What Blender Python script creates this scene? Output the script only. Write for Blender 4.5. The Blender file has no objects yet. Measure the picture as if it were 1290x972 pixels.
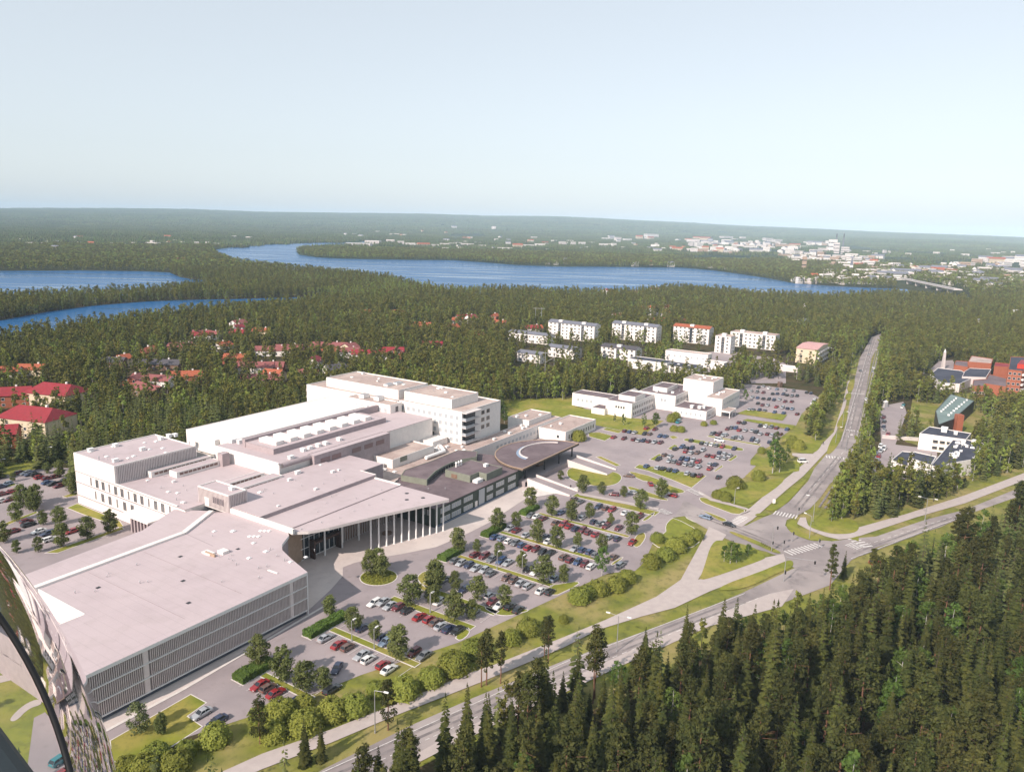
import bpy, math, random
from mathutils import Vector, Matrix, noise
RND = random.Random(11)
SC = bpy.context.scene
COL = SC.collection
# ------------------------------------------------------------------ survey: photo pixel -> point on the ground
FPX, EYE = 970.0, 100.0
_rho = math.atan(.0256); _th = math.atan((486-282)*math.cos(_rho)/FPX)
CF = Vector((0, math.cos(_th), -math.sin(_th)))
_u0 = Vector((0, math.sin(_th), math.cos(_th))); _r0 = Vector((1, 0, 0))
CR = _r0*math.cos(_rho)+_u0*math.sin(_rho)
CU = _u0*math.cos(_rho)-_r0*math.sin(_rho)
def P(px, py, z=0.0):
    d = CR*((px-645)/FPX)+CU*((486-py)/FPX)+CF
    t = (z-EYE)/d.z
    return Vector((d.x*t, d.y*t, z))
def Q(p):
    v = Vector((p[0], p[1], p[2]-EYE)); k = v.dot(CF)
    return (645+FPX*v.dot(CR)/k, 486-FPX*v.dot(CU)/k, k)
def ZM(x0, y0, k): return lambda x, y: (x0+x/k, y0+y/k)
zA = ZM(740,480,5.864); zB = ZM(880,470,5.864); zC = ZM(860,580,5.864); zD = ZM(660,590,5.864)
zE = ZM(540,620,5.864); zF = ZM(370,690,5.864); zG = ZM(230,780,5.864); zH = ZM(0,560,7.167)
z5 = ZM(330,570,5.864); z7 = ZM(620,480,5.864); z8 = ZM(710,460,5.864); z4 = ZM(470,460,5.864)
m6 = ZM(660,360,3.909); m7 = ZM(960,400,3.909); w6 = ZM(330,700,3.395); w7 = ZM(660,672,3.24)
r4 = ZM(960,560,3.909); y1 = ZM(0,560,3.909); y5 = ZM(0,672,3.24); h4 = ZM(0,400,3.909)
ha = ZM(0,240,3); hb = ZM(430,240,3); hc = ZM(860,240,3)
# campus grid: s runs away to the right, t away to the left
GA = math.radians(57)
E1 = Vector((math.cos(GA), math.sin(GA), 0)); E2 = Vector((-math.sin(GA), math.cos(GA), 0))
def W(s, t, z=0.0): return E1*s+E2*t+Vector((0, 0, z))
def ST(p): return p[0]*E1.x+p[1]*E1.y, p[0]*E2.x+p[1]*E2.y
def inside(x, y, poly):
    c = False; j = len(poly)-1
    for i in range(len(poly)):
        xi, yi = poly[i][0], poly[i][1]; xj, yj = poly[j][0], poly[j][1]
        if (yi > y) != (yj > y) and x < (xj-xi)*(y-yi)/(yj-yi)+xi: c = not c
        j = i
    return c
# ------------------------------------------------------------------ materials
MATS = {}
def newmat(name):
    m = bpy.data.materials.new(name); m.use_nodes = True
    nt = m.node_tree; b = nt.nodes['Principled BSDF']
    MATS[name] = m
    return m, nt, b
def pm(name, c1, c2=None, scale=1.0, rough=.8, bump=0.0, spec=.3, metal=0.0, c3=None, scale2=None, rnd=0.0, detail=4, world=True):
    m, nt, b = newmat(name); N, L = nt.nodes, nt.links
    b.inputs['Roughness'].default_value = rough; b.inputs['Metallic'].default_value = metal
    b.inputs['Specular IOR Level'].default_value = spec
    if c2 is None: c2 = tuple(x*.88 for x in c1)
    if world:
        g = N.new('ShaderNodeNewGeometry'); vec = g.outputs['Position']
    else:
        g = N.new('ShaderNodeTexCoord'); vec = g.outputs['Object']
    n = N.new('ShaderNodeTexNoise'); n.inputs['Scale'].default_value = scale; n.inputs['Detail'].default_value = detail
    L.new(vec, n.inputs['Vector'])
    r = N.new('ShaderNodeValToRGB'); r.color_ramp.elements[0].position = .33; r.color_ramp.elements[1].position = .67
    r.color_ramp.elements[0].color = (*c1, 1); r.color_ramp.elements[1].color = (*c2, 1)
    L.new(n.outputs['Fac'], r.inputs['Fac']); out = r.outputs['Color']
    if c3 is not None:
        n2 = N.new('ShaderNodeTexNoise'); n2.inputs['Scale'].default_value = scale2 or scale*.13; n2.inputs['Detail'].default_value = 3
        L.new(vec, n2.inputs['Vector'])
        r2 = N.new('ShaderNodeValToRGB'); r2.color_ramp.elements[0].position = .45; r2.color_ramp.elements[1].position = .62
        L.new(n2.outputs['Fac'], r2.inputs['Fac'])
        mx = N.new('ShaderNodeMixRGB'); L.new(r2.outputs['Color'], mx.inputs['Fac']); L.new(out, mx.inputs['Color1'])
        mx.inputs['Color2'].default_value = (*c3, 1); out = mx.outputs['Color']
    if rnd:
        oi = N.new('ShaderNodeObjectInfo'); hs = N.new('ShaderNodeHueSaturation')
        mr = N.new('ShaderNodeMapRange'); mr.inputs[3].default_value = 1-rnd; mr.inputs[4].default_value = 1+rnd
        L.new(oi.outputs['Random'], mr.inputs[0]); L.new(mr.outputs[0], hs.inputs['Value'])
        mh = N.new('ShaderNodeMapRange'); mh.inputs[3].default_value = .5-rnd*.07; mh.inputs[4].default_value = .5+rnd*.05
        ml = N.new('ShaderNodeMath'); ml.operation = 'MULTIPLY'; ml.inputs[1].default_value = 7.31
        fr = N.new('ShaderNodeMath'); fr.operation = 'FRACT'
        L.new(oi.outputs['Random'], ml.inputs[0]); L.new(ml.outputs[0], fr.inputs[0]); L.new(fr.outputs[0], mh.inputs[0])
        L.new(mh.outputs[0], hs.inputs['Hue']); L.new(out, hs.inputs['Color']); out = hs.outputs['Color']
    L.new(out, b.inputs['Base Color'])
    if bump:
        bp = N.new('ShaderNodeBump'); bp.inputs['Strength'].default_value = bump; bp.inputs['Distance'].default_value = .3
        L.new(n.outputs['Fac'], bp.inputs['Height']); L.new(bp.outputs['Normal'], b.inputs['Normal'])
    return m
def wear(m, stain, amt=.35, scale=.5, lo=.56, hi=.72, seam=None, seamk=.9):
    """adds dirt with a shape of its own, and welded seams every `seam` metres along the campus grid"""
    nt = m.node_tree; N, L = nt.nodes, nt.links; b = N['Principled BSDF']; src = b.inputs['Base Color'].links[0].from_socket
    g = N.new('ShaderNodeNewGeometry'); mp = N.new('ShaderNodeMapping'); mp.vector_type = 'TEXTURE'; mp.inputs['Rotation'].default_value = (0,0,math.radians(57)); L.new(g.outputs['Position'], mp.inputs['Vector'])
    n = N.new('ShaderNodeTexNoise'); n.inputs['Scale'].default_value = scale; n.inputs['Detail'].default_value = 8; n.inputs['Roughness'].default_value = .65; L.new(mp.outputs[0], n.inputs['Vector'])
    mr = N.new('ShaderNodeMapRange'); mr.inputs[1].default_value = lo; mr.inputs[2].default_value = hi; mr.inputs[3].default_value = 0; mr.inputs[4].default_value = amt; L.new(n.outputs['Fac'], mr.inputs[0])
    mx = N.new('ShaderNodeMixRGB'); mx.inputs['Color2'].default_value = (*stain,1); L.new(mr.outputs[0], mx.inputs['Fac']); L.new(src, mx.inputs['Color1']); out = mx.outputs[0]
    if seam:
        sp = N.new('ShaderNodeSeparateXYZ'); L.new(mp.outputs[0], sp.inputs[0]); prev = None
        for ax, per, wd in (('X',seam[0],.07),('Y',seam[1],.07)):
            d = N.new('ShaderNodeMath'); d.operation = 'DIVIDE'; d.inputs[1].default_value = per; L.new(sp.outputs[ax], d.inputs[0])
            f = N.new('ShaderNodeMath'); f.operation = 'FRACT'; L.new(d.outputs[0], f.inputs[0])
            l = N.new('ShaderNodeMath'); l.operation = 'LESS_THAN'; l.inputs[1].default_value = wd/per; L.new(f.outputs[0], l.inputs[0])
            if prev is None: prev = l
            else: q = N.new('ShaderNodeMath'); q.operation = 'MAXIMUM'; L.new(prev.outputs[0], q.inputs[0]); L.new(l.outputs[0], q.inputs[1]); prev = q
        ml = N.new('ShaderNodeMath'); ml.operation = 'MULTIPLY'; ml.inputs[1].default_value = 1-seamk; L.new(prev.outputs[0], ml.inputs[0])
        m2 = N.new('ShaderNodeMixRGB'); m2.blend_type = 'MIX'; m2.inputs['Color2'].default_value = (.02,.018,.02,1); L.new(ml.outputs[0], m2.inputs['Fac']); L.new(out, m2.inputs['Color1']); out = m2.outputs[0]
    L.new(out, b.inputs['Base Color']); return m
def leafmat(name, c1, c2, rnd=.25, trans=.18):
    m = pm(name, c1, c2, scale=.9, rough=.75, spec=.12, rnd=rnd, detail=2)
    nt = m.node_tree; N, L = nt.nodes, nt.links
    b = N['Principled BSDF']; out = N['Material Output']
    tr = N.new('ShaderNodeBsdfTranslucent'); mx = N.new('ShaderNodeMixShader'); mx.inputs[0].default_value = trans
    src = b.inputs['Base Color'].links[0].from_socket
    L.new(src, tr.inputs['Color']); L.new(b.outputs[0], mx.inputs[1]); L.new(tr.outputs[0], mx.inputs[2]); L.new(mx.outputs[0], out.inputs['Surface'])
    return m
# ------------------------------------------------------------------ mesh builder
class MB:
    def __init__(self): self.v = []; self.f = []; self.m = []
    def face(self, pts, m=0):
        i = len(self.v); self.v += [tuple(p) for p in pts]; self.f.append(tuple(range(i, i+len(pts)))); self.m.append(m)
    def prism(self, poly, z0, z1, m=0, mt=None, cap=True, bot=False):
        if sum(poly[i-1][0]*poly[i][1]-poly[i][0]*poly[i-1][1] for i in range(len(poly))) < 0: poly = poly[::-1]
        n = len(poly)
        for i in range(n):
            a, b = poly[i], poly[(i+1) % n]
            self.face([(a[0],a[1],z0),(b[0],b[1],z0),(b[0],b[1],z1),(a[0],a[1],z1)], m)
        if cap: self.face([(p[0],p[1],z1) for p in poly], m if mt is None else mt)
        if bot: self.face([(p[0],p[1],z0) for p in poly[::-1]], m)
    def gbox(self, s0, s1, t0, t1, z0, z1, m=0, mt=None, bot=False):
        self.prism([W(s0,t0),W(s1,t0),W(s1,t1),W(s0,t1)], z0, z1, m, mt, True, bot)
    def box(self, x0, x1, y0, y1, z0, z1, m=0, mt=None, bot=True):
        self.prism([(x0,y0),(x1,y0),(x1,y1),(x0,y1)], z0, z1, m, mt, True, bot)
    def cyl(self, a, b, r0, r1=None, n=8, m=0, cap=True):
        a, b = Vector(a), Vector(b); r1 = r0 if r1 is None else r1
        d = (b-a).normalized(); u = d.orthogonal().normalized(); w = d.cross(u)
        A = [a+(u*math.cos(2*math.pi*i/n)+w*math.sin(2*math.pi*i/n))*r0 for i in range(n)]
        B = [b+(u*math.cos(2*math.pi*i/n)+w*math.sin(2*math.pi*i/n))*r1 for i in range(n)]
        for i in range(n):
            j = (i+1) % n; self.face([A[i],A[j],B[j],B[i]], m)
        if cap: self.face(B, m); self.face(A[::-1], m)
    def ring(self, poly, w, z0, z1, m=0):
        """kerb or parapet following a closed outline, w wide inwards"""
        if sum(poly[i-1][0]*poly[i][1]-poly[i][0]*poly[i-1][1] for i in range(len(poly))) < 0: poly = poly[::-1]
        inn = inset(poly, w); n = len(poly)
        for i in range(n):
            j = (i+1) % n
            a, b, c, d = poly[i], poly[j], inn[j], inn[i]
            self.face([(a[0],a[1],z0),(b[0],b[1],z0),(b[0],b[1],z1),(a[0],a[1],z1)], m)
            self.face([(a[0],a[1],z1),(b[0],b[1],z1),(c[0],c[1],z1),(d[0],d[1],z1)], m)
            self.face([(c[0],c[1],z0),(d[0],d[1],z0),(d[0],d[1],z1),(c[0],c[1],z1)], m)
    def mesh(self, name, mats, smooth=False):
        me = bpy.data.meshes.new(name); me.from_pydata(self.v, [], self.f)
        for k in (mats if isinstance(mats, (list, tuple)) else [mats]): me.materials.append(k)
        me.polygons.foreach_set('material_index', self.m)
        if smooth: me.polygons.foreach_set('use_smooth', [True]*len(self.f))
        me.update(); return me
    def build(self, name, mats, parent=None, smooth=False):
        if parent is not None:
            o = parent
            off = Vector((0,0,0))
            while o is not None: off += Vector(o.location); o = o.parent
            self.v = [(v[0]-off.x, v[1]-off.y, v[2]-off.z) for v in self.v]
        ob = bpy.data.objects.new(name, self.mesh(name, mats, smooth)); COL.objects.link(ob)
        if parent is not None: ob.parent = parent
        return ob
def inset(poly, w):
    n = len(poly); out = []
    for i in range(n):
        p0 = Vector(poly[i-1][:2]); p1 = Vector(poly[i][:2]); p2 = Vector(poly[(i+1) % n][:2])
        d1 = (p1-p0); d2 = (p2-p1)
        d1 = d1.normalized() if d1.length > 1e-6 else Vector((1,0)); d2 = d2.normalized() if d2.length > 1e-6 else d1
        n1 = Vector((-d1.y, d1.x)); n2 = Vector((-d2.y, d2.x)); b = n1+n2
        k = max(.35, 1+n1.dot(n2)); q = p1+b*(w/k)
        out.append((q.x, q.y))
    return out
def smoothpoly(pts, it=2):
    for _ in range(it):
        o = []
        for i in range(len(pts)):
            a, b = Vector(pts[i][:2]), Vector(pts[(i+1) % len(pts)][:2])
            o += [tuple(a*.75+b*.25), tuple(a*.25+b*.75)]
        pts = o
    return pts
# ------------------------------------------------------------------ things
def tag(o, label=None, cat=None, group=None, kind=None):
    if label: o['label'] = label
    if cat: o['category'] = cat
    if group: o['group'] = group
    if kind: o['kind'] = kind
    return o
def thing(name, label, cat, loc=(0,0,0), rz=0.0, group=None):
    o = bpy.data.objects.new(name, None); COL.objects.link(o); o.location = loc; o.rotation_euler = (0,0,rz)
    o.empty_display_size = .5
    return tag(o, label, cat, group)
def inst(name, mesh, parent=None, loc=(0,0,0), rz=0.0, sc=None):
    o = bpy.data.objects.new(name, mesh); COL.objects.link(o); o.location = loc; o.rotation_euler = (0,0,rz)
    if sc: o.scale = sc
    if parent is not None: o.parent = parent
    return o
def copy_tree(o, parent=None):
    c = o.copy(); COL.objects.link(c); c.parent = parent
    for ch in o.children: copy_tree(ch, c)
    return c
ORD = 'first second third fourth fifth sixth seventh eighth ninth tenth eleventh twelfth thirteenth fourteenth fifteenth sixteenth seventeenth eighteenth nineteenth twentieth'.split()
# ------------------------------------------------------------------ palette
roofpale = pm('pale_roof_sheet', (.465,.39,.405), (.43,.36,.372), .25, .7, c3=(.48,.405,.415), scale2=.03)
roofwhite = pm('white_roof_membrane', (.76,.72,.69), (.70,.665,.64), .3, .6)
white = pm('white_render', (.75,.71,.68), (.69,.655,.63), .6, .65)
offwhite = pm('off_white_panel', (.64,.58,.56), (.585,.53,.515), .5, .65)
gravel = pm('beige_roof_gravel', (.43,.335,.30), (.34,.265,.245), 1.4, .95, bump=.3, c3=(.48,.39,.35), scale2=.08)
felt = pm('brown_roofing_felt', (.155,.118,.128), (.125,.096,.105), .6, .9, c3=(.18,.14,.15), scale2=.1)
darkfelt = pm('dark_roofing_felt', (.045,.05,.075), (.035,.038,.055), .5, .85, c3=(.06,.065,.09), scale2=.1)
greenwall = pm('dark_green_panel', (.045,.062,.05), (.035,.05,.04), .8, .6)
greyolive = pm('grey_olive_cladding', (.20,.21,.17), (.17,.18,.145), .8, .7)
metal = pm('galvanised_metal', (.45,.45,.46), (.38,.38,.40), 2, .45, metal=.6)
darkmetal = pm('dark_metal', (.05,.05,.055), (.04,.04,.045), 2, .5, metal=.3)
whitemetal = pm('white_painted_metal', (.78,.77,.76), (.72,.71,.70), 2, .45)
purple = pm('mauve_cladding', (.36,.30,.31), (.31,.26,.27), .7, .65)
timber = pm('brown_timber_cladding', (.22,.14,.10), (.17,.105,.075), .9, .75)
timberlt = pm('pale_timber_cladding', (.42,.30,.22), (.35,.25,.18), .9, .75)
brick = pm('red_brick', (.33,.11,.062), (.27,.088,.05), 1.2, .85)
concrete = pm('pale_concrete', (.56,.51,.49), (.50,.455,.44), .5, .85)
kerbm = pm('kerb_concrete', (.62,.58,.55), (.54,.50,.48), .8, .85)
rooftile = pm('red_roof_sheet', (.27,.028,.036), (.21,.022,.03), .8, .6)
rooforange = pm('orange_roof_tiles', (.36,.10,.05), (.28,.08,.04), .9, .8)
roofdull = pm('dull_red_roof', (.26,.09,.085), (.20,.07,.068), .8, .8)
roofblack = pm('dark_grey_roof', (.085,.08,.09), (.065,.06,.07), .8, .8)
roofgrey = pm('slate_blue_roof', (.17,.175,.21), (.14,.145,.175), .6, .7)
roofgreen = pm('grey_green_roof', (.17,.23,.22), (.14,.19,.185), .3, .8, c3=(.20,.26,.245), scale2=.06)
pinkroof = pm('pink_roof_sheet', (.56,.33,.31), (.48,.28,.265), .6, .7)
cream = pm('cream_render', (.62,.52,.38), (.55,.46,.34), .8, .8)
wear(roofpale, (.36,.305,.30), .45, .16, .52, .72, (2.4,18), .82); wear(roofwhite, (.52,.49,.46), .4, .2, .54, .72, (3,16), .85); wear(gravel, (.22,.17,.15), .5, .22, .52, .7); wear(felt, (.085,.066,.072), .5, .3, .5, .7, (1.0,8), .75); wear(white, (.58,.545,.52), .35, .4, .55, .75); wear(darkfelt, (.09,.095,.12), .4, .3, .52, .7)
def glassmat(name, c, r=.12):
    m, nt, b = newmat(name)
    b.inputs['Base Color'].default_value = (*c, 1); b.inputs['Roughness'].default_value = r; b.inputs['Specular IOR Level'].default_value = .6
    return m
glass = glassmat('window_glass', (.035,.042,.05))
paleglass = glassmat('sky_reflection_tint_glass', (.34,.37,.40), .3)  # the sky's reflection is put into this pale base colour
skylite = glassmat('skylight_glass', (.20,.27,.38), .25)
asphalt = pm('pale_asphalt', (.30,.258,.265), (.255,.22,.228), .12, .92, c3=(.33,.283,.285), scale2=.035)
wear(asphalt, (.20,.17,.17), .55, .35, .55, .72)
roadm = pm('road_asphalt', (.285,.248,.243), (.225,.198,.197), .15, .9, c3=(.34,.30,.29), scale2=.05)
wear(roadm, (.13,.115,.118), .55, .22, .54, .7)
pathm = pm('path_gravel', (.44,.385,.365), (.39,.34,.325), .5, .95)
plazam = pm('plaza_paving', (.52,.455,.43), (.47,.415,.395), .35, .85, c3=(.55,.485,.455), scale2=.06)
wear(plazam, (.36,.31,.295), .4, .4, .54, .72, (1.2,1.2), .93)
paintm = pm('road_paint', (.72,.70,.68), (.50,.47,.46), 1.6, .7)
lawnm = pm('mown_grass', (.215,.225,.028), (.145,.17,.022), .3, .95, bump=.3, c3=(.27,.235,.055), scale2=.06)
wear(lawnm, (.10,.105,.024), .6, .5, .5, .68)
vergem = pm('verge_grass', (.20,.205,.032), (.115,.135,.022), .2, .95, bump=.4, c3=(.27,.225,.085), scale2=.06)
wear(vergem, (.075,.085,.022), .65, .4, .5, .66)
meadowm = pm('rough_meadow', (.185,.17,.036), (.105,.112,.024), .12, .95, bump=.5, c3=(.25,.205,.07), scale2=.03)
wear(meadowm, (.06,.066,.02), .7, .25, .48, .62)
# ------------------------------------------------------------------ terrain: one sheet out to the far ridges
PROF = [(-900,2),(-300,2),(0,2.6),(120,4.6),(240,6.8),(330,5.6),(430,6.6),(530,9.2),(600,8.6),(700,10),(780,8.6),(860,6.6),(930,4.4),(1000,3.2),(1080,1.6),(1150,.8),(1220,.2),(1290,-1.2),(1700,-1),(2600,0)]
def prof(x):
    for (a, u), (b, v) in zip(PROF, PROF[1:]):
        if a <= x <= b: return u+(v-u)*(x-a)/(b-a)
    return 0
def sm(a, b, x):
    k = min(1, max(0, (x-a)/(b-a))); return k*k*(3-2*k)
def hill(x, y):
    d = math.hypot(x, y)
    if d < 5200 or y <= 0: return 0.0 if d < 5200 else sm(5200,15000,d)*90
    px = 645+FPX*x/y
    crest = 15000.
    top = EYE+crest*prof(max(-900,min(2600,px)))/FPX
    h = top*sm(5200, crest, d)
    h *= 1-.55*sm(crest, crest+9000, d)
    h += (noise.noise(Vector((x*.00042, y*.00042, 3.1)))*26+noise.noise(Vector((x*.0011, y*.0011, 7.7)))*9)*sm(5200, 8500, d)*(1-.75*sm(11500,14800,d))
    return max(0, h)
def terrain():
    ang = []
    a = -180.
    while a < 180:
        ang.append(a); a += .3 if -42 <= a < 42 else 6
    rad = [60,150,300,600,1000,1600,2400,3400,4500,5200]+[5200+i*420 for i in range(1,29)]
    mb = MB(); V = [(0,0,0)]
    for r in rad:
        for a in ang:
            x, y = r*math.sin(math.radians(a)), r*math.cos(math.radians(a)); V.append((x, y, hill(x, y)))
    n = len(ang); F = []
    for j in range(n): F.append((0, 1+(j+1) % n, 1+j))
    for i in range(len(rad)-1):
        for j in range(n):
            k = (j+1) % n; F.append((1+i*n+j, 1+i*n+k, 1+(i+1)*n+k, 1+(i+1)*n+j))
    me = bpy.data.meshes.new('ground'); me.from_pydata(V, [], F)
    me.polygons.foreach_set('use_smooth', [True]*len(F)); me.update()
    m, nt, b = newmat('forest_floor'); N, L = nt.nodes, nt.links
    g = N.new('ShaderNodeNewGeometry')
    def nz(s, d=4):
        q = N.new('ShaderNodeTexNoise'); q.inputs['Scale'].default_value = s; q.inputs['Detail'].default_value = d; L.new(g.outputs['Position'], q.inputs['Vector']); return q
    def ramp(src, p0, p1, c0, c1):
        r = N.new('ShaderNodeValToRGB'); r.color_ramp.elements[0].position = p0; r.color_ramp.elements[1].position = p1
        r.color_ramp.elements[0].color = (*c0, 1); r.color_ramp.elements[1].color = (*c1, 1); L.new(src.outputs['Fac'], r.inputs['Fac']); return r
    near = ramp(nz(.09), .35, .68, (.045,.047,.018), (.085,.062,.036))
    far = ramp(nz(.004, 9), .38, .64, (.022,.036,.016), (.052,.070,.030))
    cl = ramp(nz(.0012, 6), .62, .68, (0,0,0), (1,1,1))
    fmx = N.new('ShaderNodeMixRGB'); L.new(cl.outputs[0], fmx.inputs['Fac']); L.new(far.outputs[0], fmx.inputs['Color1']); fmx.inputs['Color2'].default_value = (.10,.115,.05,1)
    ln = N.new('ShaderNodeVectorMath'); ln.operation = 'LENGTH'; L.new(g.outputs['Position'], ln.inputs[0])
    mr = N.new('ShaderNodeMapRange'); mr.inputs[1].default_value = 900; mr.inputs[2].default_value = 2200; L.new(ln.outputs['Value'], mr.inputs[0])
    mx = N.new('ShaderNodeMixRGB'); L.new(mr.outputs[0], mx.inputs['Fac']); L.new(near.outputs[0], mx.inputs['Color1']); L.new(fmx.outputs[0], mx.inputs['Color2'])
    L.new(mx.outputs[0], b.inputs['Base Color']); b.inputs['Roughness'].default_value = 1; b.inputs['Specular IOR Level'].default_value = .05
    bp = N.new('ShaderNodeBump'); bp.inputs['Strength'].default_value = .9; bp.inputs['Distance'].default_value = 22
    L.new(nz(.012, 8).outputs['Fac'], bp.inputs['Height']); L.new(bp.outputs[0], b.inputs['Normal'])
    me.materials.append(m)
    o = bpy.data.objects.new('ground', me); COL.objects.link(o); tag(o, kind='structure')
terrain()
def gpoly(pts, z): return [(p.x, p.y, z) for p in (P(*q) for q in pts)]
def sheet(name, polys, z, m, kind='structure'):
    mb = MB()
    for i, pl in enumerate(polys): mb.face([(p[0], p[1], z+.006*i) for p in pl])
    for i, f in enumerate(mb.f):   # all faces look up
        pl = [mb.v[k] for k in f]
        if sum(pl[j-1][0]*pl[j][1]-pl[j][0]*pl[j-1][1] for j in range(len(pl))) < 0: mb.f[i] = f[::-1]
    return tag(mb.build(name, m), kind=kind)
# ------------------------------------------------------------------ water
wm, wnt, wb = newmat('lake_water')
wb.inputs['Base Color'].default_value = (.018,.095,.235,1); wb.inputs['Roughness'].default_value = .22; wb.inputs['IOR'].default_value = 1.12; wb.inputs['Specular IOR Level'].default_value = .32
N, L = wnt.nodes, wnt.links
g = N.new('ShaderNodeNewGeometry'); mp = N.new('ShaderNodeMapping'); mp.inputs['Scale'].default_value = (.004,.03,.02); mp.inputs['Rotation'].default_value = (0,0,.35)
L.new(g.outputs['Position'], mp.inputs['Vector'])
wn = N.new('ShaderNodeTexNoise'); wn.inputs['Scale'].default_value = 1; wn.inputs['Detail'].default_value = 7; L.new(mp.outputs[0], wn.inputs['Vector'])
wr = N.new('ShaderNodeMapRange'); wr.inputs[1].default_value = .5; wr.inputs[2].default_value = .72; wr.inputs[3].default_value = .26; wr.inputs[4].default_value = .06; L.new(wn.outputs['Fac'], wr.inputs[0]); L.new(wr.outputs[0], wb.inputs['Roughness'])
ws = N.new('ShaderNodeMapRange'); ws.inputs[1].default_value = .52; ws.inputs[2].default_value = .70; ws.inputs[3].default_value = .22; ws.inputs[4].default_value = .9; L.new(wn.outputs['Fac'], ws.inputs[0]); L.new(ws.outputs[0], wb.inputs['Specular IOR Level'])
wn2 = N.new('ShaderNodeTexNoise'); wn2.inputs['Scale'].default_value = .12; wn2.inputs['Detail'].default_value = 3; L.new(g.outputs['Position'], wn2.inputs['Vector'])
bp = N.new('ShaderNodeBump'); bp.inputs['Strength'].default_value = .25; bp.inputs['Distance'].default_value = .5; L.new(wn2.outputs['Fac'], bp.inputs['Height']); L.new(bp.outputs[0], wb.inputs['Normal'])
LAKE_PX = [
 [(-160,340),(0,341.5),(100,341),(180,342),(214,343.5),(226,349),(240,352),(256,352.5),(272,357),(245,364),(180,371),(100,375),(0,379),(-160,387)],
 [(-160,418),(0,404),(67,392),(120,385),(187,380),(240,378),(300,377),(370,375),(440,374),(430,377),(383,386),(300,393),(200,404),(100,419),(0,432),(-160,455)],
 [(266,315),(300,311),(333,308.5),(400,306),(430,305.5),(497,303.5),(500,305.5),(470,307),(425,310),(385,313),(373,317),(377,321),(400,324.5),(430,326),(470,327),(513,327.5),(570,328),(613,331),(650,334),(713,336),(790,336.5),(860,337.5),(900,341),(947,347.5),(975,352),(1000,357),(1040,360),(1090,362.5),(1143,364.5),(1146,372),(1047,379),(960,376),(893,369),(860,367),(757,373),(660,371),(563,370),(540,366),(497,355),(470,351),(430,346),(413,345),(372,341),(333,337),(295,331),(278,325)],
 [(850,326),(900,326.5),(945,328),(945,330),(900,329.5),(850,329)],
 [(560,297),(600,296),(625,298),(600,299.5),(565,300)],
]
LAKES = [[P(*q) for q in pl] for pl in LAKE_PX]
sheet('lake', LAKES, .35, wm)
# ------------------------------------------------------------------ grass and paved areas
VERGE = [(110,1000),(300,903),(372,878),(455,843),(580,804),(691,755),(757,725),(801,716),(815,690),(832,643),(905,652),(950,648),(900,625),(950,585),(1000,555),(1062,540),(1085,450),(1100,424),(1118,424),(1104,480),(1096,540),(1085,580),(1070,612),(1062,640),(1100,650),(1200,620),(1330,575),(1440,570),(1440,630),(1330,668),(1190,722),(1100,758),(1050,785),(985,800),(900,815),(800,872),(700,915),(560,950),(430,1016),(110,1060)]
MEADOW = [(-120,640),(-120,615),(0,578),(60,562),(110,545),(180,522),(250,515),(300,500),(330,512),(250,548),(94,582),(60,588),(0,600)]
EASTLAWN = [(628,503),(724,501),(724,512),(760,520),(800,527),(836,530),(810,548),(790,545),(757,537),(700,524),(640,524)]
VERGE2 = [(930,640),(893,622),(936,600),(948,570),(983,548),(1000,535),(1010,518),(1032,498),(1062,468),(1085,440),(1075,500),(1058,548),(1000,605)]
sheet('verge', [gpoly(VERGE,0), gpoly(MEADOW,0), gpoly(VERGE2,0), gpoly([(1150,500),(1260,492),(1262,560),(1330,585),(1200,630),(1100,655),(1066,640),(1098,600),(1180,600),(1186,570),(1140,556)],0)], .04, vergem)
CAMPUS = [(-120,1000),(60,985),(150,945),(215,935),(298,908),(370,884),(455,850),(578,809),(691,757),(755,727),(766,722),(800,719),(812,708),(822,685),(839,672),(838,662),(849,651),(862,650),(899,671),(945,655),(905,620),(895,624),(938,601),(952.5,587.7),(945.6,579),(953,570.6),(975.5,558.7),(982,552),(1003,535.6),(1010,521),(1032,500.7),(1016,492),(943,483.6),(900,488),(800,500),(730,515),(640,545),(300,540),(96,590),(60,588),(0,600),(-120,650)]
sheet('car_park', [gpoly(CAMPUS,0)], .08, asphalt)
sheet('meadow', [gpoly(EASTLAWN,0)], .12, lawnm)
PLAZA = [W(40,139.3),W(87,139.2),W(124,142.8),W(131,145.2),W(138,147.5),W(146,151),W(150,155),W(154,154.5),W(158.7,152.6),W(167,147.5),W(177.5,142.2),W(190,140.8),W(203.4,140.4),W(229.5,142.8),W(243,145),W(243,153.5),W(190,155),W(190,168),W(146,170),W(132,163),W(125,144),W(40,144)]
sheet('plaza', [PLAZA], .13, plazam)
sheet('pavement', [[W(40,138.6),W(87,138.6),W(130,141.6),W(130,142.3),W(87,139.4),W(40,139.4)], [W(232,142.6),W(256,130),W(257,131.4),W(238,149)]], .17, kerbm)
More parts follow.
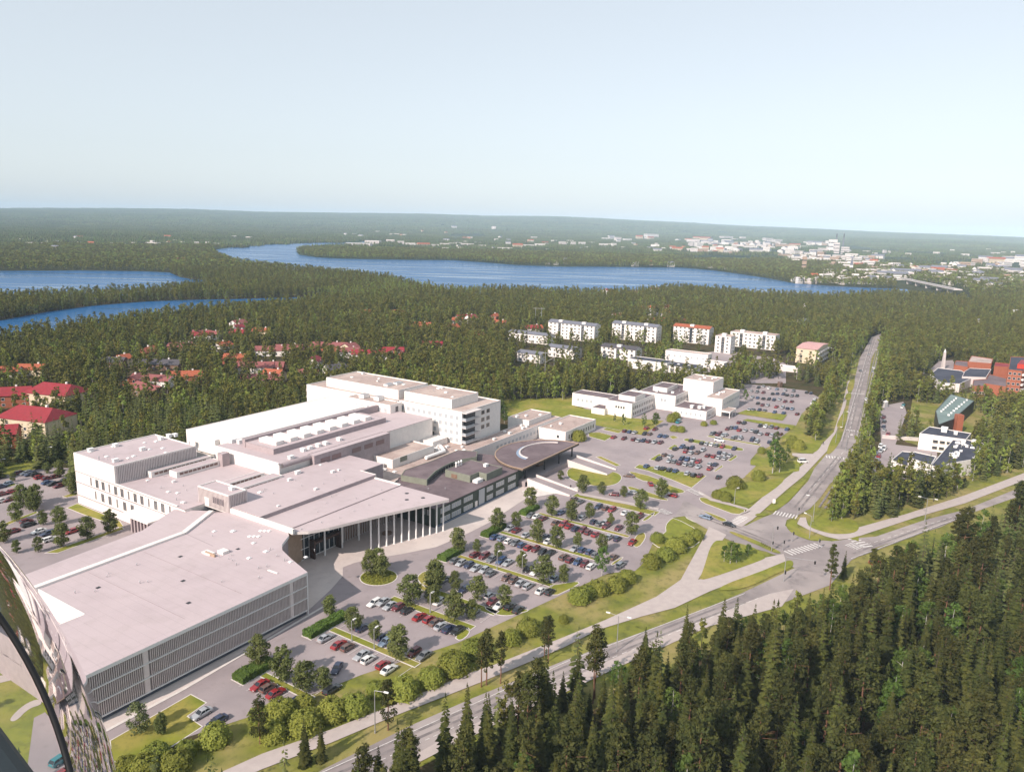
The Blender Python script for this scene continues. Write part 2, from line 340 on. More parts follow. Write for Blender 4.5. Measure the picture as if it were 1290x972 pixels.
# roads
ROADS = [
 [(1111,420),(1098,424.5),(1083,451),(1072.6,494.7),(1063.6,540.7),(1058,557),(1042,571),(1026,590),(1018,606),(994,632),(979,643),(971.7,648),(962,651.6),(940,662),(925,662),(905,655),(880,640),(862,630),(849,652),(862,650),(899,671),(930,686),(965,695),(986,703),(1001,716),(1000,735),(1045,738),(1072,706),(1103,690),(1185,664),(1216,649),(1330,609),(1330,596),(1216,642),(1165,655),(1103,676),(1075,678),(1048,682),(1020,679),(1000,671),(989,662),(991,655),(1003,650),(1020,641),(1035,625),(1045,610),(1060,597),(1073,577),(1080,548),(1084,533),(1090.5,494.7),(1098,451),(1113,424)],
 [(300,1030),(409.5,968),(518.5,913.5),(595,879.7),(710,832.5),(752.6,817),(845,783),(900.7,761.5),(935,747),(1000,716),(1020,720),(1046,737),(985,760),(892,785),(774,838),(700,873),(560,938),(471,985),(380,1040)],
]
sheet('road', [gpoly(r,0) for r in ROADS], .15, roadm)
sheet('road_shoulder', [gpoly([(480,985),(566,941),(702,877),(776,842),(894,789),(985,764),(1000,742),(970,748),(892,776),(774,829),(700,864),(560,930),(462,985)],0)], .19, pathm)
PATHS = [
 [(330,950),(418,919),(495,888.5),(595,847),(624.5,837),(710,803),(762,781.5),(826.7,752),(857.5,730.6),(876,696.7),(888,675),(893,664),(903,668),(915,674),(908,684),(896,705),(879,730.6),(907,724.5),(962.5,703),(987,698),(990,707),(938,728.5),(894.5,745),(850,766),(808,777),(752.6,794),(710,816),(604,860.5),(495,903),(418,935.6),(330,969.5),(250,1005),(230,995)],
 [(1008,652),(1004,660),(1019,668),(1040,676),(1057,680),(1075,678),(1154,652),(1216,634),(1330,590),(1330,581),(1216,624),(1139,648.5),(1057,671.5),(1032,668),(1017,660),(1015,652)],
 [(1068,480),(1061,511),(1050,545),(1037,558),(1024,572),(998,571),(998,574),(1018,580),(996,598),(968,620),(945,640),(925,655),(921,660),(934,664),(948,655),(965,640),(990,618),(1012,600),(1026,585),(1043,567),(1053,545),(1065,512),(1071,480)],
 [(880,618),(897,628),(940,640),(946,643),(930,655),(926,652),(944,645),(938,641.5),(895,631),(880,622)],
 [zD(385,178),zD(425,185),zD(1000,295),zD(988,312),zD(410,200)],
]
sheet('footpath', [gpoly(p,0) for p in PATHS], .22, pathm)
# raised islands: kerb and turf
LAWN = MB(); KERB = MB()
def island(poly, sm_=0, h=.14, kw=.22):
    poly = [(p[0], p[1]) for p in poly]
    if sum(poly[i-1][0]*poly[i][1]-poly[i][0]*poly[i-1][1] for i in range(len(poly))) < 0: poly = poly[::-1]
    if sm_: poly = smoothpoly(poly, sm_)
    KERB.ring(poly, kw, 0, h)
    LAWN.face([(p[0], p[1], h-.02) for p in inset(poly, kw)])
def pisl(z, pts, sm_=1, kerb=None):
    if kerb is None: kerb = z not in (zB, zC) or (z is zC and max(p[1] for p in pts) < 520 and pts[0][0] < 130)
    q = [P(*z(*p)) for p in pts]
    if kerb: island(q, sm_)
    else:
        q = smoothpoly(q, 2) if sm_ else q
        LAWN.face([(p[0],p[1],.27) for p in (q if sum(q[i-1][0]*q[i][1]-q[i][0]*q[i-1][1] for i in range(len(q))) > 0 else q[::-1])])
def sisl(s0, s1, t0, t1): island([W(s0,t0),W(s1,t0),W(s1,t1),W(s0,t1)])
STRIPS = [(99.6,101.6,114,131.5),(122.3,124.6,104,132),(142.8,145.6,103.5,131),(152.6,155.4,103,132),(175.3,177.6,99,133.2),(198.6,200.8,96.2,133.2),(220.8,222.8,96.5,131.5),(244.6,249.3,97,130.5)]
for s in STRIPS: sisl(*s)
island([W(151.5+5.4*math.cos(i*math.pi/14), 142.3+5.4*math.sin(i*math.pi/14)) for i in range(28)])
pisl(zE, [(870,690),(1000,672),(1100,655),(1120,680),(900,785)]); pisl(zE, [(400,850),(460,842),(690,862),(760,870),(640,905),(560,915),(480,900)])
pisl(zD, [(820,500),(870,470),(900,480),(900,520),(850,585),(800,575)]); pisl(zD, [(640,700),(730,650),(737,662),(650,724)]); pisl(zD, [(862,384),(960,320),(968,334),(905,390)])
pisl(zF, [(1180,660),(1272,592),(1300,590),(1300,640),(1230,692)]); pisl(zF, [(905,215),(960,170),(1000,180),(1060,300),(980,300),(930,260)])
pisl(lambda x, y: (x, y), [(138,933),(240.5,874),(261,885),(237,902),(256,915),(190,958),(140,960)], 0)
pisl(zA, [(345,640),(380,615),(620,655),(880,700),(770,790),(600,720),(450,665)],0); pisl(zA, [(300,670),(330,668),(500,710),(600,768),(735,812),(690,832),(600,828),(480,750),(380,730)])
pisl(z7, [(545,660),(600,632),(680,645),(850,660),(940,680),(965,720),(920,765),(800,782),(700,765),(560,722)],2)
pisl(zA, [(290,780),(330,778),(600,870),(590,887),(420,850),(310,805)]); pisl(zA, [(455,580),(530,535),(552,545),(500,588)],0); pisl(zA, [(590,500),(640,468),(672,478),(630,512)],0)
pisl(zA, [(1030,585),(1100,545),(1107,562),(1060,592)],0); pisl(zA, [(930,665),(995,620),(1003,632),(950,668)],0); pisl(zA, [(705,430),(740,420),(1145,492),(1160,515),(1100,514),(720,445)],1)
pisl(zA, [(110,358),(140,343),(262,370),(230,387)],0); pisl(zA, [(5,382),(90,378),(192,405),(130,442),(10,410)],0); pisl(zA, [(600,408),(640,402),(675,418),(630,430)],0); pisl(zA,[(60,560),(100,555),(245,620),(215,632)],0)
pisl(zB, [(280,300),(360,270),(655,310),(620,352)],0); pisl(zB, [(325,350),(360,340),(715,388),(690,420)],0); pisl(zA,[(880,410),(900,402),(1285,468),(1280,478)],0)
pisl(zC, [(115,275),(160,270),(400,345),(478,370),(400,407),(250,350),(140,310)]); pisl(zC, [(40,350),(75,342),(310,425),(332,450),(280,452)]); pisl(zC, [(15,420),(50,418),(200,470),(272,490),(230,512),(100,460)])
pisl(zC, [(755,480),(800,445),(842,440),(852,510),(900,540),(1045,575),(1030,597),(940,597),(800,540)]); pisl(zC, [(332,530),(370,526),(560,600),(742,685),(690,692),(580,640),(440,580)]); pisl(zC, [(522,410),(560,390),(645,395),(600,415)])
pisl(zC, [(925,138),(900,138),(620,350),(605,368),(690,378),(800,292)]); pisl(zC, [(215,600),(300,590),(530,640),(612,715),(600,735),(180,882),(118,882),(150,820)]); pisl(zC, [(190,962),(640,800),(770,740),(815,742),(818,790),(700,835),(450,960)])
pisl(zC, [(915,455),(1000,400),(1080,370),(1300,460),(1300,535),(1130,552),(1000,520),(930,490)]); pisl(zC, [(1230,580),(1300,560),(1300,600)],0)
pisl(zC, [(200,265),(240,225),(330,190),(620,140),(800,125),(500,340),(400,320),(250,290)]); pisl(zC,[(500,0),(640,-10),(870,10),(860,80),(740,105),(640,110),(560,150),(460,120),(545,40),(500,35)],0)
pisl(zD, [(1048,480),(1043,420),(1075,380),(1110,362),(1300,460),(1300,570),(1100,610),(950,570),(945,500)], 1, True)
pisl(zB, [(935,600),(1000,448),(1052,452),(1042,520),(975,602)]); pisl(zB, [(1012,412),(1040,330),(1112,240),(1085,410)]); pisl(zB, [(1078,200),(1090,150),(1132,150),(1122,205)]); pisl(zB,[(1092,140),(1110,60),(1160,30),(1140,142)])
pisl(zB, [(690,560),(600,545),(620,490),(700,420),(900,500),(910,540),(850,600),(720,590)])
pisl(zH, [(600,572),(700,530),(1085,690),(1120,742),(1080,752),(930,692),(770,640)],0); pisl(zH, [(400,980),(1100,742),(1125,762),(520,980)],0); pisl(zH,[(560,470),(640,440),(700,430),(705,455),(600,480)],0); pisl(zH,[(-200,800),(90,690),(330,600),(345,615),(100,715),(-180,830)],0); pisl(zH,[(-200,420),(140,350),(150,365),(-190,445)],0)
tag(LAWN.build('lawn', lawnm), kind='structure'); tag(KERB.build('kerb', kerbm), kind='structure')
# tyre-polished lanes: darker worn asphalt
WEAR = [((412,975),(716,842)),((716,842),(935,757)),((1078,699),(1216,648)),((1062,565),(1100,427)),((1079,552),(1108,432)),((1004,640),(1058,575)),((1035,640),(1070,588)),((880,648),(985,690))]
wq = []
for a, b in WEAR:
    A, B = P(*a), P(*b); d = (B-A).normalized(); n = Vector((-d.y,d.x,0))
    for o in (-1.1,.9): wq.append([(q.x,q.y,.2) for q in (A+n*(o-.35),B+n*(o-.35),B+n*(o+.35),A+n*(o+.35))])
sheet('road_wear', wq, .2, wear(pm('worn_asphalt', (.20,.178,.18), (.165,.148,.15), .3, .85), (.29,.26,.25), .8, .3, .45, .6))
# painted markings
MARK = MB()
def quadline(a, b, w, z=.245):
    a, b = Vector(a), Vector(b); d = (b-a); d.z = 0; d.normalize(); n = Vector((-d.y, d.x, 0))*(w/2)
    MARK.face([(q.x, q.y, z) for q in (a-n, b-n, b+n, a+n)])
def zebra(a, b, n, ln, tilt=0.0):
    a, b = P(*a), P(*b); d = (b-a).normalized(); nrm = Vector((-d.y, d.x, 0)); nrm = (nrm+d*tilt).normalized()
    for i in range(n):
        c = a+(b-a)*((i+.5)/n); quadline(c-nrm*ln/2, c+nrm*ln/2, (b-a).length/n*.42)
zebra(zA(750,800), zA(840,845), 6, 3.4); zebra(zA(530,950), zA(610,985), 6, 3.4); zebra(zB(935,618), zB(1125,638), 9, 4); zebra(zB(1090,420), zB(1180,432), 8, 3.6); zebra(zB(1110,150), zB(1225,155), 9, 3)
zebra(zC(670,385), zC(850,422), 8, 4.2); zebra(zC(770,690), zC(1010,625), 10, 3.4); zebra(zC(370,470),zC(455,415),7,3.6); zebra(zC(1225,615),zC(1320,650),6,5); zebra((1072,678),(1095,690),5,4)
def dash(a, b, n, w=.18, fill=.5):
    a, b = P(*a), P(*b)
    for i in range(n): quadline(a+(b-a)*(i/n), a+(b-a)*((i+fill)/n), w)
dash((1104,426),(1078,505),16); dash((1077,508),(1068,555),9); dash((1062,570),(1010,630),10); dash((420,985),(720,850),30); dash((720,850),(960,752),22); dash((1075,692),(1216,646),18)
for a, b in (((405,974),(716,833)),((716,833),(938,748)),((1072,704),(1216,649.5)),((1060,556),(1098,427)),((1080,550),(1110,428))): dash(a, b, 1, .16, 1)
for s0, s1, t0, t1 in STRIPS[:-1]:
    t = t0+.5
    while t < t1:
        for a, b in ((s0-5.2, s0-.3), (s1+.3, s1+5.2)):
            if RND.random() < .8: quadline(W(a,t), W(b,t), .1)
        t += 2.6
t = 99
while t < 128: quadline(W(238,t), W(243.8,t), .1); t += 2.6
for k, z, pts in ((1, zA, [(440,640),(880,712)]), (1, zA, [(530,580),(990,660)]), (1, zA, [(640,512),(1090,590)])):
    a, b = P(*z(*pts[0])), P(*z(*pts[1])); n = int((b-a).length/2.6)
    for i in range(n):
        c = a+(b-a)*(i/n); quadline(c-E1*2.4, c+E1*2.6, .1)
tag(MARK.build('road_markings', paintm), kind='structure')
# ------------------------------------------------------------------ building kit
_wc = {}
def winmesh(w, h, fm, gm, mull=1, fw=.09):
    k = (w, h, fm.name, gm.name, mull)
    if k not in _wc:
        mb = MB()
        mb.face([(-w/2,-.03,0),(w/2,-.03,0),(w/2,-.03,h),(-w/2,-.03,h)], 1)
        for x0, x1, za, zb in [(-w/2-fw,-w/2,-fw,h+fw),(w/2,w/2+fw,-fw,h+fw),(-w/2,w/2,-fw,0),(-w/2,w/2,h,h+fw)]: mb.box(x0,x1,-.09,.02,za,zb,0)
        for i in range(1, mull+1):
            x = -w/2+w*i/(mull+1); mb.box(x-.035,x+.035,-.06,-.02,0,h,0)
        _wc[k] = mb.mesh('window', [fm, gm])
    return _wc[k]
def rootloc(r): return Vector(r.location)
def windows(root, a, b, z, n, w, h, fm=None, gm=None, mull=1, pos=None, name='window'):
    a, b = Vector(a), Vector(b); d = (b-a); d.z = 0; ln = d.length; rz = math.atan2(d.y, d.x)
    me = winmesh(w, h, fm or whitemetal, gm or glass, mull)
    for i in range(n):
        k = (i+.5)/n if pos is None else pos[i]
        p = a+d*k; p.z = z
        inst(name, me, root, p-rootloc(root), rz)
def block(root, poly, z0, z1, wmat, rmat, par=.35, pw=.3, pm_=None, names=('wall','roof','parapet')):
    mb = MB(); mb.prism(poly, z0, z1, cap=False); mb.build(names[0], wmat, root)
    if sum(poly[i-1][0]*poly[i][1]-poly[i][0]*poly[i-1][1] for i in range(len(poly))) < 0: poly = poly[::-1]
    mb = MB(); mb.face([(p[0],p[1],z1-.02) for p in inset([(p[0],p[1]) for p in poly], .05)]); mb.build(names[1], rmat, root)
    if par: mb = MB(); mb.ring([(p[0],p[1]) for p in poly], pw, z1-.03, z1+par); mb.build(names[2], pm_ or wmat, root)
def gp(s0, s1, t0, t1): return [W(s0,t0),W(s1,t0),W(s1,t1),W(s0,t1)]
def vol(root, name, poly, z0, z1, wmat, rmat, par=.25, pw=.25):
    poly = [(p[0],p[1]) for p in poly]
    if sum(poly[i-1][0]*poly[i][1]-poly[i][0]*poly[i-1][1] for i in range(len(poly))) < 0: poly = poly[::-1]
    mb = MB(); mb.prism(poly, z0, z1, 0, cap=False); mb.face([(p[0],p[1],z1-.01) for p in inset(poly,.04)], 1)
    if par: mb.ring(poly, pw, z1-.02, z1+par, 0)
    return mb.build(name, [wmat, rmat], root)
def gvol(root, name, s0, s1, t0, t1, z0, z1, wmat, rmat, par=.25, pw=.25): return vol(root, name, gp(s0,s1,t0,t1), z0, z1, wmat, rmat, par, pw)
_vm = {}
def roofvent(root, p, kind=0, sc=1.0):
    """small roof things: 0 box vent with hood, 1 pipe, 2 dome light"""
    if kind not in _vm:
        mb = MB()
        if kind == 0: mb.box(-.7,.7,-.5,.5,0,.7); mb.box(-.8,.8,-.6,.6,.78,.9); [mb.box(x-.05,x+.05,y-.05,y+.05,.7,.78) for x in (-.6,.6) for y in (-.4,.4)]
        if kind == 1: mb.cyl((0,0,0),(0,0,.8),.13); mb.cyl((0,0,.8),(0,0,1.0),.26,.05)
        if kind == 2: mb.box(-.8,.8,-.8,.8,0,.35); mb.cyl((0,0,.35),(0,0,.6),.75,.45,10)
        _vm[kind] = mb.mesh('roof_vent', [whitemetal if kind != 1 else metal])
    return inst('roof_vent', _vm[kind], root, Vector(p)-rootloc(root), GA+RND.choice((0,0,math.pi/2)), (sc,sc,sc))
def scattervents(root, s0, s1, t0, t1, z, n, kinds=(0,1,2)):
    for _ in range(n): roofvent(root, W(RND.uniform(s0,s1), RND.uniform(t0,t1), z), RND.choice(kinds), RND.uniform(.7,1.15))
HB = 'hospital buildings of the campus'
# ------------------------------------------------------------------ 1 louvred building
LE = 67.5
r = thing('louvred_building', 'long pale flat-roofed building with three rows of white louvres facing the car park', 'building', W(85,165), 0, HB)
mb = MB()
FP = [(LE,142.9),(125.0,142.9),(130.2,158.1),(132.8,161.2),(138.0,164.6),(140,166.7),(140,196.5),(131.6,208.6),(116.7,201.1),(84,198),(LE,196)]
mb.prism([W(*p) for p in FP], 0, 10.9, cap=False); mb.build('wall', purple, r)
mb = MB()
for pl in ([(LE,142.2),(125.3,142.2),(128.2,151.5),(130.6,158.0),(133,160.9),(138.4,164.3),(140,166.7),(140,192),(136.4,196),(121.6,188),(81.5,187),(81.5,166),(LE,166)],): mb.prism([W(*p) for p in pl], 10.9, 11.7, 0, 1, bot=True)
mb.prism([W(*p) for p in [(LE,187.4),(81,187.4),(121.6,189.2),(136.4,197.4),(138.3,197.4),(131.6,208.6),(116.7,201.1),(84,198),(LE,196)]], 10.6, 11.3, 0, 1)
mb.build('roof', [whitemetal, roofpale], r)
mb = MB()
pts = [(LE,187.2),(81.5,187.2),(121.6,188.6),(136.6,196.8)]
for (a, b) in zip(pts, pts[1:]):
    A, B = W(*a), W(*b); d = (B-A).normalized(); n = Vector((-d.y,d.x,0))
    mb.prism([A-n*.6,B-n*.6,B+n*.9,A+n*.9], 11.3, 12.25)
mb.build('roof_upstand', white, r)
mb = MB(); mb.gbox(81.2,81.5,166,187,6,11.75); mb.gbox(LE,81.2,165.7,166,6,11.75); mb.build('light_well_wall', white, r)
mb = MB(); mb.gbox(LE,81.2,166,187,5.6,6); mb.build('light_well_roof', roofpale, r)
finm = pm('louvre_fin', (.72,.64,.62), (.65,.575,.56), .6, .6)
bk = pm('louvre_backing', (.27,.235,.235), (.22,.19,.195), .5, .7)
for lv, (za, zb) in enumerate(((8.05,10.85),(4.75,7.75),(1.35,4.45))):
    mb = MB(); mb.gbox(LE,125.1,142.62,142.88,za,zb,1)
    s = LE+.2
    while s < 125.1:
        if not (80.6 < s < 81.8 or 119.6 < s < 120.6): mb.gbox(s,s+.13,142.3,142.6,za,zb,0)
        s += .44
    for s in (81.2,120.1): mb.gbox(s-.55,s+.55,142.35,142.62,za,zb,0)
    mb.build('louvre_screen', [finm, bk], r)
mb = MB()
for za, zb in ((7.8,8.0),(4.5,4.7),(1.15,1.35)): mb.gbox(LE,125.2,142.2,142.85,za,zb)
mb.gbox(124.98,125.22,142.1,142.4,0,10.9); mb.build('floor_band', whitemetal, r)
mb = MB(); mb.gbox(LE,124.9,142.75,142.9,0,1.1); mb.build('base_strip', pm('painted_shadow_gap',(.10,.11,.14),(.08,.09,.115),.4,.7), r)  # dark colour paints the shadow gap below the lowest louvres
p = P(*y1(1100,532),11.7); s, t = ST(p)
mb = MB(); mb.gbox(s-1,s+1,t-1.2,t+1.2,11.7,12.5); mb.gbox(s-3.4,s-1.6,t+1.2,t+4.6,11.7,12.1); mb.build('roof_hatch', white, r)
mb = MB(); mb.gbox(s-3.2,s-2.8,t-.6,t+3.4,11.7,12.4); mb.build('hatch_door', timberlt, r)
for q in (z5(60,720),z5(165,800),z5(290,575),z5(440,525)): roofvent(r, P(*q,11.7), 1, .8)
for i in range(3): roofvent(r, P(*y1(1230+22*i,452),11.7), 2, .6); roofvent(r, P(*y1(1285+20*i,425),11.7), 2, .6)
for i in range(26): roofvent(r, W(RND.uniform(84,136),RND.uniform(146,184),11.7), RND.choice((1,1,1,2)), RND.uniform(.5,.8))
for s, t in ((98,152),(112,176),(124,168),(90,176),(104,163)):
    mb = MB(); mb.gbox(s-.5,s+.5,t-.5,t+.5,11.69,11.73); mb.build('roof_drain', darkmetal, r)
mb = MB()
a, b = P(*y5(760,0),11.72), P(*y5(870,50),11.72); d=(b-a).normalized(); n=Vector((-d.y,d.x,0))*.12
mb.face([a-n,b-n,b+n,a+n]); mb.gbox(93,93.1,146,186,11.71,11.74); mb.gbox(108,108.1,146,186,11.71,11.74); mb.build('roof_seam', purple, r)
a, b = P(*z5(45,865),11.76), P(*z5(115,890),11.76); mb = MB(); d=(b-a).normalized(); n=Vector((-d.y,d.x,0))*.25; mb.prism([a-n,b-n,b+n,a+n],11.7,11.85); mb.build('roof_strip_light', white, r)
# ------------------------------------------------------------------ 2 entrance hall with curved colonnade roof
r = thing('entrance_hall', 'pale entrance hall with a curved roof edge carried on tall white columns', 'building', W(168,175), 0, HB)
CURVE = [(140.0,164.9),(143.2,161.6),(148.7,158.9),(157.2,156.3),(166.0,153.5),(174.9,150.3),(182,147.7),(188.2,145.6),(188.9,146.0)]
mb = MB(); pl = CURVE+[(188.9,166.7),(140,166.7)]; mb.prism([W(*p) for p in pl], 11.15, 12.0, 0, 1, bot=True)
mb.gbox(140,188.9,166.7,178.6,11.2,12.25,0,1); mb.gbox(140,189.2,178.6,204,11.2,13.4,2,1)
mb.gbox(189.2,201,186,206,6,13.0,2,1); mb.build('roof', [offwhite, roofpale, purple], r)
mb = MB(); mb.gbox(139.5,140.3,164,192,11.7,13.1); mb.build('parapet', white, r)
mb = MB(); mb.gbox(188.4,189,166.7,178.6,12.2,12.6); mb.build('parapet', white, r)
mb = MB(); mb.gbox(189.2,189.5,178.6,186,6,13.5); mb.build('parapet', white, r)
mb = MB(); mb.gbox(140,189,166.62,166.72,12.0,12.3); mb.build('roof_step', purple, r)
mb = MB(); mb.gbox(146,189,168.4,168.8,0,11.2); mb.build('wall', timber, r)
# glazed front with pale mullions
wl = [(125.8,144.5),(130.6,157.8),(133.6,162.0),(139.4,166.6),(146.4,168.2)]
mb = MB()
for a, b in zip(wl, wl[1:]):
    A, B = W(*a), W(*b); d = (B-A).normalized(); n = Vector((-d.y,d.x,0))*.12
    mb.prism([A-n,B-n,B+n,A+n], 0, 11.0)
mb.build('curved_wall', timberlt, r)
mb = MB(); mb.gbox(138.8,163,168.1,168.35,.1,10.6,1)
s = 139
while s < 163.2:
    mb.gbox(s-.09,s+.09,167.9,168.1,.1,10.6,0); s += 2.0
for z in (.1,3.5,6.8,10.3): mb.gbox(138.8,163,167.92,168.1,z,z+.22,0)
mb.build('glazed_front', [whitemetal, glass], r)
mb = MB(); s = 163.8
while s < 188: mb.gbox(s,s+.14,167.95,168.4,.1,11.1,0); s += 1.1
mb.build('timber_batten', offwhite, r)
for s in (152.6,159.8,167): mb = MB(); a = W(s,165.2); mb.cyl((a.x,a.y,0),(a.x,a.y,11.2),.28,n=12); mb.build('column', whitemetal, r)
for i in range(11):
    k = i/10; a = W(164.1+25.0*k, 157.2-8.7*k-1.2*k*(1-k)); mb = MB(); mb.cyl((a.x,a.y,.1),(a.x,a.y,11.2),.27,n=12); mb.cyl((a.x,a.y,.1),(a.x,a.y,.22),.42,n=12); mb.build('column', whitemetal, r)
mb = MB(); mb.gbox(148.8,149.3,165.6,167.6,.1,6.0); mb.gbox(159.3,159.9,165.4,167.6,.1,5.4); mb.gbox(149.3,159.3,165.6,167.6,4.7,5.4); mb.build('entrance_portal', pm('dark_brown_portal',(.07,.035,.025),(.055,.028,.02),1,.5), r)
for q in (z5(1070,300),z5(1070,347),z5(1190,333)):
    p = P(*q,12.0); mb = MB(); mb.cyl((p.x,p.y,12.0),(p.x,p.y,12.04),.7,n=14); mb.build('roof_light', darkmetal, r)
for q in (z5(890,350),z5(790,390),z5(680,435),z5(575,485)): roofvent(r, P(*q,12.0), 1, .6)
roofvent(r, P(*z5(265,155),13.4), 0, 1.2)
for i in range(18): roofvent(r, W(RND.uniform(144,186),RND.uniform(181,202),13.4), RND.choice((1,1,2,0)), RND.uniform(.5,.9))
for i in range(6): roofvent(r, W(RND.uniform(144,186),RND.uniform(168,178),12.25), 1, .6)
# ------------------------------------------------------------------ 3 stair tower on the roof
r = thing('roof_stair_tower', 'small square stair tower with ribbed walls standing on the pale flat roofs', 'roof structure', W(142.6,199.5,11.3))
block(r, gp(139.2,146,192,207), 11.3, 17, offwhite, roofpale, .3, .3, white)
mb = MB()
for i in range(24): mb.gbox(139.05,139.2,192.2+i*.62,192.35+i*.62,11.7,16.9)
for i in range(11): mb.gbox(139.4+i*.6,139.55+i*.6,191.85,192,12,16.9)
mb.build('rib', purple, r)
mb = MB(); mb.gbox(139.0,139.2,201.5,203.6,11.8,14.4); mb.build('door', white, r)
windows(r, W(139.1,199.6), W(139.1,194.2), 13.4, 5, .6, 1.9, purple)
roofvent(r, W(143.5,196,17), 0, 1.1)
# ------------------------------------------------------------------ 4 west wing
r = thing('west_wing', 'pale panelled hospital wing with stacked storeys and long roof lights', 'building', W(150,236), 0, HB)
mb = MB(); mb.prism(gp(132.4,171,204,267), 0, 12.0, cap=False); mb.build('wall', white, r)
mb = MB(); mb.gbox(132.4,171,204,241.8,11.9,12.05); mb.build('roof', roofpale, r)
mb = MB(); mb.gbox(132.3,132.7,208,241.8,12.0,12.45); mb.build('parapet', white, r)
gvol(r, 'upper_storey', 132.3, 163, 241.8, 267, 12.0, 18.2, white, roofpale, .3, .3)
mb = MB()
for i in range(50): mb.gbox(133+i*.6, 133.15+i*.6, 241.6, 241.8, 12.3, 18.1)
mb.build('ribbed_cladding', purple, r)
mb = MB()
for z in (3.1,7.9,11.85): mb.gbox(132.2,132.4,204,267.1,z,z+.28)
mb.build('string_course', purple, r)
for z, n0, n1 in ((8.5,210,259),(4.1,222,257)):
    for i in range(13 if z > 6 else 8):
        t = n1-(n1-n0)*(i+.5)/(13 if z > 6 else 8)
        windows(r, W(132.4,t+1.6), W(132.4,t-1.6), z, 1, 1.7 if i % 3 else .8, 2.9, offwhite, glassmat('mauve_glass_%d' % i, (.22,.17,.175),.3) if False else glass, 2)
gvol(r, 'roof_monitor', 143.4, 167, 239.0, 241.4, 12.05, 14.0, white, roofpale, .1)
gvol(r, 'roof_monitor', 148.4, 166, 232.2, 236.4, 12.05, 14.0, white, roofpale, .1)
gvol(r, 'roof_monitor', 150.5, 166.4, 209.0, 212.4, 12.05, 13.9, white, roofpale, .1)
gvol(r, 'roof_monitor', 150.5, 168, 201.6, 205.8, 12.05, 14.1, white, roofpale, .1)
bronze = glassmat('bronze_glass', (.16,.09,.075), .3)
for s0, s1, t in ((144.6,166.5,238.97),(149.6,165.6,232.17),(151.5,166,208.97),(151.5,167.5,201.57)):
    n = int((s1-s0)/1.7); mb = MB()
    for i in range(n): mb.gbox(s0+i*1.7, s0+i*1.7+1.4, t-.05, t, 12.8, 13.6)
    mb.build('glazing', bronze, r)
gvol(r, 'chimney_block', 165.5, 168.5, 230.5, 233.2, 12.05, 16.6, purple, roofpale, .1)
for q in (z1 for z1 in ()): pass
zw = ZM(80,500,5.864)
for q, k in ((zw(200,400),0),(zw(385,365),0),(zw(585,393),0),(zw(720,315),0),(zw(780,295),0),(zw(825,290),0),(zw(385,478),0),(zw(262,462),1),(zw(930,352),1)): roofvent(r, P(*q,18.2), k, 1.25)
for q in (zw(60,0),): pass
for i in range(16): roofvent(r, W(RND.uniform(134,148),RND.uniform(208,238),12.05), RND.choice((1,1,2,0)), RND.uniform(.5,.9))
for i in range(14): roofvent(r, W(RND.uniform(135,161),RND.uniform(243,265),18.2), RND.choice((1,2)), RND.uniform(.5,.9))
mb = MB(); mb.gbox(126.2,132.2,214.4,228.8,6.6,7.1,0); mb.build('canopy', white, r)
mb = MB()
for i in range(8): mb.gbox(128.6,129.2,214.8+i*1.8,215.5+i*1.8,0,6.6)
mb.gbox(129.6,132.2,215,228.4,0,6.6); mb.build('canopy_wall', purple, r)
# ------------------------------------------------------------------ 5 central block and technical roofs
r = thing('central_block', 'white central block with stepped roofs carrying rows of skylight boxes', 'building', W(210,225), 0, HB)
mb = MB(); mb.prism(gp(170.2,254,205.8,242), 0, 16.4, cap=False); mb.build('wall', white, r)
mb = MB(); mb.gbox(170.2,254,205.8,242,16.3,16.5,0); mb.build('roof', roofpale, r)
mb = MB(); mb.gbox(170,170.5,206,241.5,16.4,17.0); mb.build('parapet', white, r)
gvol(r, 'technical_storey', 176.8, 236, 216.5, 232, 16.5, 18.4, purple, roofpale, .1)
mb = MB(); mb.gbox(176.6,248,232,233.5,16.5,19.4); mb.build('roof_screen', purple, r)
gvol(r, 'white_roof_wing', 176.6, 254, 240.6, 268, 0, 17.2, white, roofwhite, .15)
mb = MB(); mb.gbox(174.5,176.6,247,262,11,16.9,0); mb.gbox(176.3,176.62,258,262,12,16,1); mb.build('end_bay', [white, purple], r)
SKY = MB()
for i in range(8):
    s = 180.5+i*6.6; w = MB()
    w.gbox(s,s+3.6,219.4,229,18.4,19.8); w.gbox(s+3.6,s+3.62,219.8,228.6,18.6,19.6); w.build('skylight_box', roofwhite, r)
for q in (zw(0,0),): pass
za_ = ZM(220,500,5.864)
for q in (za_(950,400),za_(1000,385),za_(1060,365),za_(1115,350),za_(1215,320),za_(860,455)): roofvent(r, P(*q,16.5), 0, 1.3)
for q in (za_(430,335),za_(485,340)): roofvent(r, P(*q,16.5), 0, 1.5)
mb = MB(); p0 = [(205.8-1.2*math.sin(a),16.0+.9*math.cos(a)) for a in [i*math.pi/8 for i in range(9)]]
for (ta, zq), (tb, zr) in zip(p0, p0[1:]): mb.face([W(171,ta,zq),W(184,ta,zq),W(184,tb,zr),W(171,tb,zr)])
mb.build('rounded_eave', purple, r)
gvol(r, 'plant_corridor', 184, 224, 203.4, 207, 6, 16.6, purple, roofpale, .1)
brg = glassmat('brown_glass', (.20,.13,.13), .35)
for s0 in (187,192.5,203,209.5,216): mb = MB(); mb.gbox(s0,s0+4.6,203.3,203.4,13.2,15.0); mb.build('window', brg, r)
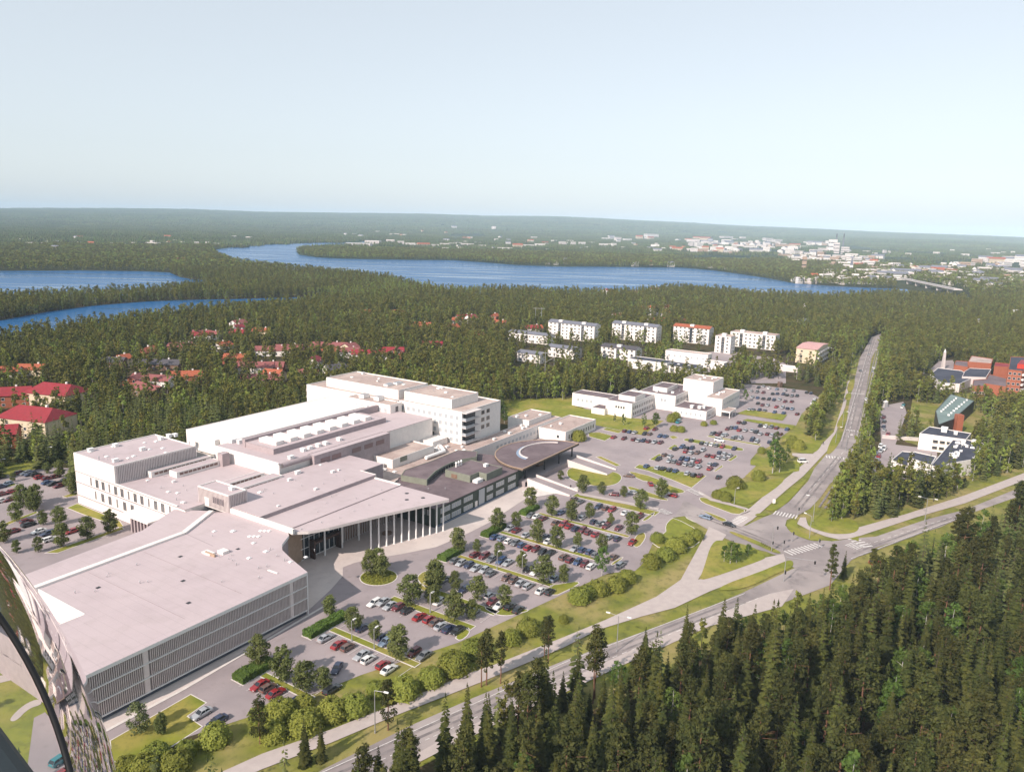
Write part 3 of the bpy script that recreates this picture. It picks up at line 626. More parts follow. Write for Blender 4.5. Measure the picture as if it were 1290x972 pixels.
# ------------------------------------------------------------------ 6 ward tower
r = thing('ward_tower', 'tall white ward block of several storeys with brown gravel roofs and end balconies', 'building', W(272,240), 0, HB)
mb = MB(); mb.prism([W(257.4,192.4),W(287,192.4),W(287,285.4),W(254.6,285.4),W(255.2,228),W(257.4,228)], 0, 20.2, cap=False); mb.build('wall', white, r)
mb = MB(); mb.prism([W(257.4,192.4),W(287,192.4),W(287,285.4),W(254.6,285.4),W(255.2,228),W(257.4,228)], 20.0, 20.15); mb.build('roof', gravel, r)
mb = MB(); mb.ring([W(257.4,192.4),W(287,192.4),W(287,285.4),W(254.6,285.4),W(255.2,228),W(257.4,228)], .35, 20.1, 20.6); mb.build('parapet', white, r)
gvol(r, 'stair_wing', 248.4, 256, 225.2, 252.2, 0, 20.0, white, gravel, .3)
gvol(r, 'penthouse', 259.2, 280.2, 230, 276.4, 20.1, 24.2, white, gravel, .4)
gvol(r, 'penthouse', 260.6, 280.4, 200.4, 227.6, 20.1, 23.9, white, gravel, .4)
gvol(r, 'link_roof', 268, 278, 227.6, 230, 20.1, 23.2, white, gravel, .2)
# bays of glass coloured pale as sky reflection on the sunlit front, four storeys
for z in (6.8,10.1,13.4,16.7):
    windows(r, W(257.4,227), W(257.4,193.4), z, 11, 1.5, 1.7, white, paleglass, 1)
    windows(r, W(254.8,284), W(255.1,254), z, 9, 1.5, 1.7, white, paleglass, 1)
    windows(r, W(248.4,251), W(248.4,226.2), z, 7, 1.5, 1.7, white, paleglass, 1)
    windows(r, W(250,225.2), W(255.4,225.2), z, 1, 1.6, 2.3, purple, glass, 1)
    if z != 6.8: windows(r, W(271,192.4), W(279,192.4), z, 2, 2.2, 1.6, timberlt, glass, 1)
for t, z in ((246,13.7),(250,15),(231,9.2),(238,11.5),(262,14.6),(266,16.4),(275,13),(270,9.6),(208,8.2),(200,7)):
    s = 248.38 if 226 < t < 252 else (257.38 if t < 226 else 255.0); windows(r, W(s,t+1), W(s,t-1), z, 1, .6, 1.0, darkmetal, glass, 0)
for i, z in enumerate((7.0,10.3,13.6,16.9)):
    mb = MB(); mb.gbox(257.2,268,190.0,192.4,z-.25,z); mb.build('balcony', offwhite, r)
    mb = MB(); mb.gbox(257.2,257.3,190,192.4,z,z+1.1); mb.gbox(257.2,263,190,190.08,z,z+1.1); mb.build('balcony_glass', paleglass, r)
    mb = MB(); mb.gbox(258.4,267,192.3,192.38,z,z+2.5); mb.build('balcony_opening', glass, r)
    mb = MB(); mb.gbox(256.2,262,285.4,287.6,z-.25,z+1.0); mb.build('balcony', purple, r)
mb = MB(); mb.gbox(257.2,268.4,189.8,192.4,20.0,20.3); mb.build('balcony_roof', offwhite, r)
for q in (ZM(360,460,5.864)(580,230),ZM(360,460,5.864)(690,248)):
    p = P(*q,20.6); s, t = ST(p); gvol(r, 'air_handler', s-2, s+2, t-1.5, t+1.5, 20.1, 21.9, whitemetal, metal, 0)
for q, z in ((ZM(360,460,5.864)(760,150),24.2),(ZM(360,460,5.864)(830,138),24.2)): p = P(*q,z); s, t = ST(p); gvol(r, 'air_handler', s-2.2, s+2.2, t-1.2, t+1.2, z, z+1, whitemetal, metal, 0)
scattervents(r, 262,278,233,272,24.2,6); scattervents(r, 263,278,203,225,23.9,5); scattervents(r, 281.5,286,195,225,20.15,4)
# ------------------------------------------------------------------ 7 low terrace roofs
r = thing('terrace_building', 'low building with a wide pinkish gravel roof below the white ward tower', 'building', W(255,195), 0, HB)
mb = MB(); TP = [(189.2,178),(206,183.2),(232,183.2),(257,183.2),(327,183.2),(327,191.5),(262,191.5),(257.4,205.8),(189.2,205.8)]
mb.prism([W(*p) for p in TP], 0, 6.0, cap=False); mb.build('wall', white, r)
mb = MB(); mb.face([W(*p,6.0) for p in TP]); mb.build('roof', gravel, r)
mb = MB(); mb.ring([W(*p) for p in TP], .3, 5.97, 6.25); mb.build('parapet', offwhite, r)
windows(r, W(270,183.2), W(326,183.2), 2.6, 18, 1.6, 1.5, white, paleglass, 1)
gvol(r, 'roof_pavilion', 214.6, 240, 193.6, 205.6, 6.0, 9.2, white, gravel, .4)
mb = MB(); mb.gbox(219,223,193.4,193.6,7.6,9.6); mb.build('pavilion_grille', greyolive, r)
mb = MB(); a, b = W(231,190.5,7.0), W(243,190.5,7.0); mb.cyl(a,b,.75,n=12); mb.cyl(b,W(247.5,196,7.0),.75,n=12); mb.build('ventilation_duct', whitemetal, r)
for q in (z4(50,760),z4(10,720),): roofvent(r, P(*q,6), 0, 2.0)
scattervents(r, 203,214,190,204,6,16); scattervents(r, 243,256,185,202,6,18); scattervents(r, 262,320,184.5,190.5,6,10)
gvol(r, 'technical_hut', 246, 256, 199, 205.6, 6, 8.4, white, roofwhite, .2)
# ------------------------------------------------------------------ 8 dark two-storey building
r = thing('dark_green_building', 'two-storey dark green building with white windows and brown felt roof', 'building', W(215,165), 0, HB)
DP = [(189.4,152.4),(240,152.4),(250,155.5),(253,163),(250,176),(243,183),(206,183),(199,178),(189.4,178)]
mb = MB(); mb.prism([W(*p) for p in DP], 0, 6.6, cap=False); mb.build('wall', greenwall, r)
mb = MB(); mb.face([W(*p,6.62) for p in DP]); mb.ring([W(*p) for p in DP], .25, 6.55, 6.8); mb.build('roof', felt, r)
for z in (.9,4.1):
    for s0, n in ((192.5,4),(198.6,4),(205.5,4),(219.5,3),(225.5,4),(233.5,4)):
        windows(r, W(s0,152.4), W(s0+n*1.35,152.4), z, n, .95, 1.6, white, paleglass, 0)
windows(r, W(189.4,158), W(189.4,154), 4.1, 2, 1.0, 1.6, white, paleglass, 0); windows(r, W(189.4,172), W(189.4,160), 4.1, 4, 1.2, 1.6, greenwall, glass, 0)
mb = MB(); mb.gbox(212.2,213.6,152.2,152.4,.1,2.6); mb.build('door', white, r)
mb = MB(); mb.gbox(214.5,218,152.22,152.4,.3,6.2); mb.build('stair_glazing', paleglass, r)
mb = MB(); mb.gbox(189.4,240,151.9,152.4,0,.5); mb.build('base_strip', pm('blue_grey_plinth',(.13,.17,.24),(.11,.14,.2),.5,.6), r)
pent = vol(r, 'penthouse', [W(218.2,159),W(223.6,159),W(223.6,155.4),(W(234,155.4)),W(234.2,170.6),W(218.2,170.6)], 6.62, 9.2, greyolive, felt, .15)
mb = MB(); mb.gbox(218.05,218.2,165,167.6,6.9,8.4); mb.build('penthouse_door', timber, r)
mb = MB(); mb.gbox(218.9,222.6,156.2,158.4,6.62,7.7); mb.cyl(W(219.8,157.3,7.7),W(219.8,157.3,8.0),.6); mb.cyl(W(221.6,157.3,7.7),W(221.6,157.3,8.0),.6); mb.build('chiller', whitemetal, r)
for i in range(3):
    a = W(223.5+i*1.6,169.5,9.2); mb = MB(); mb.cyl(a,a+Vector((0,0,1.6)),.3,n=10); mb.cyl(a+Vector((0,0,1.6)),a+Vector((0,0,2.1)),.5,.15,10); mb.build('flue', whitemetal, r)
roofvent(r, W(231,161,9.2), 0, 1.2)
UP = [W(204.5,180.4),W(206.2,169.6),W(211,171.5),W(216,173.4),W(222,174.6),W(228,175.2),W(234,174.4),W(240,171.8),W(246.4,176),W(243,183.4),W(225,182.6),W(210,183.4)]
vol(r, 'curved_upper_roof', UP, 6.62, 8.7, greyolive, felt, .12)
mb = MB()
for i in range(14):
    k = i/13; s = 207.5+k*24; t = 170.1+4.9*math.sin(min(1,k*1.15)*math.pi/2)
    mb.gbox(s,s+.9,t-.12,t+.02,7.0,8.3)
mb.build('clerestory', glass, r)
for q in (z4(330,870),z4(408,920),z4(533,918)): roofvent(r, P(*q,6.62), 1, .9)
# ------------------------------------------------------------------ 9 oval canopy
r = thing('oval_entrance_canopy', 'brown half-oval canopy roof with a curved skylight standing on dark posts', 'canopy', W(265,160), 0, HB)
OV = [(241,150.6),(286.5,150.6)]+[(263.7+22.9*math.cos(a), 152.5+21.8*math.sin(a)) for a in [i*math.pi/24 for i in range(1,24)]]
mb = MB(); mb.prism([W(*p) for p in OV], 6.7, 7.5, 0, 1, bot=True); mb.build('roof', [darkmetal, felt], r)
mb = MB(); mb.ring([W(*p) for p in OV], .4, 6.95, 7.68); mb.build('fascia', timberlt, r)
mb = MB(); aa = [math.radians(10+i*10) for i in range(18)]
for a, b in zip(aa, aa[1:]):
    f = lambda q, k: W(268+13.4*math.cos(q)*k, 156.6+9.2*math.sin(q)*k)
    mb.prism([f(a,.99),f(b,.99),f(b,1.05),f(a,1.05)], 7.5, 7.9, 0)
mb.build('skylight_curb', offwhite, r)
mb = MB()
for a, b in zip(aa[8:], aa[9:]): mb.prism([f(a,1.05),f(b,1.05),f(b,1.15),f(a,1.15)], 7.5, 7.62)
mb.build('skylight_glass', skylite, r)
for s, t in ((246,152.4),(260,152),(271,151.6),(283,152),(285,160),(277,168),(262,171.5),(249,164)):
    mb = MB(); a = W(s,t); mb.cyl((a.x,a.y,0),(a.x,a.y,6.8),.35,n=10); mb.build('post', darkmetal, r)
mb = MB(); mb.gbox(250,280,163.5,164.2,0,6.7); mb.gbox(262,266,156,163.5,0,6.7); mb.build('lobby_wall', timber, r)
# low white houses beside it
r = thing('service_block', 'white single-storey block with gravel roof behind the long low wing', 'building', W(313,192), 0, HB)
block(r, gp(303,324,186.6,198.6), 0, 8.2, white, gravel, .35)
windows(r, W(303,197.5), W(303,190), 1, 2, 2, 2.2, white, glass, 1); mb = MB(); mb.gbox(299.5,303,193,198,0,3); mb.build('lean_to', greyolive, r)
scattervents(r, 306,322,188,197,8.2,4)
r = thing('gable_block', 'low white block with gravel roof at the edge of the upper lawn', 'building', W(321,175), 0, HB)
block(r, gp(305.7,336.5,168,183), 0, 5.2, white, gravel, .35); windows(r, W(308,168), W(335,168), 1.6, 11, 1.1, 1.9, white, glass, 0); windows(r, W(305.7,174), W(305.7,170), 2, 1, 1.2, 1.4, white, glass, 0)
scattervents(r, 309,333,170,181,5.2,5)
# ------------------------------------------------------------------ 10 ramps
def ramp(name, label, s0, s1, t0, t1, z):
    r = thing(name, label, 'ramp', W(s0,t1))
    mb = MB()
    a, b, c, d = W(s0,t0), W(s1,t0), W(s1,t1), W(s0,t1)
    mb.face([(a.x,a.y,.16),(b.x,b.y,.16),(c.x,c.y,z),(d.x,d.y,z)]); mb.face([(d.x,d.y,0),(c.x,c.y,0),(c.x,c.y,z),(d.x,d.y,z)]); mb.build('roadway', asphalt, r)
    for s in (s0, s1-.3):
        mb = MB(); q = [W(s,t0),W(s+.3,t0),W(s+.3,t1),W(s,t1)]
        top = [Vector((q[0].x,q[0].y,.7)),Vector((q[1].x,q[1].y,.7)),Vector((q[2].x,q[2].y,z+1)),Vector((q[3].x,q[3].y,z+1))]
        for i in range(4):
            j = (i+1) % 4; mb.face([(q[i].x,q[i].y,0),(q[j].x,q[j].y,0),top[j],top[i]])
        mb.face(top); mb.build('side_wall', offwhite, r)
ramp('near_ramp', 'pale walled ramp climbing to the oval canopy beside the lorry apron', 243.5, 250.2, 131, 150, 2.3)
ramp('far_ramp', 'white walled ramp climbing to the oval canopy beyond the round lawn', 275, 283.5, 131, 150, 2.2)
mb = MB(); mb.gbox(242,287,150,166,2.0,2.2); mb.gbox(242,242.3,150,166,0,2.0); mb.gbox(250.5,275,149.7,150,0,2.0); tag(mb.build('forecourt', asphalt), kind='structure')
# ------------------------------------------------------------------ 11 eastern clinic
EC = 'white clinic buildings with dark roofs'
r = thing('clinic_building', 'white clinic wing with brown roof and raised white rooftop storey facing the lawn', 'building', W(385,172), 0, EC)
block(r, gp(369.6,402,163.6,179), 0, 7.8, white, felt, .35); gvol(r, 'penthouse', 375.5, 389, 164.6, 174.4, 7.8, 10.4, white, felt, .25)
gvol(r, 'side_wing', 376.4, 388, 179, 203.5, 0, 7.0, white, felt, .3); gvol(r, 'low_wing', 366.5, 376.4, 178, 186, 0, 3.2, white, felt, .3)
for z in (1.2,4.5): windows(r, W(371,163.6), W(401,163.6), z, 13, 1.2, 1.7, white, glass, 0)
windows(r, W(369.6,173.5), W(369.6,167.5), 4.6, 4, .9, 1.2, white, glass, 0); windows(r, W(376.4,201), W(376.4,190), 3.2, 4, 1.2, 1.4, white, paleglass, 0)
scattervents(r, 378,400,165,178,7.8,4)
r = thing('clinic_building', 'white clinic wing with the largest brown roof in the middle of the group', 'building', W(416,160), 0, EC)
block(r, gp(399.4,433,151,173), 0, 8.6, white, felt, .35); gvol(r, 'penthouse', 406, 422, 158.8, 167.4, 8.6, 11, white, felt, .25)
for z in (1.2,4.8): windows(r, W(401,151), W(432,151), z, 14, 1.2, 1.9, white, glass, 0)
windows(r, W(399.4,160), W(399.4,156), 4.8, 2, 1.2, 1.6, white, paleglass, 0); scattervents(r, 402,431,152,172,8.6,6)
r = thing('clinic_building', 'single-storey white clinic wing with brown roof and two white vents', 'building', W(398,138), 0, EC)
block(r, gp(391.3,409,130.2,149), 0, 4.6, white, felt, .3); windows(r, W(393,130.2), W(404.5,130.2), 1.3, 5, 1.2, 1.6, white, glass, 0); windows(r, W(391.3,148), W(391.3,132), 1.5, 6, .8, 1.5, white, paleglass, 0)
roofvent(r, W(397,136,4.6), 0, 1.6); roofvent(r, W(399.5,134.5,4.6), 0, 1.6); roofvent(r, W(396,140,4.6), 0, 1.6)
r = thing('clinic_building', 'white clinic wing with pale gravel roof next to the upper car park', 'building', W(418,131), 0, EC)
block(r, gp(405.5,437,126.6,136.4), 0, 9.2, white, gravel, .35); windows(r, W(408,126.6), W(436,126.6), 5.4, 10, 1.6, 1.4, white, paleglass, 0); scattervents(r, 408,435,128,135,9.2,6)
gvol(r, 'porch', 403, 414, 121, 126.6, 3.2, 3.8, white, gravel, .1)
for s, t in ((403.4,121.4),(413.4,121.4),(408,121.4)): mb = MB(); a = W(s,t); mb.cyl((a.x,a.y,0),(a.x,a.y,3.2),.2); mb.build('porch_post', whitemetal, r)
r = thing('clinic_building', 'tallest plain white clinic block with a pale flat roof', 'building', W(427,143), 0, EC)
block(r, gp(418,436,136.4,154), 0, 15.4, white, gravel, .35); scattervents(r, 420,434,138,152,15.4,8)
r = thing('glass_house', 'pale grey pitched-roof shed behind the white clinic at the forest edge', 'shed', W(409,181))
mb = MB(); mb.prism(gp(400,416,177.5,189),0,3.0); mb.build('wall', offwhite, r)
mb = MB(); a,b,c,d = [W(*q,3.0) for q in ((399.5,177),(416.5,177),(416.5,189.5),(399.5,189.5))]; e, f2 = W(399.5,183.2,6.4), W(416.5,183.2,6.4)
for fc in ([a,b,f2,e],[d,e,f2,c],[a,e,d],[b,c,f2]): mb.face(fc)
mb.build('roof', pm('grey_seamed_roof',(.36,.35,.33),(.29,.28,.265),.8,.7), r)
# ------------------------------------------------------------------ apartment blocks
def apt(name, label, cx, cy, L_, D_, h, wallm, roofm, floors, cols, gable=1.8, group='apartment blocks in the forest', bays=2, balc=False):
    C = Vector((cx, cy, 0)); r = thing(name, label, 'apartment block', C, 0, group)
    q = [C, C+E1*D_, C+E1*D_+E2*L_, C+E2*L_]
    mb = MB(); mb.prism(q, 0, h, cap=False)
    if gable:
        m0, m1 = C+E1*D_*.5, C+E1*D_*.5+E2*L_
        mb.face([(q[0].x,q[0].y,h),(q[1].x,q[1].y,h),(m0.x,m0.y,h+gable)]); mb.face([(q[3].x,q[3].y,h),(q[2].x,q[2].y,h),(m1.x,m1.y,h+gable)])
    mb.build('wall', wallm, r)
    mb = MB()
    if gable:
        o = .6; k = gable/(D_*.5)
        a0, a1 = C-E1*o-E2*o, C-E1*o+E2*(L_+o); b0, b1 = C+E1*(D_+o)-E2*o, C+E1*(D_+o)+E2*(L_+o); c0, c1 = C+E1*D_*.5-E2*o, C+E1*D_*.5+E2*(L_+o)
        zz = lambda p, z: (p.x, p.y, z)
        for a, b, za, zb in ((a0,a1,h-o*k+.1,0),(b0,b1,h-o*k+.1,0)):
            mb.face([zz(a,za),zz(b,za),zz(c1,h+gable+.1),zz(c0,h+gable+.1)])
        mb.face([zz(a0,h-o*k),zz(a1,h-o*k),zz(a1,h-o*k+.25),zz(a0,h-o*k+.25)])
    else:
        mb.face([(p.x,p.y,h) for p in q]); mb.ring([(p.x,p.y) for p in q], .3, h-.02, h+.3)
    mb.build('roof', roofm, r)
    fh = h/floors
    for f in range(floors):
        windows(r, C+E2*(L_-.8), C+E2*.8, f*fh+.95, cols, 1.5, 1.3, wallm, glass, 1)
        if D_ > 20: windows(r, C+E1*1, C+E1*(D_-1), f*fh+.95, int(D_/4), 1.5, 1.4, wallm, glass, 1)
        else: windows(r, C+E1*2, C+E1*(D_-2), f*fh+.95, 2, 1.0, 1.3, wallm, glass, 0)
    for i in range(bays):
        t = L_*(i+.5)/max(1,bays)
        mb = MB(); A = C+E2*(t-1.3)-E1*.06; B = C+E2*(t+1.3)-E1*.06
        mb.prism([A,B,B+E1*.1,A+E1*.1], .3, h-.6); mb.build('stair_glazing', glass, r)
        mb = MB(); A = C+E2*(t-1.8)+E1*1.5; mb.prism([A,A+E2*3.6,A+E2*3.6+E1*3,A+E1*3], h, h+2.3); mb.build('roof_hut', wallm, r)
    if balc:
        for f in range(1, floors+1):
            for i in range(5):
                A = C+E1*(4+i*D_/5.2)-E2*1.5; mb = MB(); mb.prism([A,A+E1*4.5,A+E1*4.5+E2*1.5,A+E2*1.5], (f-1)*fh+.1, (f-1)*fh+1.3); mb.build('balcony', white, r)
    return r
apt('apartment_building','white five-storey block with slate roof, westernmost of the white slabs',71,671,47,12,14.2,white,roofgrey,5,11)
apt('apartment_building','white five-storey block with slate roof behind the dark-roofed three-storey house',126,675,43,12,14.2,white,roofgrey,5,10)
apt('apartment_building','white five-storey block with a red roof and a dark stair strip',172,673,33,12,14,cream if False else white,rooforange,5,8,bays=1)
apt('apartment_building','narrow white tower-like block beside the red-roofed block',178,625,13,12,14,white,gravel,5,3,0,bays=1)
apt('apartment_building','white flat-roofed slab behind tall pines with roof-top huts',223,650,39,13,12.6,white,gravel,4,10,0)
apt('apartment_building','three-storey white house with a dark roof and white balconies',93,579,29,13,8.6,white,roofblack,3,7,bays=1)
apt('apartment_building','cream three-storey block with a pink roof and balconies on its shaded side',233,585,15,42,11.4,cream,pinkroof,3,2,1.4,bays=0,balc=True)
for (px, z, L_, D_, lab) in ((m6(118,245),8,40,12,'low grey-roofed white terrace westernmost below the slabs'),(m6(250,312),8,24,12,'grey-roofed white house half hidden by pines below the slabs'),(m6(80,338),7,20,11,'small white grey-roofed house with balconies deep among pines')):
    p = P(*px,z); apt('apartment_building', lab, p.x, p.y, L_, D_, z-.4, white, roofgrey, 2, int(L_/4), 1.5, bays=0)
def pvol(root, name, pts, z0, z1, wm, rm, par=.3): return vol(root, name, [P(*q,z1) for q in pts], z0, z1, wm, rm, par)
def pbld(name, label, cat, z, pts, wm, rm, group=None, par=.3):
    c = P(*pts[0], z); r = thing(name, label, cat, (c.x,c.y,0), 0, group)
    poly = [P(*q,z) for q in pts]; block(r, [(p.x,p.y) for p in poly], 0, z, wm, rm, par)
    return r
def facewin(r, a, b, z, zs, n, w, h, fm, gm):
    """windows along the wall below a roof edge seen between pixels a (left) and b (right)"""
    A, B = P(*a,z), P(*b,z)
    for q in zs: windows(r, A, B, q, n, w, h, fm, gm, 0)
def gbld(name,label,cat,z,q,L_,D_,wm,rm,zs,n):
    C = P(*q,z); C.z = 0; r = thing(name,label,cat,C); block(r,[C,C+E1*D_,C+E1*D_+E2*L_,C+E2*L_],0,z,wm,rm,.3)
    for zq in zs: windows(r,C+E2*(L_-1),C+E2,zq,n,1.5,1.4,white,paleglass,0); windows(r,C+E1,C+E1*(D_-1),zq,max(2,n//3),1.3,1.4,white,glass,0)
    return r
r = gbld('community_hall','low white hall with dark flat roof between the apartment blocks','hall',6.5,m6(705,383),30,14,white,darkfelt,(2,),7)
r = gbld('community_hall','white hall with a long pale roof next to the red-roofed apartment block','hall',9,m6(905,342),33,10,white,gravel,(5.2,),7)
r = gbld('community_hall','low wide dark-roofed hall with many white roof vents','hall',4.5,m6(835,410),24,20,white,darkfelt,(1.4,),5); scattervents(r,*[f(ST(P(*m6(810,385),4.5))[i]) for i, f in ((0,lambda v:v-8),(0,lambda v:v+8),(1,lambda v:v-10),(1,lambda v:v+10))],4.5,9,(0,2))
r = gbld('community_hall','low pale annex beside the narrow white tower block','hall',5,m6(985,384),15,9,white,offwhite,(1.4,),3)
r = pbld('carport_row','long low white carport row under pines near the pink-roofed block','carport',3.2,[m7(65,238),m7(175,250),m7(185,242),m7(75,230)],offwhite,whitemetal)
r = pbld('garden_kiosk','small brown kiosk at the top of the upper car park','kiosk',3,[zB(585,62),zB(600,72),zB(622,68),zB(608,58)],timber,felt,par=.1)
r = pbld('garden_kiosk','small white kiosk at the end of the roadside lot','kiosk',3.4,[m7(596,412),m7(606,420),m7(622,414),m7(612,406)],white,roofwhite,par=.1)
# ------------------------------------------------------------------ brick school and neighbours beyond the main road
bz = ZM(1150,430,9.214); t2 = ZM(1080,500,7.588)
r = pbld('brick_hall','red brick hall with a pale roof rim behind the dark blue roofs','hall',9.5,[bz(640,238),bz(912,258),bz(930,205),bz(680,170)],brick,gravel,'brick school buildings')
r = pbld('brick_hall','small red brick block with brown roof beside the pale mast','hall',7.5,[bz(478,275),bz(640,300),bz(640,235),bz(500,225)],brick,felt,'brick school buildings')
r = pbld('school_building','low school wing under a wide dark blue roof','school',5.5,[bz(200,385),bz(330,485),bz(545,495),bz(700,420),bz(560,340),bz(290,308)],white,darkfelt,'brick school buildings')
r = pbld('school_building','school wing with a dark blue roof stepping down beside red gables','school',6.5,[bz(600,350),bz(570,410),bz(850,420),bz(910,325),bz(660,312)],offwhite,darkfelt,'brick school buildings')
r = pbld('school_building','red brick wing with grey flat roofs in front of the dark blue roofs','school',7,[bz(700,450),bz(690,520),bz(840,520),bz(835,490),bz(1090,530),bz(1085,430),bz(880,380),bz(850,440)],brick,felt,'brick school buildings'); facewin(r,bz(690,520),bz(840,520),7,(2,),5,1.4,1.5,white,glass)
r = pbld('brick_tower_block','tall red brick block with dark roof, red penthouse and white balconies','apartment block',15,[bz(1108,330),bz(1270,345),bz(1420,300),bz(1400,190),bz(1135,178)],brick,darkfelt)
pvol(r,'penthouse',[bz(1215,262),bz(1330,270),bz(1400,240),bz(1260,215)],15,18,pm('red_penthouse',(.5,.05,.03),(.42,.04,.025),1,.6),rooftile,.1); facewin(r,bz(1108,330),bz(1270,345),15,(2,5.5,9,12.2),3,1.5,1.4,white,glass)
for z in (3,6.4,9.8,13): 
    A, B = P(*bz(1262,345),15), P(*bz(1420,300),15); d = (B-A).normalized(); n = Vector((d.y,-d.x,0)); mb = MB(); mb.prism([A+d,A+d*9,A+d*9+n*1.5,A+d+n*1.5],z-1.1,z); mb.build('balcony', white, r)
r = pbld('brick_hall','bright red brick gable with white roof vents next to the tall brick block','hall',8,[bz(945,290),bz(1110,300),bz(1120,262),bz(955,245)],brick,rooftile,'brick school buildings')
r = thing('pale_mast','slim pale tapering mast in front of the forest beside brick blocks','mast',P(*bz(345,330)))
mb = MB(); a = P(*bz(345,318)); mb.cyl(a,a+Vector((0,0,13)),1.6,.9,4); mb.build('mast_shaft', concrete, r); mb = MB(); mb.cyl(a+Vector((0,0,13)),a+Vector((0,0,15.5)),.9,.05,4); mb.build('mast_tip', whitemetal, r)
r = pbld('green_roofed_hall','long hall with a grey-green roof and two rows of small dark roof vents','hall',7,[bz(262,805),bz(300,965),bz(470,905),bz(715,690),bz(440,610)],darkmetal,roofgreen,par=.15)
for i in range(8):
    for a, b in ((bz(330,815),bz(500,665)),(bz(415,860),bz(625,685))):
        k = i/7; roofvent(r, P(a[0]+(b[0]-a[0])*k, a[1]+(b[1]-a[1])*k, 7), 0, .8)
p = P(*bz(535,900),7); mb = MB(); mb.box(p.x-1.6,p.x+1.6,p.y-1.6,p.y+1.6,0,9.5); mb.build('brick_chimney', brick, r)
r = thing('courtyard_building','white courtyard building with dark blue flat roofs and many white roof vents','building',P(*t2(750,600)))
pvol(r,'rear_wing',[t2(595,350),t2(925,395),t2(1040,410),t2(1090,350),t2(690,284)],0,7.6,white,darkfelt); pvol(r,'main_wing',[t2(925,397),t2(1060,412),t2(1215,445),t2(1105,600),t2(880,640),t2(790,690),t2(705,655)],0,6.8,white,darkfelt)
pvol(r,'front_wing',[t2(490,580),t2(545,525),t2(755,572),t2(705,655)],0,7.4,white,darkfelt); pvol(r,'low_wing',[t2(325,605),t2(430,520),t2(540,530),t2(490,640),t2(560,700)],0,3.6,white,darkfelt)
facewin(r,t2(720,370),t2(920,396),7.6,(1.5,4.5),3,2,1.2,cream,glass); facewin(r,t2(705,655),t2(790,690),6.8,(1.5,4.2),2,1.4,1.3,white,glass); facewin(r,t2(790,690),t2(880,640),6.8,(1.5,),3,1.4,1.3,white,glass)
for _ in range(22): q = t2(RND.uniform(880,1130),RND.uniform(430,600)); roofvent(r, P(*q,6.8), RND.choice((0,0,1,2)), RND.uniform(.8,1.5))
roofvent(r, P(*t2(830,330),7.6), 0, 2.4); roofvent(r, P(*t2(940,355),7.6), 0, 1.5)
r = thing('retaining_wall','low pale wall between the roadside lot and the courtyard','wall',P(*t2(400,410)))
a, b = P(*t2(235,395)), P(*t2(580,420)); d=(b-a).normalized(); n=Vector((-d.y,d.x,0))*.3; mb = MB(); mb.prism([a-n,b-n,b+n,a+n],0,1.6); mb.build('wall_body', concrete, r); mb = MB(); mb.prism([a-n*1.5,b-n*1.5,b+n*1.5,a+n*1.5],1.6,1.75); mb.build('coping', white, r)
sheet('yard', [gpoly([(1108,512),(1138,506),(1142,520),(1128,560),(1180,566),(1182,590),(1160,608),(1128,612),(1098,606),(1100,580),(1110,560)],0), gpoly([bz(180,345),bz(300,230),bz(480,215),bz(470,320),bz(260,360)],0)], .1, asphalt)
sheet('yard_surface', [gpoly([m6(1085,380),m6(1130,345),m6(1215,350),m6(1290,385),m6(1290,480),m6(1120,480)],0), gpoly([m6(600,420),m6(760,345),m6(960,320),m6(1090,330),m6(1060,380),m6(900,430)],0)], .11, asphalt)
# ------------------------------------------------------------------ houses among the trees
HG = 'houses among the trees'
def house(px, L_, D_, h, ang, wallm, roofm, label, rise=2.4, hip=0.0, wins=True):
    L_, D_, h = L_*1.05, D_*1.05, h*1.1; p = P(*px, h+.8); a = math.radians(ang); u = Vector((math.cos(a),math.sin(a),0)); v = Vector((-u.y,u.x,0))
    r = thing('house', label, 'house', (p.x,p.y,0), 0, HG); c = Vector((p.x,p.y,0))
    q = [c-u*L_/2-v*D_/2, c+u*L_/2-v*D_/2, c+u*L_/2+v*D_/2, c-u*L_/2+v*D_/2]
    mb = MB(); mb.prism(q, 0, h, cap=False); hz = Vector((0,0,h+rise)); e0, e1 = c-u*(L_/2-hip)+hz, c+u*(L_/2-hip)+hz
    if not hip:
        up = Vector((0,0,h)); mb.face([q[0]+up,q[3]+up,e0]); mb.face([q[1]+up,q[2]+up,e1])
    mb.build('wall', wallm, r)
    o = .6; zz = Vector((0,0,h-.25)); w = [c-u*(L_/2+o)-v*(D_/2+o)+zz, c+u*(L_/2+o)-v*(D_/2+o)+zz, c+u*(L_/2+o)+v*(D_/2+o)+zz, c-u*(L_/2+o)+v*(D_/2+o)+zz]
    if not hip: e0 -= u*o; e1 += u*o
    up = Vector((0,0,.12)); e0 += up; e1 += up
    mb = MB(); mb.face([w[0],w[1],e1,e0]); mb.face([w[2],w[3],e0,e1])
    if hip: mb.face([w[3],w[0],e0]); mb.face([w[1],w[2],e1])
    mb.build('roof', roofm, r)
    mb = MB(); m_ = c+u*L_*.18+v*.4; mb.prism([m_,m_+u*.9,m_+u*.9+v*.9,m_+v*.9], h+rise*.6, h+rise+.9); mb.build('chimney', white if wallm is not white else concrete, r)
    if wins:
        n = max(2,int(L_/4.5))
        for z in ([1.0] if h < 4.5 else [1.0, 4.0]): windows(r, q[0], q[1], z, n, 1.3, 1.3, whitemetal, glass, 0); windows(r, q[3], q[0], z, 2, 1.1, 1.3, whitemetal, glass, 0)
    return r
hc4 = ZM(330,400,3.909)
house(h4(285,352),25,17,7,-15,cream,rooftile,'large house with a bright red hipped roof, farther of the two big ones',4,4)
house(h4(180,470),26,17,8,-15,cream,rooftile,'large house with a bright red hipped roof, nearer of the two big ones',4,4)
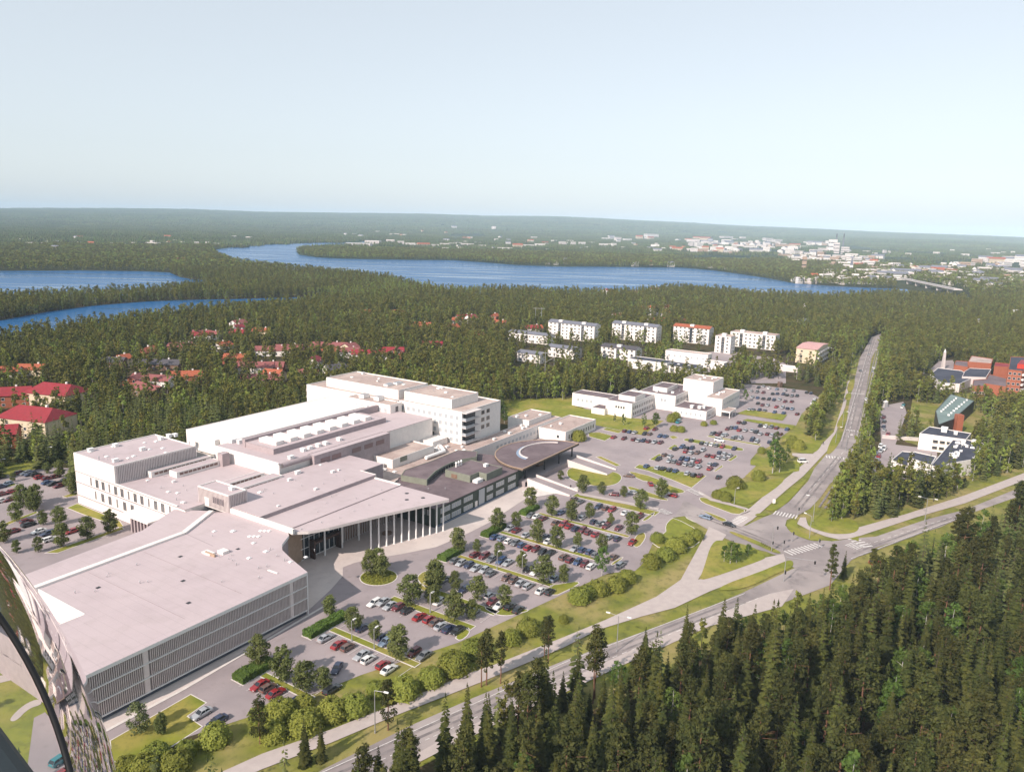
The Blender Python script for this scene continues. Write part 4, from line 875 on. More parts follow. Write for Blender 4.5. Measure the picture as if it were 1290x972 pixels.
house(h4(30,362),22,14,6,20,brick,rooftile,'house with a plain crimson roof beside the two large red-roofed houses',3)
house(h4(-8,552),14,10,6,20,brick,rooftile,'small red house by the meadow edge',3)
HS = [(h4(40,252),13,10,4,10,white,rooforange,'orange-tiled house at the far edge of the pines'),(h4(160,240),15,11,4,5,cream,rooforange,'wider orange-tiled house at the far edge of the pines'),
(h4(562,205),14,9,4,0,timber,roofblack,'dark-roofed house in the deep forest'),(h4(605,192),8,8,5,60,cream,rooforange,'narrow cream gable house in the deep forest'),
(h4(790,216),26,10,4,0,timber,roofblack,'long dark-roofed terrace below the white-gabled house'),(h4(755,292),24,11,4,-10,white,roofdull,'long dull-red terrace with a white gable end'),
(h4(735,338),22,10,4,-35,timber,roofdull,'dull-red terrace turned away from the white-gabled one'),(h4(990,78),14,10,4,20,white,rooftile,'white house with a vivid red roof near the water'),
(h4(1092,128),13,10,4,70,white,rooforange,'white house with an orange roof on the lane'),(h4(1160,188),14,10,4,0,brick,rooforange,'brick house with an orange roof on the lane'),
(h4(1250,230),24,11,4,10,white,roofdull,'long white terrace with a dull red roof'),(h4(1172,42),9,7,4,60,white,rooftile,'tiny white house highest up the lane'),(h4(1175,66),12,9,3.5,0,brick,rooftile,'red-walled house high up the lane'),
(h4(872,132),11,8,3.5,0,brick,roofdull,'brown-red cottage beside the road bend'),(h4(925,132),8,7,3.5,60,white,roofdull,'small white cottage beside the road bend'),(h4(1050,75),8,7,4,0,white,roofdull,'white shed beside the vivid red roof'),
(h4(1290,290),22,10,4,10,timber,roofdull,'brown terrace in front of the long white one'),(hc4(60,150),26,11,4,8,white,roofdull,'long dull-red roofed terrace behind the ward tower'),(hc4(135,142),18,10,4,8,brick,roofdull,'short dull-red roofed terrace behind the ward tower'),
(hc4(335,130),26,11,4,0,brick,roofdull,'long brick terrace with a faded roof'),(hc4(432,135),10,9,5,60,cream,roofdull,'cream gable at the end of the brick terrace'),(hc4(530,168),24,11,4.5,8,white,rooftile,'white gabled terrace with a bright red roof at the wood edge'),
(hc4(645,155),15,10,4.5,8,white,rooftile,'short white terrace with a bright red roof at the wood edge'),(hc4(20,228),22,11,4,8,brick,roofdull,'maroon-roofed terrace in the pines'),(hc4(780,35),14,10,4,0,brick,rooforange,'orange-red house west of the pale gable'),(hc4(930,42),12,9,4,50,cream,rooforange,'pale gabled house with an orange roof'),
(hc4(230,265),12,8,3,0,white,roofdull,'white cottage behind the young birches'),(hc4(360,240),13,9,4,40,white,roofblack,'white cottage with a dark roof in the birches'),
(hb(90,455),9,8,4,30,brick,rooforange,'small orange house near the far lake'),(hb(215,456),12,8,4,0,brick,rooforange,'wider orange house near the far lake'),(hb(490,475),12,10,6,60,white,rooftile,'tall red-roofed white house in the middle forest'),(hb(300,503),18,10,4,0,cream,rooforange,'long orange-roofed house in the middle forest'),(hb(415,510),12,9,4,40,cream,rooforange,'cream house with orange roof in the middle forest'),(hb(440,485),10,8,4,0,white,rooforange,'white house with orange roof in the middle forest'),(hb(580,470),8,8,5,60,brick,rooforange,'lone brick cottage in the middle forest'),(hb(715,515),16,10,4,10,white,rooftile,'red-roofed house beside the power pylon'),
(hb(1000,375),12,10,6,60,white,rooftile,'white villa with a red gable on the lake shore'),(hb(1105,382),11,9,4,0,white,roofdull,'white cottage on the lake shore'),(hb(1180,370),15,9,4,0,cream,roofdull,'long cream cottage on the lake shore'),
(m6(575,108),16,10,4,20,white,rooforange,'white villa with orange roof in the hillside cluster'),(m6(640,103),14,9,4,0,white,rooforange,'orange-roofed villa at the top of the cluster'),(m6(688,100),12,9,4,0,cream,rooforange,'cream villa at the top of the cluster'),(m6(655,165),18,11,4,20,white,rooforange,'largest white villa in the hillside cluster'),(m6(640,138),12,9,4,60,white,roofgrey,'grey-roofed villa in the hillside cluster'),(m6(765,170),12,10,5,0,cream,rooforange,'orange-roofed house beside the red-roofed block'),(m6(462,142),12,9,6,30,white,roofdull,'white gable between the two slate-roofed slabs'),(m6(700,128),10,8,4,60,white,rooforange,'steep white gable in the hillside cluster'),
(m6(50,200),14,10,4,20,cream,rooforange,'cream house with orange roof beside the white slab'),(hc(460,435),12,9,4,60,white,roofgrey,'white house in the green wood beyond the slabs'),(hc(450,490),14,9,4,30,white,roofgrey,'grey-roofed house lower in the green wood'),(hc(830,425),14,8,4,0,white,roofgrey,'white hut by the far road'),(hc(1045,420),10,8,4,0,white,rooforange,'small hut by the far road'),(hc(1258,455),12,9,5,30,white,roofwhite,'white house in the dark wood near the frame edge'),(hc(1130,490),8,8,6,0,white,roofgrey,'narrow white house in the dark wood'),(hc(1150,548),8,6,3.5,0,white,roofgrey,'white shed deepest in the dark wood')]
for i, (x, y) in enumerate(((150,452),(185,440),(330,415),(300,405),(372,438),(395,452),(235,470),(345,468),(440,440),(500,440),(545,432),(600,420),(630,405),(255,418),(170,475),(585,398))):
    HS.append(((x,y), RND.uniform(11,18), RND.uniform(8,10), RND.choice((3.2,4,4.5)), RND.choice((0,20,60,-20,90)), *[(white,rooftile,'{} white cottage with a crimson roof'),(brick,rooforange,'{} brick cottage with an orange roof'),(cream,rooforange,'{} cream cottage with an orange roof'),(white,roofdull,'{} white cottage with a faded red roof'),(brick,roofdull,'{} maroon cottage with a faded roof')][i % 5]))
    HS[-1] = (*HS[-1][:-1], HS[-1][-1].format(ORD[i//5])+' from the west in the pine wood')
HOUSES = []
for (px, *a) in HS: HOUSES.append(house(px, *a))
# ------------------------------------------------------------------ the town across the lake
_b = {}
def townmesh(k):
    if k not in _b:
        wm, rm, g = [(white,gravel,0),(white,roofgrey,1),(cream,rooforange,1),(offwhite,roofwhite,0),(white,rooftile,1),(timberlt,gravel,0)][k]
        mb = MB(); mb.box(-.5,.5,-.5,.5,0,1,0)
        if g:
            for s in (-1,1): mb.face([(-.54,s*.56,.97),(.54,s*.56,.97),(.54,0,1.3),(-.54,0,1.3)][::s], 1)
            for x in (-.5,.5): mb.face([(x,-.5,1),(x,.5,1),(x,0,1.28)], 0)
        else: mb.face([(-.52,-.52,1.01),(.52,-.52,1.01),(.52,.52,1.01),(-.52,.52,1.01)], 1)
        for j in range(3): mb.box(-.46,.46,-.515,-.505,.14+.3*j,.21+.3*j,2)
        for j in range(3): mb.box(-.515,-.505,-.46,.46,.14+.3*j,.21+.3*j,2)
        _b[k] = mb.mesh('town_building', [wm, rm, glass])
    return _b[k]
TOWN = {0:'white flat-roofed building in the distant town across the lake',1:'white grey-roofed building in the distant town across the lake',2:'cream orange-roofed building in the distant town across the lake',3:'pale industrial hall in the distant town across the lake',4:'white red-roofed building in the distant town across the lake',5:'tan flat-roofed building in the distant town across the lake'}
TOWNXY = []; TOWNQ = []
def town(px, py, w, h, k, ang=None, dep=None):
    TOWNQ.append((px, py, w, h, k, math.radians(RND.choice((-15,20,57,-33)) if ang is None else ang), dep or w*.6))
def build_town():
    rest = MB(); mats = []
    for i, (px, py, w, h, k, ang, dep) in enumerate(sorted(TOWNQ, key=lambda q: -q[2]*q[3])):
        p = P(px, py); d = p.length/FPX; TOWNXY.append((p.x,p.y,max(w,dep)*d*.6)); me = townmesh(k); z = hill(p.x,p.y)
        if i < 300:
            o = inst('town_building', me, None, (p.x,p.y,z), ang, (w*d, dep*d, h*d))
            tag(o, TOWN[k], 'town building', ('white flat','white grey-roofed','cream orange-roofed','pale industrial','white red-roofed','tan flat')[k]+' buildings of the far town')
        else:
            M = Matrix.Translation((p.x,p.y,z)) @ Matrix.Rotation(ang,4,'Z') @ Matrix.Diagonal((w*d,dep*d,h*d,1)); n0 = len(rest.v); rest.v += [tuple(M @ v.co) for v in me.vertices]
            for pl in me.polygons:
                m = me.materials[pl.material_index]
                if m not in mats: mats.append(m)
                rest.f.append(tuple(n0+j for j in pl.vertices)); rest.m.append(mats.index(m))
    if rest.f: tag(rest.build('distant_buildings', mats), kind='stuff')
for x, y, w in ((452,309.5,30),(470,308,18),(492,307,10),(505,308.5,8),(517,310,12),(533,311.5,15),(548,311,9),(560,310.5,12),(570,309.5,10),(585,310,9),(592,310,9),(608,312,9),(636,316,18),(652,313,12),(665,312,14),(680,311,12),(640,309,6),(625,304,5),(708,309.5,8),(722,309,6),(733,309,8),(760,311,10),(773,311.5,6),(790,304.5,10),(778,304,8),(805,303,8),(820,302,16),(825,312,10),(828,318,10),(853,317,12),(848,316,8),(520,283.5,14),(590,283.5,14),(535,281,5),(572,293,6),(622,294,5),(700,285,8),(735,285.5,6),(38,310,4),(46,310.5,18),(100,311,8),(115,310.5,6),(140,310.5,4),(168,309.5,4),(193,309,14),(248,309.5,5),(262,308.5,6),(178,331,12),(190,329.5,30),(245,332,16),(230,331,12),(332,341,9),(357,343,10),(368,345,12),(70,316.5,7),(850,278,5),(690,333,5),(712,332,4),(700,333.5,6),(800,335.5,8),(845,336,8),(820,334,5)): town(x, y, w, RND.uniform(3,5.5), RND.choice((0,0,1,3,3,2)), RND.choice((0,10,-10,20)), w*.5)
for n, x0, x1, y0, y1_, w0, w1, h0, h1, sl in ((70,868,1050,305,319,5,16,2.5,5,.03),(45,985,1110,323,332,5,14,3,6,.04),(64,1040,1190,334,350,6,15,4,7,.05),(22,998,1122,352,357,5,14,5,9,.03),(78,1178,1300,336,364,6,18,4,7,.05),(16,1230,1300,326,336,8,18,4,6,.02),(14,880,960,331,338,3,7,2.5,4,.05),(10,1095,1145,345,352,10,34,4,8,.03),(18,870,985,303,309,6,16,2,4,.02)):
    for i in range(n):
        x = x0+(x1-x0)*(i+RND.random())/n; town(x, y0+RND.random()*(y1_-y0)+(x-x0)*sl*.6, RND.uniform(w0,w1), RND.uniform(h0,h1), RND.choice((0,0,0,0,0,1,1,3,3,3,3,5,5,0,1,2)))
town(1048,318.5,8,15,0,0,5); town(1053,319,5,12,3,0,5); town(1064,320,7,8,3,0,6); town(1036,318,9,5,3,0,6); town(1012,343,4,18,5,0,4)
for n, x0, x1, ya, yb in ((10,430,600,294,301),(64,560,870,301,316),(22,20,330,300,312),(16,860,1000,309,316),(14,1000,1290,316,322)):
    for i in range(n): town(RND.uniform(x0,x1), RND.uniform(ya,yb), RND.uniform(3,8), RND.uniform(1.8,3.2), RND.choice((0,0,1,3,2)))
build_town()
def far_chimney(px, py, hpx, label):
    p = P(px, py); d = p.length/FPX; r = thing('power_plant_chimney', label, 'chimney', (p.x,p.y,0)); a = Vector((p.x,p.y,0))
    mb = MB(); mb.cyl(a,a+Vector((0,0,hpx*d*.8)),.9*d,.65*d,12); mb.build('shaft', roofgrey, r); mb = MB(); mb.cyl(a+Vector((0,0,hpx*d*.8)),a+Vector((0,0,hpx*d)),.66*d,.6*d,12); mb.build('top_band', roofblack, r)
far_chimney(1052,318,21,'tall dark power plant chimney rising behind the white boiler house'); far_chimney(1061,319,22,'tall dark power plant chimney standing clear of the boiler house')
p = P(1071.5,344); d = p.length/FPX; r = thing('church','pale church with a slim pointed spire in the far town','church',p); mb = MB(); mb.cyl(p,p+Vector((0,0,9*d)),2.2*d,2.0*d,4); mb.build('tower', white, r); mb = MB(); mb.cyl(p+Vector((0,0,9*d)),p+Vector((0,0,19*d)),2.0*d,.1*d,4); mb.build('spire', roofgrey, r)
# bridge and transmission pylons
r = thing('road_bridge','grey road bridge on piers crossing the river mouth to the town','bridge',P(1168,362))
a, b = P(1138,356), P(1206,371); d = (b-a).normalized(); n = Vector((-d.y,d.x,0))*7
mb = MB(); mb.prism([a-n,b-n,b+n,a+n], 7.5, 9.2, bot=True); mb.build('deck', concrete, r); mb = MB(); mb.prism([a-n,b-n,b-n*.95,a-n*.95], 9.2, 10.4); mb.build('railing', metal, r)
for k in (.12,.3,.5,.7,.88): c = a+(b-a)*k; mb = MB(); mb.prism([c-n*.6-d*2,c-n*.6+d*2,c+n*.6+d*2,c+n*.6-d*2], 0, 7.6); mb.build('pier', concrete, r)
for px, py, h, lab in ((678,411,19,'grey lattice power pylon beside the white slab'),(692,470,15,'wooden H-frame power pole in the pines')):
    p = P(px,py); r = thing('power_pylon', lab, 'pylon', p); 
    for s in (-3,3): mb = MB(); mb.cyl(p+Vector((s,0,0)),p+Vector((s,0,h)),.22,.16); mb.build('leg', metal, r)
    mb = MB(); mb.cyl(p+Vector((-6,0,h-1)),p+Vector((6,0,h-1)),.18); mb.cyl(p+Vector((-3,0,h*.5)),p+Vector((3,0,h*.75)),.1); mb.build('crossarm', metal, r)
# ------------------------------------------------------------------ vehicles
tyre = pm('tyre_rubber', (.02,.02,.02), (.015,.015,.015), 3, .9); rim = pm('wheel_rim', (.45,.45,.46), (.4,.4,.41), 3, .35, metal=.8)
carglass = glassmat('car_glass', (.02,.024,.03), .08); lampw = glassmat('headlight_glass', (.75,.76,.78), .15); lampr = glassmat('tail_light_glass', (.35,.012,.012), .2)
trim = pm('black_trim', (.025,.025,.027), (.02,.02,.022), 3, .6)
PAINT = {}
for k, c in {'silver':(.40,.41,.43),'white':(.66,.66,.65),'black':(.018,.018,.02),'navy blue':(.022,.03,.07),'blue':(.035,.065,.15),'red':(.25,.018,.022),'dark red':(.12,.015,.02),'brown':(.13,.075,.06),'grey':(.17,.175,.185),'pale blue':(.20,.26,.35),'teal':(.02,.17,.20),'dark green':(.02,.06,.035)}.items():
    m, nt, b = newmat('paint_'+k.replace(' ','_')); b.inputs['Base Color'].default_value = (*c,1); b.inputs['Roughness'].default_value = .28; b.inputs['Metallic'].default_value = .25 if k in ('silver','grey','pale blue') else 0; b.inputs['Coat Weight'].default_value = .6; b.inputs['Coat Roughness'].default_value = .06
    PAINT[k] = m
KIND = {  # length, width, belt, roof z, cabin base x0,x1, roof x0,x1
 'saloon':(4.6,1.78,.92,1.42,-1.75,1.0,-1.05,.25), 'hatchback':(4.0,1.72,.95,1.48,-1.88,.95,-1.5,.3), 'estate':(4.65,1.78,.93,1.47,-2.2,1.0,-1.9,.3), 'van':(4.8,1.9,1.15,1.95,-2.3,1.55,-2.2,.85)}
def carmeshes(kind):
    Lc, Wd, belt, top, b0, b1, r0, r1 = KIND[kind]; h = Lc/2; w = Wd/2
    st = [(-h,.80*w,.40,belt-.18),(-h+.10,.93*w,.26,belt-.04),(-h+.5,.98*w,.20,belt),(-.6,w,.19,belt),(.6,w,.19,belt-.01),(b1,.99*w,.19,belt-.03),(h-.55,.97*w,.20,belt-.14),(h-.14,.90*w,.25,belt-.24),(h,.74*w,.38,belt-.34)]
    mb = MB(); rings = []
    for x, ww, zb, zt in st: rings.append([(x,-ww*.92,zb),(x,-ww,zb+(zt-zb)*.35),(x,-ww*.98,zb+(zt-zb)*.75),(x,-ww*.86,zt),(x,ww*.86,zt),(x,ww*.98,zb+(zt-zb)*.75),(x,ww,zb+(zt-zb)*.35),(x,ww*.92,zb)])
    for A, B in zip(rings, rings[1:]):
        for i in range(8):
            j = (i+1) % 8; mb.face([A[i],A[j],B[j],B[i]])
    mb.face(rings[0]); mb.face(rings[-1][::-1])
    wb, wt = w*.85, w*.68
    B = [(b0,-wb,belt-.04),(b1,-wb,belt-.06),(b1,wb,belt-.06),(b0,wb,belt-.04)]; T = [(r0,-wt,top-.05),(r1,-wt,top-.05),(r1,wt,top-.05),(r0,wt,top-.05)]
    # roof skin and pillars belong to the body
    mb.face([(T[0][0]-.05,-wt-.03,top-.05),(T[1][0]+.05,-wt-.03,top-.05),(r1-.15,-wt*.86,top),(r0+.12,-wt*.86,top)]); mb.face([(T[1][0]+.05,-wt-.03,top-.05),(T[1][0]+.05,wt+.03,top-.05),(r1-.15,wt*.86,top),(r1-.15,-wt*.86,top)])
    mb.face([(T[1][0]+.05,wt+.03,top-.05),(T[0][0]-.05,wt+.03,top-.05),(r0+.12,wt*.86,top),(r1-.15,wt*.86,top)]); mb.face([(T[0][0]-.05,wt+.03,top-.05),(T[0][0]-.05,-wt-.03,top-.05),(r0+.12,-wt*.86,top),(r0+.12,wt*.86,top)])
    mb.face([(r0+.12,-wt*.86,top),(r1-.15,-wt*.86,top),(r1-.15,wt*.86,top),(r0+.12,wt*.86,top)])
    for i in range(4): mb.cyl(B[i],T[i],.055,.05,5)
    for s in (-1,1): mb.cyl(((b0+b1)/2-.1,s*(wb+.01),belt-.05),((r0+r1)/2,s*(wt+.01),top-.06),.05,.045,5)
    body = mb
    gl = MB()
    for i in range(4):
        j = (i+1) % 4; gl.face([B[i],B[j],T[j],T[i]])
    wh = MB(); n = 12
    wh.cyl((0,-.10,0),(0,.10,0),.32,n=n,m=0); 
    for y in (-.105,.105): wh.face([(.20*math.cos(2*math.pi*i/8),y,.20*math.sin(2*math.pi*i/8)) for i in range(8)],1)
    hl = MB(); hl.box(-.04,.05,-.17,.17,-.07,.07); tl = MB(); tl.box(-.05,.04,-.14,.14,-.1,.1)
    mir = MB(); mir.box(-.06,.06,-.09,.09,-.06,.06)
    return body, gl, wh, hl, tl, mir
CARP = {}
for k in KIND:
    bo, gl, wh, hl, tl, mir = carmeshes(k); Lc, Wd, belt = KIND[k][:3]
    one = MB(); one.v = list(bo.v); one.f = list(bo.f); one.m = [0]*len(bo.f)
    o = len(one.v); one.v += gl.v; one.f += [tuple(i+o for i in f) for f in gl.f]; one.m += [1]*len(gl.f)
    for x in (-Lc*.29,Lc*.30):
        for y in (-Wd*.45,Wd*.45):
            o = len(one.v); one.v += [(a+x,b+y,c+.32) for a,b,c in wh.v]; one.f += [tuple(i+o for i in f) for f in wh.f]; one.m += [2]*len(wh.f)
    P0 = PAINT['silver']
    CARP[k] = dict(body=bo.mesh('body',[P0]), glass=gl.mesh('cabin_glass',[carglass]), wheel=wh.mesh('wheel',[tyre,rim]), head=hl.mesh('headlight',[lampw]), tail=tl.mesh('tail_light',[lampr]), mir=mir.mesh('wing_mirror',[trim]), one=one.mesh('car',[P0,carglass,tyre]))
def paint(o, c):
    o.material_slots[0].link = 'OBJECT'; o.material_slots[0].material = PAINT[c]
NC = 0
def car(p, ang, kind, colr, label, group, far=False, z=.1):
    global NC; NC += 1
    m = CARP[kind]; Lc, Wd, belt = KIND[kind][:3]; nm = 'parked_van' if kind == 'van' else 'parked_car'; cat = 'van' if kind == 'van' else 'car'
    if far:
        o = inst(nm, m['one'], None, (p.x,p.y,z), ang); paint(o, colr); return tag(o, label, cat, group)
    r = thing(nm, label, cat, (p.x,p.y,z), ang, group)
    b = inst('body', m['body'], r); paint(b, colr); inst('cabin_glass', m['glass'], r)
    for x in (-Lc*.29,Lc*.30):
        for y in (-Wd*.45,Wd*.45): inst('wheel', m['wheel'], r, (x,y,.32))
    for y in (-Wd*.33,Wd*.33): inst('headlight', m['head'], r, (Lc/2-.06,y,belt-.36)); inst('tail_light', m['tail'], r, (-Lc/2+.06,y,belt-.2))
    for y in (-Wd*.5-.03,Wd*.5+.03): inst('wing_mirror', m['mir'], r, (KIND[kind][5]-.25,y,belt+.05))
    return r
CC = {'s':'silver','w':'white','k':'black','n':'navy blue','b':'blue','r':'red','d':'dark red','o':'brown','g':'grey','p':'pale blue','t':'teal','e':'dark green'}
OKC = []
def row(z, txt, where, group, far=False, side='from the plaza', kinds=('saloon','hatchback','estate','hatchback','saloon'), base=GA, flip=None, shorten=False):
    """txt: 'x,y,c x,y,c ...' centres of the cars in zoom pixels"""
    items = txt.split()
    for i, it in enumerate(items):
        x, y, c = it.split(','); p = P(*z(float(x), float(y)), .7); rr = random.Random(int(float(x)*7+float(y)*13)); kd = rr.choice(kinds)
        for q in OKC:
            dv = Vector((p.x-q.x, p.y-q.y)); l = dv.length
            if l < 2.25 and l > .01: p = Vector((q.x+dv.x/l*2.4, q.y+dv.y/l*2.4, 0))
        OKC.append(p.copy())
        a = base+(math.pi if (rr.random() < .4 if flip is None else flip) else 0)+rr.uniform(-.03,.03)
        car(p, a, kd, CC[c], f'{CC[c]} {kd} {where}' if len(items) == 1 else f'{CC[c]} {kd}, {ORD[i]} {side} {where}', group, far)
FG = 'cars in the front car park'
LB = 'in the {} row from the louvred building'
row(zG,'570,482,r 632,502,o 690,540,r',LB.format('first'),FG)
row(zF,'235,660,s 335,710,r 400,730,o 500,790,s 550,820,w 660,860,r 700,890,w',LB.format('second'),FG)
row(zF,'510,585,n 655,655,n 675,682,p 890,765,d 960,792,g',LB.format('third'),FG)
row(zF,'595,402,w 660,395,s 710,425,s 770,435,d 835,460,k 930,505,r 1000,525,r 1050,545,o 1085,572,s 1140,592,n 1210,605,k',LB.format('fourth'),FG)
row(zE,'75,805,w 235,840,o 330,880,s',LB.format('fifth'),FG)
row(zE,'120,640,g 265,712,n 450,760,s 472,802,d 522,832,w 602,838,k 662,862,k',LB.format('sixth'),FG)
row(zE,'195,500,g 238,520,s 297,535,n 350,556,s 410,572,s 460,595,g 575,627,o 622,647,o 680,668,s 735,688,s 830,722,w 895,732,k',LB.format('seventh'),FG)
row(zE,'345,457,d 410,466,d 465,490,g 535,502,b 585,517,s 735,562,k 790,585,w 930,632,p',LB.format('eighth'),FG)
row(zE,'490,327,b 540,337,p 592,357,w 640,372,g 690,387,b 737,407,r 790,417,d 838,440,k 897,446,k 1000,475,o 1045,497,d 1100,512,b 1150,527,d 1197,542,w',LB.format('ninth'),FG)
row(zE,'600,262,s 652,277,d 720,312,s 860,332,n 885,357,w 1080,412,s 1135,422,b 1190,437,b 1232,460,g',LB.format('tenth'),FG)
row(zE,'755,167,g 800,175,w 847,190,d 940,222,o 995,232,r 1040,247,r 1085,265,n 1135,277,d 1180,292,d 1235,307,r',LB.format('eleventh'),FG)
row(zD,'630,502,s 690,516,n 800,542,r','in the far part of the eleventh row',FG)
row(zE,'980,145,b 1135,185,s 1220,215,n',LB.format('twelfth'),FG)
row(zD,'520,392,g 570,402,s 608,422,d 700,435,d',"in the far part of the twelfth row",FG)
row(zD,'372,222,o 417,242,g 550,280,n 605,290,o 650,302,r 747,325,w 855,350,d',LB.format('thirteenth'),FG)
row(zD,'715,706,s','alone on the exit lane beside the round bushes',FG,kinds=('estate',)); row(zD,'662,650,o','in the shade of the tall tree by the exit lane',FG)
row(zG,'140,690,s','on the lawn-side bay by the louvred building',FG,flip=True,kinds=('saloon',)); row(zG,'255,745,n','half hidden by round bushes on the lawn-side bay',FG,flip=True,kinds=('saloon',))
row(zG,'1140,355,n','driving along the first aisle',FG,base=math.radians(85),kinds=('saloon',)); row(zG,'1105,512,k','parked under the small tree beside round bushes',FG); row(zG,'840,600,n','peeping out behind the round bush',FG)
RG = 'cars on the drives'
row(zD,'665,188,d','on the drive behind the row of street trees',RG,base=GA+1.9); row(zD,'800,175,s','waiting on the drive between two street trees',RG,base=GA+1.9); row(zD,'935,110,r','rounding the drive by the long grass island',RG,base=GA+.6); row(zD,'775,50,o','leaving the round lawn',RG,base=GA+1.9); row(zD,'1098,195,r','beside the large tree at the zebra crossing',RG,base=GA+1.4)
row(zD,'375,215,k','tucked under the tree at the ramp corner',RG) if False else None
row(zC,'168,415,p','on the entrance road beside the narrow island',RG,base=GA+1.35,kinds=('estate',)); row(zC,'345,470,k','waiting at the junction end of the entrance road',RG,base=GA+1.35,kinds=('saloon',)); row(zA,'970,705,k','crossing the open corner of the upper car park',RG,base=GA)
UG = 'cars in the upper car park'
UL = 'in the {} row beyond the grass triangle'
S2 = 'from the canopy'
row(zA,'437,625,b 520,638,s 560,642,k 607,652,k 652,660,b 740,678,s 785,690,k 830,695,d',UL.format('first'),UG,True,S2)
row(zA,'905,642,r','standing in front of the second row',UG,True,S2); row(zA,'905,612,s 945,612,n',UL.format('short second'),UG,True,S2)
row(zA,'525,572,k 605,586,s 645,590,g 682,602,d 725,612,s 768,617,g 820,630,s',UL.format('third'),UG,True,S2)
row(zA,'570,542,o 612,552,s 697,570,n 737,576,b 780,582,s 820,592,r',UL.format('fourth'),UG,True,S2)
row(zA,'650,497,k 727,517,r 767,526,s 812,526,o 890,546,d 933,552,r 970,562,s 1013,568,s',UL.format('fifth'),UG,True,S2)
row(zA,'700,482,b 737,492,k 772,491,n 852,507,s 977,526,n 1013,536,s 1053,546,s',UL.format('sixth'),UG,True,S2)
row(zA,'767,436,k 845,456,k 882,461,s 915,466,w 955,473,g 997,481,r 1085,495,n',UL.format('seventh'),UG,True,S2)
row(zA,'920,386,g 965,391,d 1002,399,s 1097,411,g 1132,420,s 1217,431,n 1257,437,s',UL.format('eighth'),UG,True,S2)
row(zA,'195,411,r 270,421,d 345,427,d 378,436,s 413,437,n 452,442,d 495,447,s 540,450,d','in the row by the clinic drive',UG,True,S2)
row(zA,'277,366,d 313,372,b 350,376,s 422,386,k 462,388,o 537,402,b 578,405,b','in the row nearest the clinic lawn',UG,True,S2)
row(zA,'672,300,t','by the clinic shrubs',UG,True,kinds=('van',)); row(zA,'975,436,w','on the lane between upper rows',UG,True,base=GA+1.5,kinds=('van',)); row(zA,'437,345,r 500,352,d','beside the young trees at the clinic',UG,True,S2)
S3 = 'from the clinic'
row(zB,'300,361,d 337,366,k 455,386,k 495,392,w 537,395,g 577,401,d 655,411,b','in the row along the long grass strip',UG,True,S3)
row(zB,'215,408,d 240,402,g 275,402,b 302,417,r 345,420,s 397,422,s 427,432,k 457,446,s 510,446,d 542,456,s 605,447,d','in the middle row behind the long lane',UG,True,S3)
row(zB,'107,442,k 147,446,d 187,456,s 275,470,g 311,477,s 397,487,k 435,497,s 525,507,n','in the row facing the long lane',UG,True,S3)
row(zB,'375,266,s 405,267,g 450,270,n 490,274,g 562,286,b 630,292,b','in the front row of the top car park',UG,True,S3)
row(zB,'440,220,k 472,233,d 510,235,s 575,246,r 620,251,s 658,258,n 692,262,p','in the second row of the top car park',UG,True,S3)
row(zB,'397,176,s 437,180,b 480,186,k 520,190,k 557,195,n 598,192,s 640,206,d 690,207,d','in the third row of the top car park',UG,True,S3)
row(zB,'390,130,s 433,136,g 480,140,d 548,151,k 583,150,n 627,152,n 655,160,k 690,166,g 728,165,k','in the fourth row of the top car park',UG,True,S3)
row(zB,'443,105,k 480,96,s 520,110,w 580,116,p 640,125,s 702,130,g','in the back row of the top car park',UG,True,S3)
row(zB,'730,299,d','alone at the end of the top car park',UG,True); row(zB,'800,141,k 833,146,n','in the tree shade of the top car park',UG,True,S3); row(zB,'855,205,p 840,220,w 860,190,w','by the bright bays at the road trees',UG,True,S3)
WG = 'cars in the western car park'
row(zH,'190,247,d 228,252,s 272,264,n 312,267,k 357,292,r 430,300,d','in the row nearest the meadow',WG,True,S3); row(zH,'432,338,b 478,350,k 530,370,d 500,285,d 575,322,k','in the row nearest the west wing',WG,True,S3)
row(zH,'25,440,d 65,430,r 90,490,d 45,498,w 15,375,n 65,352,p','of the row at the frame edge',WG,True,S3); row(zH,'240,690,d 258,718,k 350,778,w 430,797,n','of the row behind the small round trees',WG,True,S3); row(zH,'650,778,r','between two trees below the west wing',WG,True); row(zH,'450,850,w','at the lane by the roof edge',WG,True); row(zH,'112,780,d','under the leftmost tree',WG,True); row(zH,'640,148,k','at the meadow lamp',WG,True)
EG = 'cars beyond the main road'
row(m7,'600,488,d 603,510,k 600,535,n 602,552,s 620,573,r','of the roadside lot, farthest first',EG,True,'down'); row(m7,'690,440,w 697,428,t','under the pines of the roadside lot',EG,True,'down'); row(m7,'560,665,p 575,680,r 568,700,w 585,655,s','of the yard by the courtyard building',EG,True,'down'); row(m7,'585,632,w 600,645,w','of the yard by the pale wall',EG,True,'down',kinds=('van',))
row(m7,'525,182,s','driving down the main road',EG,True,base=math.radians(76)); row(m7,'485,262,g','farther up the main road',EG,True,base=math.radians(76)) ; row(m7,'512,402,w','pulled up on the verge of the main road',EG,True,base=math.radians(76)); row(m7,'545,265,s 548,248,w','parked on the verge beyond the crossing',EG,True,'down',base=math.radians(76)); row(zB,'772,650,w','with a dark shadow beside the cycle path',EG,True,base=math.radians(10),kinds=('van',)); row(r4,'555,575,r','glimpsed between the roadside spruces',EG,True,base=.5)
print('cars', NC)
